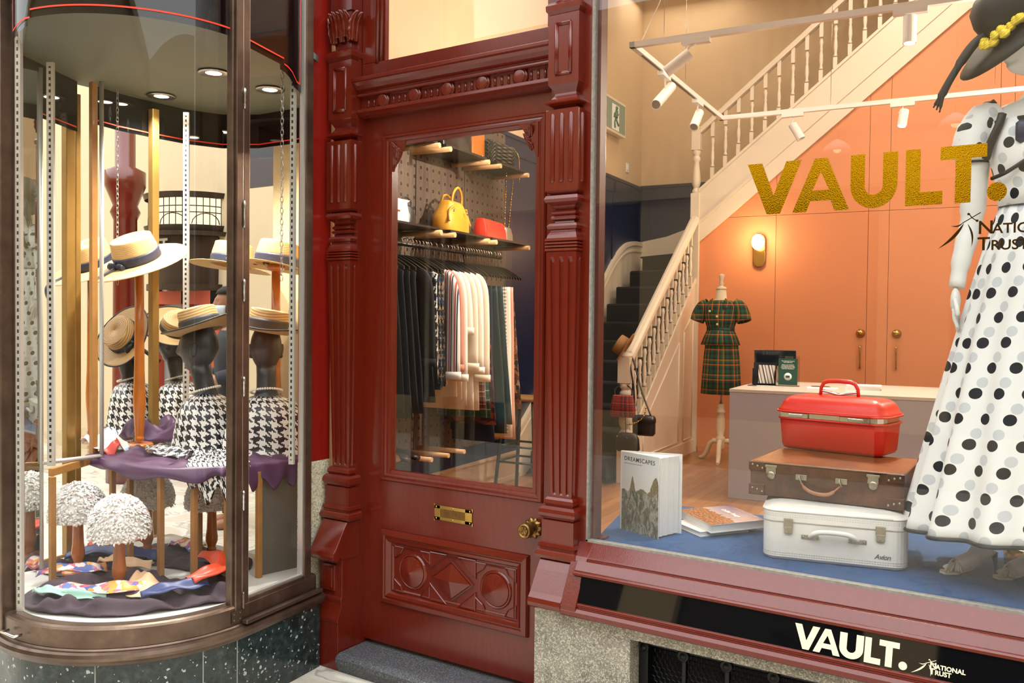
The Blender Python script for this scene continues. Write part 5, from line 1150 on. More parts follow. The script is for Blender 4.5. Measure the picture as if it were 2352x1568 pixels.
# --- clothes rail and hangers
ZR = 2.105
t = ithing('clothes_rail', 'black steel clothes rail fixed under the lower shelves', 'clothes rail', -.6, -4.2, ZR)
mb = MB(); mb.tube([(-.6, -5.3, ZR), (-.6, -3.49, ZR)], .014, 12); iobj('rail', mb, simple('black steel', '201d1c', .3, .6), t)
for b in (-5.0, -4.3, -3.56):
    mb = MB(); mb.tube([(-.905, b, ZR+.02), (-.62, b, ZR+.02), (-.6, b, ZR)], .009, 8); iobj('bracket', mb, SHELFM, t)
HK = simple('hook steel', 'b8a79a', .25, 1.); HB = simple('black hanger', '141414', .3)
def mk_hanger():
    t = thing('coat_hanger', '', 'coat hanger', (0, 0, 0), 0, 'black hangers on the clothes rail')
    mb = MB(); mb.tube([(0, 0, -.1), (0, 0, -.045)]+[(.022*math.sin(x)-.0, 0, .0-.022*math.cos(x)+.0) for x in [pi*k/8*1.35 for k in range(0, 9)]][::1], .003, 6); obj('hook', mb, HK, t)
    mb = MB(); P = spline([(-.215, 0, -.195), (-.15, 0, -.155), (-.06, 0, -.112), (0, 0, -.1), (.06, 0, -.112), (.15, 0, -.155), (.215, 0, -.195)], 4); mb.loft([[p+Vector((0, -.007, -.011)), p+Vector((0, .007, -.011)), p+Vector((0, .007, .009)), p+Vector((0, -.007, .009))] for p in P], True, True); obj('shoulder_bar', mb, HB, t)
    return t
# garment kinds: (b, bottom z, top style, material, half width, thickness)
def knit(name, cols, sc): return pat_blocks(name, cols, sc)
GREEK = pat_hound('greek key print', 'efece4', '1c1d22', .012); TWEED = pat_blocks('blue tweed', ['16181d', '3d5d86', '16181d', 'b89a7a', '2a2a2e'], 55); RWB = pat_stripe('red white blue stripe', [(0, 'f0ece6'), (.3, 'b8362c'), (.5, 'f0ece6'), (.65, '2a3557'), (.85, 'f0ece6')], .04)
SALM = simple('salmon cotton', 'c98471', .8, 0, .15, 20); IVORY = simple('ivory cotton', 'e7d9c4', .8, 0, .05, 10, .3, 30); IVOR2 = simple('white cotton', 'f0e6d8', .8, 0, .04, 10, .3, 30)
RPL = pat_plaid('red plaid', [(0, '7c2b28'), (.3, '1e1d20'), (.55, 'b88f80'), (.62, '7c2b28'), (.8, '26242a'), (.93, 'e0d5c8')], .09); GPL = pat_plaid('green plaid', [(0, '1f5148'), (.4, 'c9cfc4'), (.5, '1f5148'), (.8, '182a2c')], .07)
PURP = pat_blocks('purple print', ['241a2a', '5c3560', '33202a', '8a4a3a', '1a1620'], 30); NVY = simple('navy wool', '16223c', .9); TEAL = simple('dark teal sequin', '17323a', .5, 0, .7, 150); GING = pat_plaid('gingham', [(0, 'e9dfd2'), (.5, '2a2420')], .028)
PINK = simple('dusty pink', 'd09c86', .8); BLKC = simple('black cloth', '0f1115', .9, 0, .4, 12); NAV2 = simple('midnight cloth', '141a26', .9, 0, .3, 14); PRNT = pat_blocks('brown print', ['7a4a22', '1c1410', '8a6a48', '4a2a18'], 30)
def gar(b, zb, kind, m, hw=.2, th=.034, lab='', cat='garment', sleeve=0., zt=None):
    t = ithing({'shirt': 'hanging_shirt', 'dress': 'hanging_dress', 'skirt': 'hanging_skirt', 'trousers': 'hanging_trousers'}[kind], lab, {'shirt': 'shirt', 'dress': 'dress', 'skirt': 'skirt', 'trousers': 'trousers'}[kind], -.6, b, zb, 'garments on the clothes rail')
    ph = random.uniform(0, 6)
    if kind in ('shirt', 'dress'):
        ZZ = [1.985, 1.965, 1.935, 1.905, 1.86, 1.7, 1.5, 1.3, 1.1, .9, .7]; ZZ = [z for z in ZZ if z > zb+.05]+[zb]
        def W(z): 
            if z > 1.9: return lerp(.07, hw+.02, min(1, (1.985-z)/.08))
            return hw+.012+(1.9-z)*(.03 if kind == 'shirt' else .09)
        def T(z): return th*(.5 if z > 1.93 else 1.)
    else:
        top = zt or 1.865
        ZZ = [top+.0, top-.05, top-.2, top-.4, top-.6, top-.8, top-1., top-1.2]; ZZ = [z for z in ZZ if z > zb+.05]+[zb]
        def W(z): return hw*.82+(top-z)*(.09 if kind == 'skirt' else .03)
        def T(z): return th*(.7+.5*min(1, (top-z)))
    n = 28; R = []
    for z in ZZ:
        f = min(1, max(0, (1.9-z)/.5)); R.append([(-.6+W(z)*math.cos(q)+.004*f*math.sin(5*q+ph), b+T(z)*math.sin(q)*(1+.35*f*math.sin(6*q+ph+z*2))+.004*f*math.sin(z*7+ph), z) for q in [2*pi*k/n for k in range(n)]])
    mb = MB(); mb.loft(R, True, True, lambda i, j: (j/n*hw*4.2, ZZ[i]), True); iobj('cloth', mb, m, t)
    if sleeve:
        for s in (1, -1):
            mb = MB(); x0 = -.6+s*(hw+.01); P = spline([(x0-s*.03, b, 1.905), (x0+s*.03, b-.004, 1.86), (x0+s*.055, b-.012, 1.7), (x0+s*.06, b-.016, sleeve)], 4); k = len(P); mb.tube(P, [lerp(.045, .062, i/k) for i in range(k)], 12)
            for v in mb.bm.verts: v.co.y = b+(v.co.y-b)*.42-.006
            for f in mb.bm.faces:
                for l in f.loops: l[mb.uv].uv = (l.vert.co.x, l.vert.co.z)
            iobj('sleeve', mb, m, t)
            mb = MB(); mb.tube([(P[-1].x, b-.012, sleeve+.05), (P[-1].x, b-.013, sleeve)], .067, 12, False)
            for v in mb.bm.verts: v.co.y = b+(v.co.y-b)*.46-.008
            iobj('cuff', mb, m, t, solid=.003)
    return t
GL = [(-5.24, 1.0, 'dress', BLKC, .2, 'black dress hung nearest the street end of the rail'), (-5.17, .98, 'dress', NAV2, .2, 'midnight blue dress, second from the street end of the rail'), (-5.10, 1.02, 'dress', BLKC, .2, 'black dress, third from the street end of the rail'), (-5.03, 1.0, 'dress', NAV2, .2, 'midnight blue dress, fourth from the street end'), (-4.96, 1.05, 'shirt', BLKC, .2, 'long black shirt just before the white-edged black dress'),
      (-4.90, 1.06, 'dress', BLKC, .2, 'black dress with black and white key-print hem'), (-4.84, 1.14, 'dress', NAV2, .2, 'dark navy dress beside the key-print shirt'),
      (-4.775, 1.16, 'shirt', GREEK, .2, 'black and white key-print shirt'), (-4.73, 1.13, 'shirt', TWEED, .2, 'blue and black tweed shirt beside the key-print shirt'), (-4.69, 1.15, 'shirt', TWEED, .205, 'second blue tweed shirt, next to the striped shirt'), (-4.645, 1.16, 'shirt', RWB, .2, 'red white and blue striped shirt'), (-4.605, 1.2, 'shirt', SALM, .2, 'salmon pink shirt before the white shirts'),
      (-4.545, 1.07, 'shirt', IVOR2, .2, 'first white shirt, beside the salmon shirt'), (-4.475, 1.05, 'shirt', IVOR2, .2, 'white shirt, second of the white group'), (-4.4, 1.0, 'shirt', IVORY, .2, 'white shirt, third of the white group'), (-4.32, .96, 'shirt', IVOR2, .2, 'white shirt, fourth of the white group'), (-4.235, .95, 'shirt', IVORY, .2, 'ivory shirt, last of the white group before the red plaid'),
      (-4.14, .95, 'skirt', RPL, .19, 'red and black plaid skirt after the white shirts'), (-4.06, .88, 'skirt', GPL, .19, 'green and white plaid skirt behind the red plaid'), (-3.985, .82, 'skirt', PURP, .19, 'dark purple printed skirt'), (-3.91, .68, 'trousers', NVY, .19, 'navy trousers before the teal sequin skirt'), (-3.83, .74, 'skirt', TEAL, .19, 'dark teal sequined skirt'), (-3.755, .8, 'skirt', TEAL, .195, 'second teal sequined skirt, beside the gingham'), (-3.68, .72, 'trousers', GING, .19, 'brown and cream gingham trousers'), (-3.615, .68, 'trousers', IVOR2, .19, 'white trousers near the far end of the rail'), (-3.565, .66, 'trousers', PINK, .19, 'dusty pink trousers beside the last garment'), (-3.528, .9, 'skirt', PRNT, .165, 'brown printed skirt, farthest on the rail')]
first = None; names = {}
for i, (b, zb, k, m, hw, lab) in enumerate(GL):
    gar(b, zb, k, m, hw, .026 if i < 17 else .024, lab, sleeve={12: 1.18, 13: 1.5, 14: 1.25, 15: 1.22, 16: 1.16, 4: 1.3, 11: 1.25, 10: 1.2}.get(i, 0.))
hb = [g[0] for g in GL]+[-4.58, -4.27, -4.18, -4.10, -4.02, -3.95, -3.87, -3.79, -3.72]
hb.sort()
for i, b in enumerate(hb):
    lab = next(('black coat hanger carrying the '+g[5].split(',')[0] for g in GL if abs(g[0]-b) < 1e-6), 'empty black coat hanger crowded among the skirts and trousers')
    lab = ' '.join(lab.split()[:15])
    p = I(-.6, b, ZR+.017); r = YI+random.uniform(-.06, .06)
    if first is None: first = mk_hanger(); first['label'] = lab; first.location = p; first.rotation_euler = (0, 0, r)
    else: copy_tree(first, lab, p, r)
# --- shoe display and stool below the rail
t = ithing('shoe_ledge', 'dark ledge with protruding wooden dowels below the garments', 'shelf', -.75, -4.6, .64)
mb = MB(); mb.box((-.905, -5.3, .62), (-.6, -4.62, .64)); iobj('board', mb, SHELFM, t)
for b in (-4.64, -4.42, -4.2):
    mb = MB(); mb.tube([(-.905, b, .635), (-.5, b, .635)], .017, 10); iobj('dowel', mb, DOWEL, t)
SHOE = simple('dark shoe leather', '2a1c1e', .25)
for k, b in enumerate((-4.80, -4.69)):
    t = ithing('leather_shoe', ('left' if k == 0 else 'right')+' shoe of the dark leather pair on the ledge below the black dresses', 'shoe', -.72, b, .641)
    mb = MB(); mb.loft([el(-.80+.0, b, .641, .01, .02, 16), ] if False else [[(x, b+w*math.sin(q)*1., .641+h*(.5+.5*math.cos(q))) for q in [2*pi*j/16 for j in range(16)]] for x, w, h in ((-.86, .02, .05), (-.82, .035, .075), (-.74, .036, .06), (-.66, .042, .05), (-.60, .04, .035), (-.575, .02, .02))], True, True, None, True); iobj('upper', mb, SHOE, t)
    mb = MB(); mb.box((-.86, b-.025, .636), (-.58, b+.025, .645)); iobj('sole', mb, BLACK, t)
t = ithing('gold_flat_shoe', 'ribbed gold flat shoe at the left edge of the door glass', 'shoe', -.62, -4.99, .641)
mb = MB(); mb.loft([[(-.62+w*math.cos(q), -4.99+y, .641+h*(.5+.5*math.sin(q))) for q in [2*pi*j/14 for j in range(14)]] for y, w, h in ((-.1, .03, .09), (0, .045, .09), (.08, .042, .06), (.12, .02, .03))], True, True, None, True); iobj('upper', mb, simple('ribbed gold', 'b8923c', .3, .9, .3, 60), t)
t = ithing('bar_stool', 'black framed stool with timber top behind the far end of the rail', 'stool', -.55, -3.1, ZF)
mb = MB(); mb.box((-.72, -3.28, .93), (-.38, -2.92, .96)); iobj('seat', mb, simple('timber seat', '9a6f40', .5), t, bevel=.01)
STF = simple('stool frame', '16211d', .4)
for sa in (-1, 1):
    for sb in (-1, 1):
        mb = MB(); mb.tube([(-.55+sa*.13, -3.1+sb*.14, .93), (-.55+sa*.19, -3.1+sb*.2, ZF)], .016, 8); iobj('leg', mb, STF, t)
for z, k in ((.42, .17), (.55, .16)):
    mb = MB(); 
    for p, q in (((-1, -1), (1, -1)), ((1, -1), (1, 1)), ((1, 1), (-1, 1)), ((-1, 1), (-1, -1))): mb.tube([(-.55+p[0]*k, -3.1+p[1]*k*1.06, z), (-.55+q[0]*k, -3.1+q[1]*k*1.06, z)], .01, 6)
    iobj('stretcher', mb, STF, t)
# ================================================================== curved glass showcase of the hat shop
CX, CY, RS = -3.70, 2.47, .635
def outline(off, a0=-98, a1=8, n=44, tail=1.3, sl=.528):
    """plan polyline along the showcase front: straight left tail, arc, straight right side"""
    r = RS-off; P = []
    a = math.radians(a0); e = Vector((CX+r*math.cos(a), CY+r*math.sin(a), 0)); t = Vector((math.sin(a), -math.cos(a), 0))
    if tail: P.append(e+t*tail)
    for k in range(n+1):
        a = math.radians(lerp(a0, a1, k/n)); P.append(Vector((CX+r*math.cos(a), CY+r*math.sin(a), 0)))
    a = math.radians(a1)
    if sl: P.append(P[-1]+Vector((-math.sin(a), math.cos(a), 0))*sl)
    return P
def sweep(mb, prof, **k):
    """prof: list of (off, z) swept along the outline"""
    L = [[Vector((p.x, p.y, z)) for p in outline(o, **k)] for o, z in prof]
    mb.loft([[L[j][i] for j in range(len(L))] for i in range(len(L[0]))], True, True); return mb
DKCEIL = simple('dark green grey lining', '4c544e', .6, 0, .1, 3)
sc = thing('curved_showcase', 'bronze framed curved glass showcase full of hats left of the red door', 'display window', (-3.6, 2.4, -.12))
mb = MB(); sweep(mb, [(.035, -.12), (.035, .2), (.3, .2), (.3, -.12)]); pl = obj('stone_plinth', mb, LAB, sc, True)
for s in (-52, -12, 4):
    mb = MB(); a = math.radians(s); mb.box((-.001, -.0025, -.12), (.002, .0025, .2), Tr(CX+(RS-.035)*math.cos(a), CY+(RS-.035)*math.sin(a), 0) @ Rz(a)); obj('stone_joint', mb, simple('joint grey', '8d918e', .8), pl, True)
mb = MB(); sweep(mb, [(.06, .198), (.02, .2), (.012, .212), (.004, .222), (0, .235), (.006, .248), (.018, .254), (.03, .256), (.035, .262), (.06, .265)]); obj('bronze_sill', mb, BRONZE, sc, True)
mb = MB(); sweep(mb, [(.1, .262), (.036, .264), (.036, .338), (.042, .346), (.055, .35), (.1, .35)], sl=.5); obj('bottom_rail', mb, BRONZE, sc, True)
mb = MB(); a = math.radians(-88); mb.tube([(CX+.61*math.cos(a)+x, CY+.61*math.sin(a)-y, .30) for x, y in ((-.05, 0), (-.05, .03), (.05, .03), (.05, 0))], .006, 8); obj('pull_handle', mb, CHROME, sc, True)
# glass: curved pane and flat hinged side pane
SGLASS = glass('showcase glass', (.985, .99, .985), .9, 0)
mb = MB(); L = outline(.06, -98, 5, 40, 0, 0); mb.loft([[(p.x, p.y, .345) for p in L], [(p.x, p.y, 3.9) for p in L]], False, False, None, True); obj('curved_pane', mb, SGLASS, sc, True, norm=False)
aR = math.radians(8); tR = Vector((-math.sin(aR), math.cos(aR), 0)); nR = Vector((math.cos(aR), math.sin(aR), 0)); pR = Vector((CX, CY, 0))+nR*(RS-.06)
def side(s, o=0.): return pR+tR*s+nR*o
def sidebox(mb, s0, s1, o0, o1, z0, z1):
    mb.prism([Vector((*side(s, o)[:2], z0)) for s, o in ((s0, o0), (s1, o0), (s1, o1), (s0, o1))], (0, 0, z1-z0))
mb = MB(); sidebox(mb, .03, .42, -.002, .002, .35, 3.9); obj('side_pane', mb, SGLASS, sc, True)
mb = MB(); sidebox(mb, -.052, -.012, -.03, .024, .27, 3.9); sidebox(mb, -.066, -.05, -.022, .012, .34, 3.9); obj('bronze_post', mb, BRONZE, sc, True, bevel=.004)
mb = MB(); sidebox(mb, -.008, .03, -.02, .022, .27, 3.9); sidebox(mb, .415, .465, -.02, .022, .27, 3.9); sidebox(mb, .03, .415, -.02, .022, .27, .36); obj('side_door_frame', mb, BRONZE, sc, True, bevel=.004)
mb = MB(); sidebox(mb, .03, .04, -.01, .012, .36, 3.9); sidebox(mb, .405, .415, -.012, .014, .36, 3.9); sidebox(mb, .03, .415, -.01, .012, .36, .368); sidebox(mb, -.012, -.007, -.01, .02, .3, 3.9); obj('glazing_bead', mb, simple('bright bead', 'c9c6c2', .3, .7), sc, True)
for z, h in ((2.55, .07), (2.05, .1), (1.3, .07), (.8, .07), (.36, .06), (1.72, .08)):
    mb = MB(); p = side(-.0095, .028); mb.lathe([(.004, z-h/2-.01), (.007, z-h/2), (.0075, z-h/2+.004), (.006, z-h/6), (.0078, z-h/6+.003), (.006, z+h/6), (.0078, z+h/6+.003), (.0075, z+h/2), (.004, z+h/2+.01)], (p.x, p.y, 0), 12); obj('hinge', mb, STEEL if z != .36 else BRONZE, sc, True)
mb = MB(); sidebox(mb, -.075, -.015, .024, .028, .275, .325)
for s in (-.065, -.028):
    for z in (.287, .313): mb.sphere(tuple(side(s, .028)+Vector((0, 0, z))), (.004, .004, .004), 6, 4)
obj('hinge_plate', mb, BRONZE, sc, True)
mb = MB(); sidebox(mb, -.02, .51, .03, .06, .262, .28); obj('side_sill_step', mb, BRONZE, sc, True, bevel=.004)
# left end post and slotted uprights
def slots():
    n = N('slotted steel upright'); s = n.sep(n.coord()); f = n.math('FRACT', n.math('MULTIPLY', s[2], 34.))
    return n.mix(n.math('LESS_THAN', f, .5), lin('cfcbc4'), lin('24221f')), n
c_, n_ = slots(); SLOT = n_.done(n_.bsdf(c_, .4, .3)); WMET = simple('pale upright', 'cdc9c2', .35, .4)
def upright(x, y, z0, z1, w=.03, rot=0.):
    T = Tr(x, y, 0) @ Rz(rot); mb = MB(); mb.box((-w/2, -.008, z0), (w/2, .008, z1), T); u = obj('slotted_upright', mb, WMET, sc, True)
    mb = MB(); mb.box((-w*.14, -.0095, z0+.02), (w*.14, -.007, z1-.02), T); obj('slot_strip', mb, SLOT, u, True)
upright(-3.785, 1.935, .35, 2.8, .028, .3)
mb = MB(); mb.box((-3.875, 1.87, .27), (-3.81, 1.93, 3.9)); mb.box((-3.90, 1.9, .27), (-3.86, 1.96, 3.9)); obj('bronze_post', mb, BRONZE, sc, True, bevel=.004)
upright(-4.235, 2.315, .87, 2.82, .034, .55); upright(-4.56, 3.31, .9, 2.82, .034, .6); pr = side(.385, -.035); upright(pr.x, pr.y, .9, 2.82, .026, .3)
OAK = simple('golden oak', 'a5743c', .4, 0, .25, 14); BRSP = simple('antique brass post', '9c7a3e', .4, .5, .25, 10)
mb = MB(); mb.box((-4.415, 2.615, .87), (-4.385, 2.645, 2.82)); obj('oak_upright', mb, OAK, sc, True)
for x, y, w, z0 in ((-4.655, 2.64, .05, .3), (-4.66, 3.16, .045, .3), (-4.71, 2.72, .03, .3)):
    mb = MB(); mb.box((x-w/2, y-w/2, z0), (x+w/2, y+w/2, 2.82)); obj('brass_mullion', mb, BRSP, sc, True, bevel=.004)
# floor, ceiling, painted bands
mb = MB(); F = [(p.x, p.y, .28) for p in outline(.07, -98, 8, 30, .0, .50)]+[(-3.3, 3.22, .28), (-4.62, 3.25, .28), (-4.62, 2.3, .28), (-4.3, 1.95, .28)]; mb.prism(F, (0, 0, .02)); obj('showcase_floor', mb, simple('showcase floor', 'c9c6be', .5, 0, .06, 4), sc, True)
mb = MB(); mb.tube(spline([(-4.3, 1.98, .302), (-4.55, 2.25, .302), (-4.63, 2.6, .302), (-4.62, 3.2, .302)], 6), .012, 6); obj('rear_sill', mb, OAK, sc, True)
mb = MB(); F = [(p.x, p.y, 2.87) for p in outline(.075, -98, 8, 30, .0, .50)]+[(-3.3, 3.22, 2.87), (-3.5, 3.75, 2.87), (-4.7, 3.75, 2.87), (-4.7, 2.3, 2.87), (-4.3, 1.95, 2.87)]; mb.prism(F, (0, 0, .03)); obj('showcase_ceiling', mb, DKCEIL, sc, True)
BANDM = simple('black painted glass', '08090b', .04, 0, Specular_IOR_Level=.35); REDL = simple('red pinstripe', 'e2391c', .5)
def zband(a):   # lower edge of the painted band along the curve, a in degrees
    if a > -85: return 2.806
    return 2.775-.045*((-85-a)/13)**1.6
A = [-98+13*k/10 for k in range(11)]+[-84.9]+[lerp(-84, 5, k/40) for k in range(41)]
def arcp(a, r, z): a = math.radians(a); return (CX+r*math.cos(a), CY+r*math.sin(a), z)
r = RS-.064; mb = MB(); mb.loft([[arcp(a, r, zband(a)) for a in A], [arcp(a, r, 3.9) for a in A]], False, False, None, True); bo = obj('painted_band', mb, BANDM, sc, True, norm=False)
mb = MB(); zr = lambda a: zband(a)+.028 if a > -83 else (2.803 if a > -86 else zband(a)+.028)
AA = [lerp(-95.5, -83, k/10) for k in range(11)]+[lerp(-82.9, 5, k/40) for k in range(41)]
mb.loft([[arcp(a, RS-.059, zr(a)) for a in AA], [arcp(a, RS-.059, zr(a)+.007) for a in AA]], False, False); mb.loft([[arcp(-96, RS-.059, 2.77), arcp(-95.5, RS-.059, 2.77)], [arcp(-96, RS-.059, 3.9), arcp(-95.5, RS-.059, 3.9)]], False, False); obj('red_pinstripe', mb, REDL, bo, True, norm=False)
SB = [(.035, 2.79), (.255, 2.772), (.256, 2.748), (.29, 2.742), (.32, 2.728), (.345, 2.705), (.352, 2.69), (.41, 2.672)]
mb = MB(); mb.loft([[tuple(side(s, -.006)[:2])+(z,) for s, z in SB], [tuple(side(s, -.006)[:2])+(3.9,) for s, z in SB]], False, False); bo = obj('painted_band', mb, BANDM, sc, True, norm=False)
mb = MB(); SR = [(.035, 2.817), (.272, 2.797), (.273, 2.772), (.3, 2.766), (.33, 2.75), (.355, 2.722), (.362, 2.712), (.385, 2.706)]
mb.loft([[tuple(side(s, .004)[:2])+(z,) for s, z in SR], [tuple(side(s, .004)[:2])+(z+.007,) for s, z in SR]], False, False); mb.loft([[tuple(side(s, .004)[:2])+(2.706,) for s in (.382, .388)], [tuple(side(s, .004)[:2])+(3.9,) for s in (.382, .388)]], False, False); obj('red_pinstripe', mb, REDL, bo, True, norm=False)
def rearband(P, z0):
    mb = MB(); mb.loft([[(*p, z0) for p in P], [(*p, 2.87) for p in P]], False, False); b = obj('rear_painted_band', mb, BANDM, sc, True, solid=.004, norm=False)
    mb = MB(); mb.loft([[(p[0]+.006, p[1]-.006, z0+.02) for p in P], [(p[0]+.006, p[1]-.006, z0+.027) for p in P]], False, False); obj('red_pinstripe', mb, REDL, b, True, solid=.002, norm=False)
rearband([(-4.64, 2.78), (-4.68, 2.95), (-4.69, 3.15), (-4.68, 3.4), (-4.6, 3.6), (-4.4, 3.72), (-3.55, 3.74)], 2.66); rearband([(-4.31, 2.1), (-4.64, 2.68)], 2.6)
for x, y in ((-3.84, 2.95), (-3.85, 3.33), (-4.50, 3.1)):
    mb = MB(); mb.lathe([(.03, 2.868), (.075, 2.866), (.08, 2.862), (.075, 2.858), (.04, 2.861)], (x, y, 0), 24, caps=False); d = obj('downlight_ring', mb, STEEL, sc, True)
    mb = MB(); mb.lathe([(.001, 2.862), (.04, 2.862)], (x, y, 0), 20, caps=False); obj('downlight_lens', mb, LENS, d, True)
    ld = bpy.data.lights.new('downlight', 'SPOT'); ld.energy = 110*HATS; ld.color = (1, .95, .86); ld.spot_size = 2.2; ld.spot_blend = .7; ld.shadow_soft_size = .04; lo = bpy.data.objects.new('downlight', ld); COL.objects.link(lo); lo.location = (x, y, 2.85)
mb = MB(); F = [(p.x, p.y, 3.88) for p in outline(.02, -98, 8, 30, .0, .52)]+[(-3.3, 3.3, 3.88), (-4.7, 3.3, 3.88), (-4.7, 1.9, 3.88)]; mb.prism(F, (0, 0, .1)); obj('top_fascia', mb, BRONZE, sc, True)
# looking-glass pane at the left rear
MIR = simple('looking glass', 'd8dcd8', .0, 1.)
mb = MB(); mn = Vector((.997, -.074, 0)); mt = Vector((.074, .997, 0)); m0 = Vector((-4.31, 2.10, 0))
def mp(s, z): p = m0+mt*s; return (p.x, p.y, z)
mb.prism([mp(0, .36), mp(.2, .36), mp(.2, 2.78), mp(0, 2.78)], -mn*.008); obj('looking_glass', mb, MIR, sc, True)
mb = MB(); mb.tube([mp(.2, .88), mp(.5, .88)], .012, 6); mb.tube([mp(.5, .88), mp(.5, 2.8)], .012, 6); mb.tube([mp(.2, .36), mp(.2, 2.8)], .01, 6); obj('pane_frame', mb, WMET, sc, True)
# display shelf with oak posts
sh = thing('display_shelf_table', 'oak framed display shelf across the curved showcase carrying the mannequin heads', 'shelf', (-4.1, 2.9, .3))
E_ = [(-4.16, 2.27), (-4.36, 2.60), (-3.76, 2.585), (-3.545, 2.82), (-3.47, 3.2), (-3.55, 3.7), (-5.6, 3.75), (-5.6, 3.0), (-4.75, 2.62), (-4.5, 2.3)]
mb = MB(); mb.prism([(x, y, .845) for x, y in E_], (0, 0, .014)); obj('shelf_top', mb, SGLASS, sh, True)  # top made clear so light reaches the hats below
mb = MB()
for (a, b) in zip(E_[:4], E_[1:5]):
    a, b = Vector((*a, 0)), Vector((*b, 0)); d = (b-a).normalized(); q = Vector((-d.y, d.x, 0))*.012; mb.prism([Vector((p.x, p.y, .832)) for p in (a-q, b-q, b+q, a+q)], (0, 0, .038))
obj('oak_edging', mb, OAK, sh, True, bevel=.003)
for x, y in ((-4.13, 2.262), (-3.79, 2.61), (-3.655, 2.70), (-3.545, 2.81), (-4.12, 2.66), (-3.95, 2.95), (-4.42, 2.75), (-3.48, 2.95)):
    mb = MB(); mb.box((x-.013, y-.013, .3), (x+.013, y+.013, .835)); obj('oak_post', mb, OAK, sh, True, bevel=.002)
mb = MB(); mb.prism([(-3.5, 2.98, .3), (-3.46, 3.2, .3), (-3.5, 3.2, .3), (-3.54, 2.98, .3)], (0, 0, .53)); obj('end_panel', mb, simple('grey end panel', '6a655d', .6, 0, .2, 8), sh, True)
# --- turned stands
STAND = simple('varnished pine', 'b5651f', .25, 0, .2, 20, Coat_Weight=.4)
def stand(label, x, y, z, h, k=1., group=None):
    t = thing('hat_stand', label, 'hat stand', (x, y, z), 0, group)
    mb = MB(); mb.lathe([(.075, 0), (.078, .008), (.074, .018), (.06, .024)], n=28); obj('base', mb, STAND, t)
    f = [(.022, .022), (.027, .03), (.024, .04), (.028, .048), (.022, .06), (.024, .08), (.033, .2), (.034, .26), (.028, .4), (.026, .6), (.024, 1)]
    mb = MB(); mb.lathe([(r*k, .02+(h-.02)*min(1, q if q > .1 else q*.6/max(h, .3))) for r, q in f], n=18); obj('turned_stem', mb, STAND, t)
    mb = MB(); mb.sphere((0, 0, h), (.05, .05, .028), 14, 8); obj('top_pad', mb, STAND, t)
    return t
def shop_hat(label, x, y, z, rotz, tx, ty, cr, ch, br, sm, band, bow=False, edge=None, bend=-.01, bh=.045, grp=None, nm='straw_hat', ct=.93):
    return hat(nm, label, Tr(x, y, z) @ Rz(rotz) @ Ry(ty) @ Rx(tx), cr, ch, br, sm, band, bend, bh, edge, bow, ct, grp)
STRAWP = straw('pale straw', 'e0c089', 'c79f63', 1100); STRAWB = straw('braided straw', 'd0b07c', '8f6c3e', 620); NAVR = simple('navy ribbon', '20263f', .5, 0, .3, 60); BLKR = simple('black ribbon', '181a1e', .6)
# one boater on a tall stand, its mirror reflections built as solid copies
YV = .5885
for lab, x, y, tx, ty, sx, sy, bow in (('pale wide-brimmed boater with navy bow on the tall stand at the shelf front', -4.49, 2.95, .40, -.2, -4.535, 2.985, -2.3), ('mirror-image copy of the boater half hidden behind the oak upright, farther back at the left', -5.0, 2.99, .40, -.2, -5.02, 2.99, -2.3),
        ('mirror-image copy of the boater seen from below, just left of the bronze post', -4.45, 3.55, -.08, .12, -4.43, 3.57, -1.), ('mirror-image copy of the boater behind the hinged side pane', -3.94, 3.46, -.08, .14, -3.92, 3.44, 2.5)):
    k = 'front boater' if bow == -2.3 and x > -4.6 else lab
    z = {-4.49: 1.915, -5.0: 1.905, -4.45: 1.92, -3.94: 1.90}[x]
    shop_hat(lab, x, y, z, YV, tx, ty, .122, .135, .268 if y < 3.2 else .24, STRAWP, NAVR, bow, None, -.012, .055, nm='boater_hat', ct=.9)
    stand('tall turned pine stand holding the '+{-4.49: 'front bow-trimmed boater', -5.0: 'mirror-image boater behind the oak upright', -4.45: 'mirror-image boater left of the bronze post', -3.94: 'mirror-image boater behind the side pane'}[x], sx, sy, .86, z-.87, 1., 'tall pine stands on the shelf')
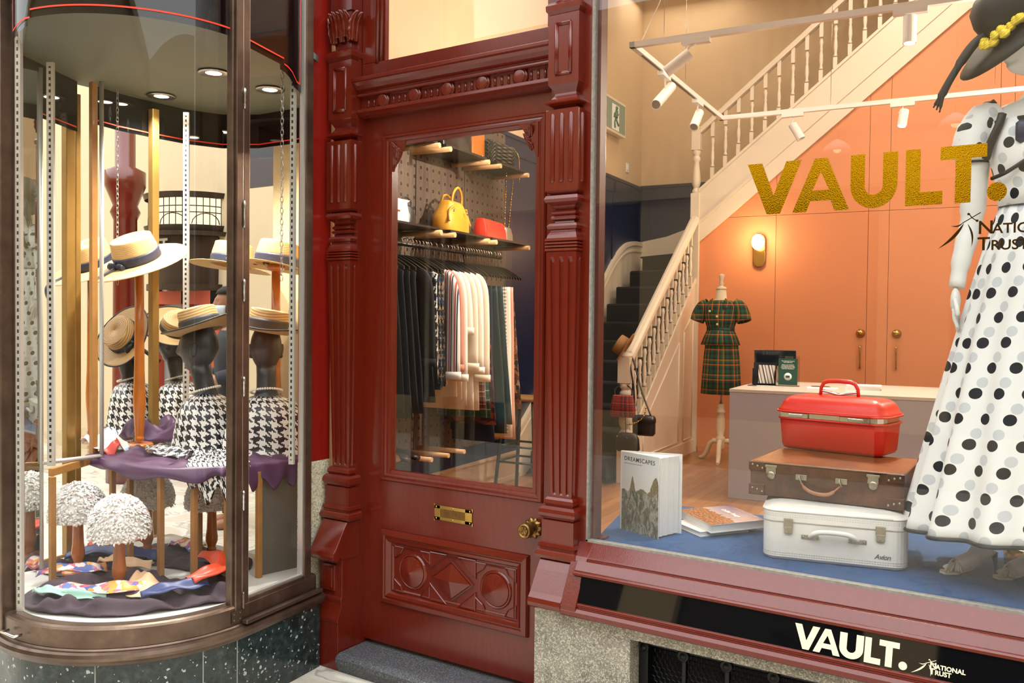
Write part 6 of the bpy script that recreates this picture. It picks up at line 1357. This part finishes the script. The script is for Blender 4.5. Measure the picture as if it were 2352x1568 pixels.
# middle bust, the other three are its mirror reflections built as solid copies
BLKM = simple('matt black mannequin', '1f2125', .38); HND = pat_hound('houndstooth silk', 'efeeea', '16181c', .0068, .35); PEARL = simple('pearls', 'ece4d4', .2)
def bust(label, x, y, z, facing, lean=0.):
    t = thing('mannequin_bust', label, 'mannequin bust', (x, y, z), facing)
    mb = MB(); mb.loft([el(0, .02, 0, .15, .1), el(0, .02, .12, .165, .105), el(0, .02, .24, .16, .09), el(0, .015, .295, .1, .075), el(0, .01, .32, .065, .062), el(0, 0, .36, .052, .056), el(0, -.02, .43, .05, .056), el(0, -.03, .5, .052, .058)], True, True, None, True)
    head_mesh(mb, Tr(0, -.035, .575) @ Rx(-lean), 1.08); obj('body', mb, BLKM, t)
    return t
def cape(label, x, y, z, facing, ph=0.):
    """silk square knotted round the shoulders"""
    t = thing('houndstooth_scarf', label, 'scarf', (x, y, z), facing)
    Z = [(.318, .066), (.305, .095), (.28, .15), (.23, .185), (.14, .205), (.05, .222), (-.0, .24), (.004, .262)]
    mb = MB(); n = 72; R = []
    for i, (h, r) in enumerate(Z):
        f = i/7; R.append([(r*(1+.05*f*math.sin(7*q+ph)+.03*f*math.sin(13*q))*math.cos(q), .015+.72*r*(1+.05*f*math.sin(7*q+ph))*math.sin(q), h+.006+.012*f*math.sin(9*q+ph)+(.0 if i < 7 else .006*math.sin(5*q))) for q in [2*pi*k/n for k in range(n)]])
    L = [0]
    for i in range(1, 8): L.append(L[-1]+math.hypot(Z[i][0]-Z[i-1][0], Z[i][1]-Z[i-1][1]))
    mb.loft(R, True, False, lambda i, j: (j/n*1.15, L[i]), True); obj('draped_silk', mb, HND, t, solid=.003)
    mb = MB(); mb.tube(R[-1]+[R[-1][0]], .006, 6); obj('black_border', mb, BLKR, t)
    mb = MB(); mb.tube([(p[0]*.93, .015+(p[1]-.015)*.93, p[2]+.004) for p in R[-1]+[R[-1][0]]], .004, 6); obj('white_stripe', mb, simple('white silk', 'eeece8', .4), t)
    return t
def necklace(label, x, y, z, facing):
    t = thing('pearl_necklace', label, 'necklace', (x, y, z), facing); mb = MB()
    for k in range(40):
        q = 2*pi*k/40; mb.sphere((.082*math.cos(q), .0+.078*math.sin(q), .345+.022*math.sin(q)), .0068, 7, 5)
    obj('pearls', mb, PEARL, t)
BU = [('black mannequin bust facing left in the middle of the showcase', -4.05, 3.06, -1.15, 'middle bust'), ('mirror-image copy of the black bust behind the hinged side pane', -3.73, 3.21, -2.2, 'mirror-image bust behind the side pane'), ('mirror-image copy of the bust farther back at the left, behind the tall stands', -5.2, 3.36, -.6, 'mirror-image rear left bust'), ('mirror-image copy of the bust farther back between the stand and the middle bust', -4.98, 3.56, -1.2, 'mirror-image rear centre bust')]
for lab, x, y, f, who in BU:
    bust(lab, x, y, .861, f); cape('black and white houndstooth scarf draped on the '+who, x, y, .861, f, x*3); necklace('pearl necklace on the '+who, x, y, .861, f)
shop_hat('black-banded straw hat on the middle bust', -4.06, 3.05, 1.525, YV, -.04, -.3, .105, .125, .20, STRAWB, BLKR, False, BLKR, .03, .07, 'black-banded straw hats')
shop_hat('mirror-image copy of the banded straw hat on the bust behind the side pane', -3.73, 3.21, 1.525, YV, -.03, .16, .105, .12, .195, STRAWB, BLKR, False, BLKR, .03, .07, 'black-banded straw hats')
shop_hat('mirror-image copy of the straw hat tipped crown-forward on the rear left bust', -5.12, 3.27, 1.47, .5, .95, -.55, .105, .09, .2, STRAWB, BLKR, -1., BLKR, .02, .04, 'black-banded straw hats')
shop_hat('mirror-image copy of the straw hat with turned-up brim on the rear centre bust', -4.98, 3.55, 1.525, .3, .35, .55, .1, .085, .2, STRAWB, BLKR, False, BLKR, .02, .04, 'black-banded straw hats')
# front petal hat on a short stand, reflections of it built as solid copies
def fluffy():
    n = N('white petal cloth'); c = n.mix(n.math('GREATER_THAN', n.noise(n.coord(), 38, 2), .66), lin('f1eeea'), lin('d9b8ac'))
    return n.done(n.bsdf(c, .9))
FL = fluffy()
def mk_fluff():
    t = thing('petal_hat', '', 'hat', (0, 0, 0)); R = lambda q, v: Vector((.128*(math.sin(min(v, 1.45)))*math.cos(q), .128*math.sin(min(v, 1.45))*math.sin(q), .155*math.cos(v)))
    mb = MB(); mb.loft([[R(2*pi*k/24, v) for k in range(24)] for v in (.02, .3, .6, .9, 1.2, 1.45, 1.75)], True, True, None, True); obj('dome', mb, FL, t)
    mb = MB(); rnd = random.Random(3)
    for k in range(1500):
        v = math.acos(1-rnd.random()*1.12); q = rnd.random()*2*pi; v = min(v, 1.78); p = R(q, v); nn = Vector((math.sin(v)*math.cos(q), math.sin(v)*math.sin(q), math.cos(v)*.8)).normalized()
        dn = Vector((math.cos(v)*math.cos(q), math.cos(v)*math.sin(q), -math.sin(v))).normalized(); dn = (dn+nn*(.35+.5*rnd.random())+Vector((rnd.uniform(-.5, .5), rnd.uniform(-.5, .5), 0))).normalized(); s = dn.cross(nn).normalized(); l, w = rnd.uniform(.016, .026), rnd.uniform(.005, .008)
        a = mb.V(p-nn*.002); b = mb.V(p+dn*l*.5+s*w+nn*.004); c = mb.V(p+dn*l); d = mb.V(p+dn*l*.5-s*w+nn*.004); e = mb.V(p+dn*l*.5+nn*.009); 
        for tri_ in ((a, b, e), (b, c, e), (c, d, e), (d, a, e)): mb.face(tri_)
    obj('petals', mb, FL, t, norm=False); return t
FH = [(-3.82, 2.41, 'front petal hat, nearest the curved glass'), (-4.27, 2.47, 'mirror-image petal hat at the left behind the front one'), (-4.30, 2.88, 'mirror-image petal hat at the back between the oak posts'), (-3.99, 3.06, 'mirror-image petal hat at back right beside the bronze post')]
F0 = None
for x, y, lab in FH:
    if F0 is None: F0 = mk_fluff(); F0.location = (x, y, .60); F0['label'] = 'white '+lab; F0['group'] = 'white petal hats'; F0.rotation_euler = (.08, .06, 0)
    else: copy_tree(F0, 'white '+lab, (x, y, .60), x*4)
    stand('short turned pine stand under the '+lab, x, y, .301, .36, .95, 'short pine stands on the showcase floor')
# --- cloths and scarves
VIO = simple('purple crushed silk', '4b2a4c', .45, 0, .25, 9); VIOD = simple('dark plum cloth', '35202f', .7, 0, .3, 9)
def drape(name, label, cat, poly, z, m, amp=.03, nr=26, nt=90, seed=1., edge=None, holes=()):
    P = [Vector((*p, 0)) for p in poly]; c = sum(P, Vector())/len(P); B = spline(P+[P[0]], 10)
    def bp(t): q = t*(len(B)-1); i = min(int(q), len(B)-2); return B[i].lerp(B[i+1], q-i)
    def f(u, v):
        p = c.lerp(bp(u), v); a = u*2*pi
        s = math.sin(p.x*31+seed+2*math.sin(p.y*17+seed))*math.sin(p.y*27+1.3*seed+1.5*math.sin(p.x*13))
        r = abs(math.sin(p.x*19-p.y*23+seed*2+1.2*math.sin(p.x*9+seed)))
        h = amp*(.45+.35*s+.5*r*r)*(1-.0*v); h *= min(1, (1-v)*6+.25)
        for (hx, hy, hr) in holes:
            d = math.hypot(p.x-hx, p.y-hy)
            if d < hr*1.35: h = min(h, amp*.1*(d/hr)**2) if d < hr else h*(d/hr-1)/.35+.1*amp*(1-(d/hr-1)/.35)
        return Vector((p.x, p.y, z+.002+h))
    mb = MB(); mb.grid(f, nt, nr, lambda u, v: (c.lerp(bp(u), v).x, c.lerp(bp(u), v).y)); o = obj(name, mb, m, solid=.003); return tag(o, label, cat)
hol = [(x, y, .085) for x, y, _ in FH]
drape('plum_cloth', 'dark plum cloth bunched over the showcase floor under the scarves', 'cloth', [(-4.1, 2.1), (-3.9, 2.02), (-3.7, 2.08), (-3.5, 2.2), (-3.37, 2.42), (-3.29, 2.65), (-3.4, 2.78), (-3.62, 2.68), (-3.85, 2.62), (-4.1, 2.55), (-4.2, 2.3)], .301, VIOD, .055, 30, 120, 1.7, None, hol)
drape('plum_cloth', 'dark plum cloth on the floor at the back behind the oak posts', 'cloth', [(-4.5, 2.35), (-4.25, 2.4), (-4.15, 2.72), (-3.8, 2.82), (-3.6, 2.95), (-3.8, 3.15), (-4.2, 3.1), (-4.5, 2.85)], .301, VIOD, .045, 24, 100, 4.2, None, hol)
def ribbon(name, label, P, W, m, z0=.0, amp=.012, folds=3, th=.004, cat='scarf', nu=40, nv=14, group=None):
    """folded scarf laid along P (list of 3d points) with half widths W"""
    S = spline(P, 12); n = len(S)-1
    def f(u, v):
        q = u*n; i = min(int(q), n-1); p = S[i].lerp(S[i+1], q-i); d = (S[i+1]-S[i]); d.z = 0; d.normalize(); s = Vector((-d.y, d.x, 0)); w = W[min(int(u*(len(W)-1)), len(W)-2)]*(1-(u*(len(W)-1)) % 1)+W[min(int(u*(len(W)-1))+1, len(W)-1)]*((u*(len(W)-1)) % 1) if u < 1 else W[-1]
        t = (v-.5)*2; return p+s*w*t+Vector((0, 0, amp*(1-t*t)*1.6+amp*.8*math.sin(folds*pi*v+4*u)+amp*.4*math.sin(17*u+5*v)))
    LN = sum((S[k+1]-S[k]).length for k in range(n)); mb = MB(); mb.grid(f, nu, nv, lambda u, v: (u*LN, v*max(W)*2)); o = obj(name, mb, m, solid=th); tag(o, label, cat, group); return o
FLOR = pat_blocks('floral silk', ['efe6dc', 'd86a8a', 'f0d9c8', 'e8a03a', '5a6cae', 'ead8d0', 'c9506a'], 42, .4); PEACH = simple('peach silk', 'e8c096', .4, 0, .08, 12); NVS = simple('navy silk', '26356a', .45, 0, .2, 20); ORS = simple('orange red silk', 'd9482a', .4, 0, .12, 14); MINT = simple('mint silk', '9ccab8', .4, 0, .2, 14)
zf = .352
ribbon('silk_scarf', 'floral multicoloured scarf twisted along the front of the showcase floor', [(-3.93, 2.13, zf), (-3.84, 2.17, zf+.015), (-3.75, 2.24, zf+.01), (-3.66, 2.33, zf+.02), (-3.63, 2.42, zf+.005)], [.03, .045, .055, .075, .05], FLOR, group='silk scarves on the showcase floor')
ribbon('silk_scarf', 'mint and white scarf end at the far left of the front scarf row', [(-3.97, 2.10, zf), (-3.88, 2.11, zf+.012), (-3.76, 2.17, zf), (-3.66, 2.25, zf-.005)], [.02, .035, .03, .015], MINT, group='silk scarves on the showcase floor')
ribbon('silk_scarf', 'peach scarf fanned right of the front petal hat stand', [(-3.74, 2.47, zf+.03), (-3.66, 2.43, zf+.02), (-3.58, 2.39, zf), (-3.52, 2.40, zf)], [.03, .07, .09, .05], PEACH, group='silk scarves on the showcase floor')
ribbon('silk_scarf', 'navy silk scarf in front of the orange-red scarf', [(-3.53, 2.33, zf), (-3.48, 2.42, zf+.02), (-3.44, 2.52, zf+.02), (-3.44, 2.6, zf+.02)], [.04, .06, .06, .04], NVS, group='silk scarves on the showcase floor')
ribbon('silk_scarf', 'orange-red silk scarf rising behind the navy scarf beside the bronze post', [(-3.46, 2.53, zf+.03), (-3.45, 2.63, zf+.05), (-3.5, 2.75, zf+.05), (-3.62, 2.82, zf+.06), (-3.78, 2.84, zf+.03)], [.05, .06, .06, .06, .05], ORS, group='silk scarves on the showcase floor')
ribbon('silk_scarf', 'small mirror-image floral scarf at the far left behind the front scarf row', [(-4.26, 2.27, zf-.01), (-4.18, 2.33, zf+.012), (-4.1, 2.42, zf+.01), (-4.08, 2.5, zf)], [.04, .06, .06, .04], FLOR, group='silk scarves on the showcase floor')  # from here, mirror reflections of the front scarves, laid as solid copies
ribbon('silk_scarf', 'mirror-image navy scarf at the back left below the left petal hat', [(-4.46, 2.52, zf-.01), (-4.36, 2.62, zf+.015), (-4.2, 2.7, zf+.02), (-4.08, 2.8, zf)], [.05, .08, .08, .05], NVS, group='silk scarves on the showcase floor')
ribbon('silk_scarf', 'upright mirror-image orange-red scarf tip at the back between the left petal hats', [(-4.5, 2.66, zf+.0), (-4.46, 2.74, zf+.07), (-4.4, 2.84, zf+.05), (-4.34, 2.92, zf)], [.06, .08, .06, .04], ORS, group='silk scarves on the showcase floor')
ribbon('silk_scarf', 'mirror-image peach scarf roll beside the left petal hat stand', [(-4.2, 2.56, zf), (-4.1, 2.56, zf+.02), (-4.0, 2.6, zf+.01), (-3.93, 2.66, zf)], [.03, .045, .045, .03], PEACH, group='silk scarves on the showcase floor')
ribbon('silk_scarf', 'floral scarf at the back under the rear petal hat', [(-4.2, 2.98, zf), (-4.1, 2.99, zf+.02), (-4.0, 2.98, zf+.01)], [.05, .06, .05], FLOR, group='silk scarves on the showcase floor')
# shelf cloths
def hang(name, label, P, m, drop, z=.868, amp=.02, back=.22, seed=0., cat='cloth', n=90):
    """cloth lying on the shelf and hanging over its edge; P edge polyline"""
    S = spline([(*p, 0) for p in P], 12); k = len(S)-1
    def f(u, v):
        q = u*k; i = min(int(q), k-1); p = S[i].lerp(S[i+1], q-i); d = (S[i+1]-S[i]).normalized(); nrm = Vector((d.y, -d.x, 0))
        w = math.sin(u*23+seed+2*math.sin(u*7)); D = drop*(.55+.45*math.sin(u*11+seed)**2)*(.4+.6*min(1, 5*u, 5*(1-u)))
        if v < .6:
            t = 1-v/.6; return p-nrm*back*t+nrm*.012+Vector((0, 0, z+amp*(.6+.5*math.sin(u*29+5*t+seed)+.5*abs(math.sin(u*17-6*t)))*(.35+t)))
        t = (v-.6)/.4; return p+nrm*(.026+.02*math.sin(t*pi*.6)+.012*w*t)+Vector((0, 0, z+amp*.4*(1-t)-D*t))
    mb = MB(); mb.grid(f, n, 18, lambda u, v: (u*k*.03, v*.4)); o = obj(name, mb, m, solid=.003); return tag(o, label, cat)
hang('purple_cloth', 'crumpled purple silk cloth along the front edge of the display shelf', [(-4.40, 2.62), (-4.1, 2.60), (-3.76, 2.585), (-3.6, 2.75), (-3.545, 2.82)], VIO, .065, seed=.5)
hang('purple_cloth', 'purple silk cloth spilling over the shelf end behind the side pane', [(-3.54, 2.84), (-3.49, 3.02), (-3.46, 3.2)], VIO, .13, seed=2.2, n=50)
hang('border_scarf', 'houndstooth scarf with black and white border hanging over the shelf corner', [(-3.68, 2.68), (-3.58, 2.79), (-3.53, 2.92)], HND, .2, .888, .02, .26, 1.1, 'scarf', 40)
drape('purple_cloth', 'purple silk mound at the back between the tall stands', 'cloth', [(-4.95, 3.1), (-4.6, 3.1), (-4.4, 3.25), (-4.4, 3.45), (-4.8, 3.5)], .86, VIO, .11, 20, 70, .9)
GEO = pat_blocks('white red and blue silk', ['f1eee8', 'f1eee8', 'c23a2a', 'f1eee8', '8aa0c4', 'f1eee8'], 11, .4)
ribbon('silk_scarf', 'white silk scarf with red and blue shapes folded at the left of the shelf', [(-4.62, 2.78, .9), (-4.5, 2.74, .93), (-4.38, 2.72, .91), (-4.3, 2.72, .87)], [.07, .11, .10, .05], GEO, amp=.022)
ribbon('border_scarf', 'houndstooth scarf corner with white stripe lying left of the middle bust', [(-4.2, 2.82, .895), (-4.08, 2.80, .905), (-3.95, 2.80, .9), (-3.86, 2.84, .89)], [.02, .07, .10, .08], HND, amp=.012)
# hanging chains
def chain(label, x, y, z0, z1):
    mb = MB(); n = int((z1-z0)/.026)
    for k in range(n):
        z = z1-(k+.5)*(z1-z0)/n; T = Tr(x, y, z) @ Rz(pi/2*(k % 2)+.4); P = [T @ Vector((.007*math.cos(q), 0, .018*math.sin(q))) for q in [2*pi*j/10 for j in range(11)]]; mb.tube(P, .0019, 4, False)
    o = obj('hanging_chain', mb, STEEL); return tag(o, label, 'chain', 'steel chains in the showcase')
ps = side(.335, -.06); chain('long steel chain hanging behind the hinged side pane', ps.x, ps.y, 1.78, 2.86); chain('steel chain hanging from the ceiling beside the oak upright', -4.5, 2.74, 1.75, 2.86); chain('steel chain hanging just right of the one by the oak upright', -4.55, 2.86, 1.78, 2.86)
# ------------------------------------------------------------------ partition, and mirrored arcade scenery built solid beyond the showcase
mb = MB(); mb.prism([(-3.3, 3.24, -.12), (-3.3, 3.34, -.12), (-3.5, 3.84, -.12), (-4.36, 3.84, -.12), (-4.36, 3.8, -.12), (-3.46, 3.8, -.12), (-3.34, 3.24, -.12)], (0, 0, 4.1)); struct(obj('wall_partition', mb, simple('partition cream', 'cdb78d', .7)))
mb = MB(); mb.box((-16, 6.4, -.12), (-4.75, 6.6, 6.5)); struct(obj('wall_far', mb, simple('arcade cream', '')), 'reflected cream arcade wall, built solid beyond the showcase')
mb = MB(); mb.box((-16.2, -7, -.12), (-16, 9, 6.5)); struct(obj('wall_end', mb, simple('arcade cream', '')))
mb = MB(); mb.lathe([(.19, -.12), (.19, .2), (.13, .25), (.115, 2.6), (.15, 2.68), (.12, 2.75), (.2, 2.95), (.2, 3.1), (.1, 3.15), (.1, 4.5), (.2, 4.7)], (-8.45, 5.4, 0), 20); o = obj('arcade_column', mb, RED); tag(o, 'dark red arcade column beyond the showcase, left of the lit lantern', 'column')
t = thing('lift_lantern', 'bow-fronted leaded glass lantern over the LIFT sign on the cream wall', 'lantern', (-8.72, 6.3, 1.9))
LW, LX = .52, -8.72
def bow(z, e=0.): return [(LX+(LW+e)*math.cos(q), 6.4-(.42+e)*math.sin(q), z) for q in [pi*k/20 for k in range(21)]]
mb = MB(); mb.loft([bow(2.62), bow(2.92)], False, False, None, True); obj('lit_glass', mb, emit('lantern glass', 'ffe9bd', 1.6), t, True, norm=False)
DKB = simple('lantern bronze', '3a2c22', .4, .4); mb = MB()
for z, e, h in ((2.92, .05, .06), (2.56, .04, .06), (2.5, .08, .05)): mb.loft([bow(z, e), bow(z+h, e+.02), bow(z+h, -.05), bow(z, -.05)], False, False)
for k in range(0, 21, 1):
    q = pi*k/20; mb.tube([(LX+(LW+.006)*math.cos(q), 6.4-(.426)*math.sin(q), z) for z in (2.6, 2.93)], .006, 4)
for z in (2.76, 2.83): mb.tube(bow(z, .005), .006, 4)
for k in range(4):
    q0 = pi*(k+.5)/4; mb.tube([(LX+(LW+.008)*math.cos(q0+.34*math.cos(w)), 6.4-.428*math.sin(q0+.34*math.cos(w)), 2.63+.12*math.sin(w)) for w in [pi*j/8 for j in range(9)]], .006, 4)
obj('lead_frame', mb, DKB, t, True)
mb = MB(); mb.loft([bow(1.95, -.04), bow(2.5, -.02)], False, False, None, True); mb.loft([bow(1.9, .03), bow(1.97, .03)], False, False); obj('sign_box', mb, DKB, t, True)
mb = MB(); text_mesh(mb, 'LIFT', .2, Tr(LX-.22, 5.985, 2.33) @ Rx(pi/2), .005, .004); obj('lettering', mb, simple('sign lettering', 'd9d2c0', .6), t, True)
t = thing('lift_gate', 'orange-red lift gate with white notice beyond the showcase below the lantern', 'gate', (-8.75, 6.35, -.12))
mb = MB(); mb.box((-9.35, 6.3, -.12), (-9.20, 6.4, 1.9)); mb.box((-8.25, 6.3, -.12), (-8.10, 6.4, 1.9)); mb.box((-8.77, 6.3, -.12), (-8.65, 6.4, 1.9)); mb.box((-9.35, 6.3, 1.75), (-8.10, 6.4, 1.9)); obj('gate_frame', mb, simple('gate red', 'b8452e', .5), t, True)
mb = MB(); mb.box((-9.35, 6.38, -.12), (-8.10, 6.39, 1.9)); obj('gate_glass', mb, simple('gate glass grey', '8e9290', .2), t, True)
mb = MB(); mb.box((-8.75, 6.29, 1.1), (-8.67, 6.3, 1.6)); obj('notice', mb, PAPER, t, True)
mb = MB(); mb.box((-6.35, 5.2, 2.75), (-5.75, 5.24, 3.1)); mb.tube([(-6.2, 5.22, 3.1), (-6.2, 5.22, 5)], .01, 5); mb.tube([(-5.9, 5.22, 3.1), (-5.9, 5.22, 5)], .01, 5)
o = thing('hanging_shop_sign', 'dark hanging board with pale 3 seen between the showcase posts', 'sign', (-6.05, 5.2, 2.75)); obj('board', mb, simple('sign slate', '3a4048', .5), o, True)
mb = MB(); text_mesh(mb, '3', .2, Tr(-5.93, 5.198, 2.85) @ Rx(pi/2), .006, .003); obj('lettering', mb, simple('sign lettering', ''), o, True)
# man with a face mask standing beyond the showcase
t = thing('person', 'man with short dark hair and pale face mask standing beyond the showcase', 'person', (-5.95, 4.75, -.12), -.5)
SKIN = simple('skin', '9a6a4c', .5); mb = MB()
mb.loft([el(0, 0, .95, .17, .11), el(0, 0, 1.15, .165, .11), el(0, 0, 1.4, .21, .125), el(0, 0, 1.55, .22, .11), el(0, 0, 1.61, .13, .08), el(0, 0, 1.64, .065, .065), el(0, -.01, 1.74, .058, .06)], True, True, None, True)
head_mesh(mb, Tr(0, -.02, 1.845), 1.02)
for s in (-1, 1):
    mb.tube(spline([(s*.09, 0, 1.0), (s*.1, -.02, .55), (s*.1, .02, .1)], 5), [.085]*4+[.07]*3+[.055]*4, 12); mb.sphere((s*.1, -.05, .04), (.045, .12, .045), 10, 6)
    mb.tube(spline([(s*.19, 0, 1.54), (s*.25, .01, 1.3), (s*.2, -.16, 1.22), (s*.08, -.26, 1.32)], 5), [.06]*5+[.05]*5+[.042]*4+[.032]*2, 12)
    mb.sphere((s*.06, -.285, 1.35), (.022, .04, .045), 10, 6)
    for q in range(4): mb.tube([(s*.05-.01*q*s, -.31, 1.345+.018*q), (s*.02-.008*q*s, -.335, 1.35+.018*q), (s*.0-.004*q*s, -.32, 1.355+.016*q)], .009, 6)
    mb.tube([(s*.07, -.28, 1.37), (s*.05, -.3, 1.41), (s*.03, -.31, 1.42)], .01, 6)
obj('body', mb, SKIN, t)
mb = MB(); mb.loft([el(0, .002, z, a, b, 32) for z, a, b in ((.9, .185, .125), (1.15, .18, .122), (1.4, .222, .136), (1.55, .23, .12), (1.615, .135, .088))], True, False, None, True)
for s in (-1, 1): mb.tube(spline([(s*.18, 0, 1.555), (s*.25, .01, 1.3), (s*.21, -.14, 1.225)], 5), [.07]*5+[.06]*6, 14)
obj('dark_jacket', mb, simple('jacket', '23262c', .8), t, solid=.006)
mb = MB()
for s in (-1, 1): mb.tube(spline([(s*.09, 0, 1.0), (s*.1, -.02, .55), (s*.1, .02, .1)], 5), [.1]*4+[.085]*3+[.07]*4, 14)
obj('trousers', mb, simple('trouser cloth', '2a2c33', .8), t, solid=.004)
mb = MB(); mb.loft([[(.081*math.cos(q)*k, -.008+.106*math.sin(q)*k, z) for q in [pi*j/20 for j in range(-1, 22)]] for z, k in ((1.86, 1.03), (1.93, .93), (1.97, .6), (1.985, .1))], False, False, None, True); mb.loft([[(.08*math.cos(q)*k, -.02+.1*math.sin(q)*k, z) for q in [2*pi*j/24 for j in range(24)]] for z, k in ((1.915, 1.01), (1.945, .84), (1.97, .5), (1.98, .05))], True, False, None, True); obj('hair', mb, simple('dark hair', '221c1a', .8), t, solid=.008)
mb = MB(); mb.loft([[(.07*math.cos(q)*k, -.035-.085*math.sin(q)*k-.012*math.sin(q)**4, z) for q in [pi*(.08+.84*j/16) for j in range(17)]] for z, k in ((1.82, 1.02), (1.79, 1.12), (1.75, 1.0), (1.735, .85))], False, False, None, True); obj('face_mask', mb, simple('mask', 'c9d3d6', .8), t, solid=.004)
# ================================================================== arcade opposite, light, camera

mb = MB(); mb.box((-16, -3.9, 3.12), (6, -3.6, 5.4))
for x0, x1 in ((-16, -12.6), (-10.4, -9.7), (-7.6, -6.9), (-4.8, -4.1), (-2.0, -1.3), (.8, 1.5), (3.6, 6)): mb.box((x0, -3.9, -.12), (x1, -3.6, 3.12))
mb.box((-16, -3.9, -.12), (6, -3.6, .45)); struct(obj('wall_arcade', mb, OPP), 'cream arcade wall across the walkway')
mb = MB(); mb.box((-16, -3.85, 5.3), (6, -3.4, 5.5)); mb.box((-16, -3.9, 3.1), (6, -3.5, 3.2)); struct(obj('trim_4', mb, OPP))
DARKSHOP = simple('dark shop glass', '1a1d20', .05)
mb = MB(); mb.box((-16, -3.8, .45), (6, -3.75, 3.12)); struct(obj('window_2', mb, DARKSHOP), 'dark shop windows across the walkway')
LAMPG = emit('pendant glow', 'ffe2b0', 7)
for i, (x, y, z) in enumerate(((-1.1, -2.2, 3.35), (-2.2, -2.6, 3.3), (.4, -2.0, 3.4))):
    t = thing('pendant_lamp', 'white glass pendant lamp on a cord, ' + ('nearest the red pilaster', 'nearest the curved showcase', 'nearest the gowned mannequin')[i] + ' across the walkway', 'lamp', (x, y, z), group='pendant lamps in the arcade')
    mb = MB(); mb.lathe([(.14, 0), (.11, .06), (.04, .11), (.02, .12)], (x, y, z), 20, caps=False); obj('shade', mb, WHITE, t, True, solid=.004)
    mb = MB(); mb.sphere((x, y, z+.03), .04, 12, 8); obj('bulb', mb, LAMPG, t, True)
    mb = MB(); mb.tube([(x, y, z+.12), (x, y, 5.6)], .004, 5); obj('cord', mb, BLACK, t, True)
mb = MB(); mb.box((6, -7, -.12), (6.2, 3.3, 5.5)); struct(obj('wall_east_block', mb, OPP))  # end wall added to block bright horizon light, the arcade runs on
# world: daylight through the arcade's glass roof
W = bpy.data.worlds.new('arcade daylight'); SC.world = W; W.use_nodes = True; nt = W.node_tree; nt.nodes.clear()
tc = nt.nodes.new('ShaderNodeTexCoord'); sp = nt.nodes.new('ShaderNodeSeparateXYZ'); nt.links.new(tc.outputs['Generated'], sp.inputs[0])
cr = nt.nodes.new('ShaderNodeValToRGB'); nt.links.new(sp.outputs[2], cr.inputs[0])
els = cr.color_ramp.elements; els[0].position = 0.0; els[0].color = (.22, .21, .19, 1); els[1].position = .75; els[1].color = (.95, .965, .97, 1)
e = els.new(.25); e.color = (.55, .56, .55, 1)
bg = nt.nodes.new('ShaderNodeBackground'); bg.inputs[1].default_value = WORLD; nt.links.new(cr.outputs[0], bg.inputs[0])
ow = nt.nodes.new('ShaderNodeOutputWorld'); nt.links.new(bg.outputs[0], ow.inputs[0])
def area(name, loc, size, power, col, rot=(0, 0, 0)):
    ld = bpy.data.lights.new(name, 'AREA'); ld.shape = 'RECTANGLE'; ld.size, ld.size_y = size; ld.energy = power; ld.color = col
    o = bpy.data.objects.new(name, ld); COL.objects.link(o); o.location = loc; o.rotation_euler = rot; return o
def point(name, loc, power, col, r=.08):
    ld = bpy.data.lights.new(name, 'POINT'); ld.energy = power; ld.color = col; ld.shadow_soft_size = r
    o = bpy.data.objects.new(name, ld); COL.objects.link(o); o.location = loc; return o
# added ceiling fill lights without fixtures, sconce bulb
for a, b, p in ((2.2, -1.4, 70), (2.0, -4.6, 90), (.3, -2.9, 60), (4.6, -3.0, 70), (-.3, .35, 14)):
    l = area('ceiling_fill', I(a, b, 5.5), (1.2, .7), p*SHOP, (1, .87, .72), (0, 0, YI))
point('sconce_bulb', I(.713, -.22, 2.5), 12, (1, .72, .42), .06)
for a, b in ((-.1, -4.4), (-.2, -3.4)): point('rack_fill', I(a, b, 3.6), 26*SHOP, (1, .9, .78), .1)  # added fill over the clothes rail, no fixture built
for a, b, e in ((3.2, -4.28, 60), (3.9, -3.2, 60), (3.9, -4.0, 60), (3.9, -2.4, 70)): point('track_end_fill', I(a, b, 3.2), e*SHOP, (1, .86, .68), .05)  # added fill at the out-of-view track end, no spotlights modelled there
# camera
cam = bpy.data.cameras.new('camera'); co = bpy.data.objects.new('camera', cam); COL.objects.link(co); SC.camera = co
cam.sensor_width = 36; cam.lens = 2023.82*36/2352; cam.clip_start = .05; cam.clip_end = 200
pt, rl, yw = -0.02359247, 0.01045329, 0.58848733
fw = Vector((-math.sin(yw)*math.cos(pt), math.cos(yw)*math.cos(pt), math.sin(pt))); rt = Vector((math.cos(yw), math.sin(yw), 0)); up = rt.cross(fw)
r2 = rt*math.cos(rl)+up*math.sin(rl); u2 = r2.cross(fw)
co.matrix_world = Matrix(((r2.x, u2.x, -fw.x, 0), (r2.y, u2.y, -fw.y, 0), (r2.z, u2.z, -fw.z, 1.6), (0, 0, 0, 1)))
vs = SC.view_settings; vs.view_transform = 'Standard'; vs.look = 'None'; vs.gamma = 1; vs.use_curve_mapping = False; vs.exposure = EXPO
SC.cycles.transparent_max_bounces = 16; SC.cycles.max_bounces = 8; SC.cycles.caustics_reflective = False; SC.cycles.caustics_refractive = False; SC.cycles.sample_clamp_indirect = 4
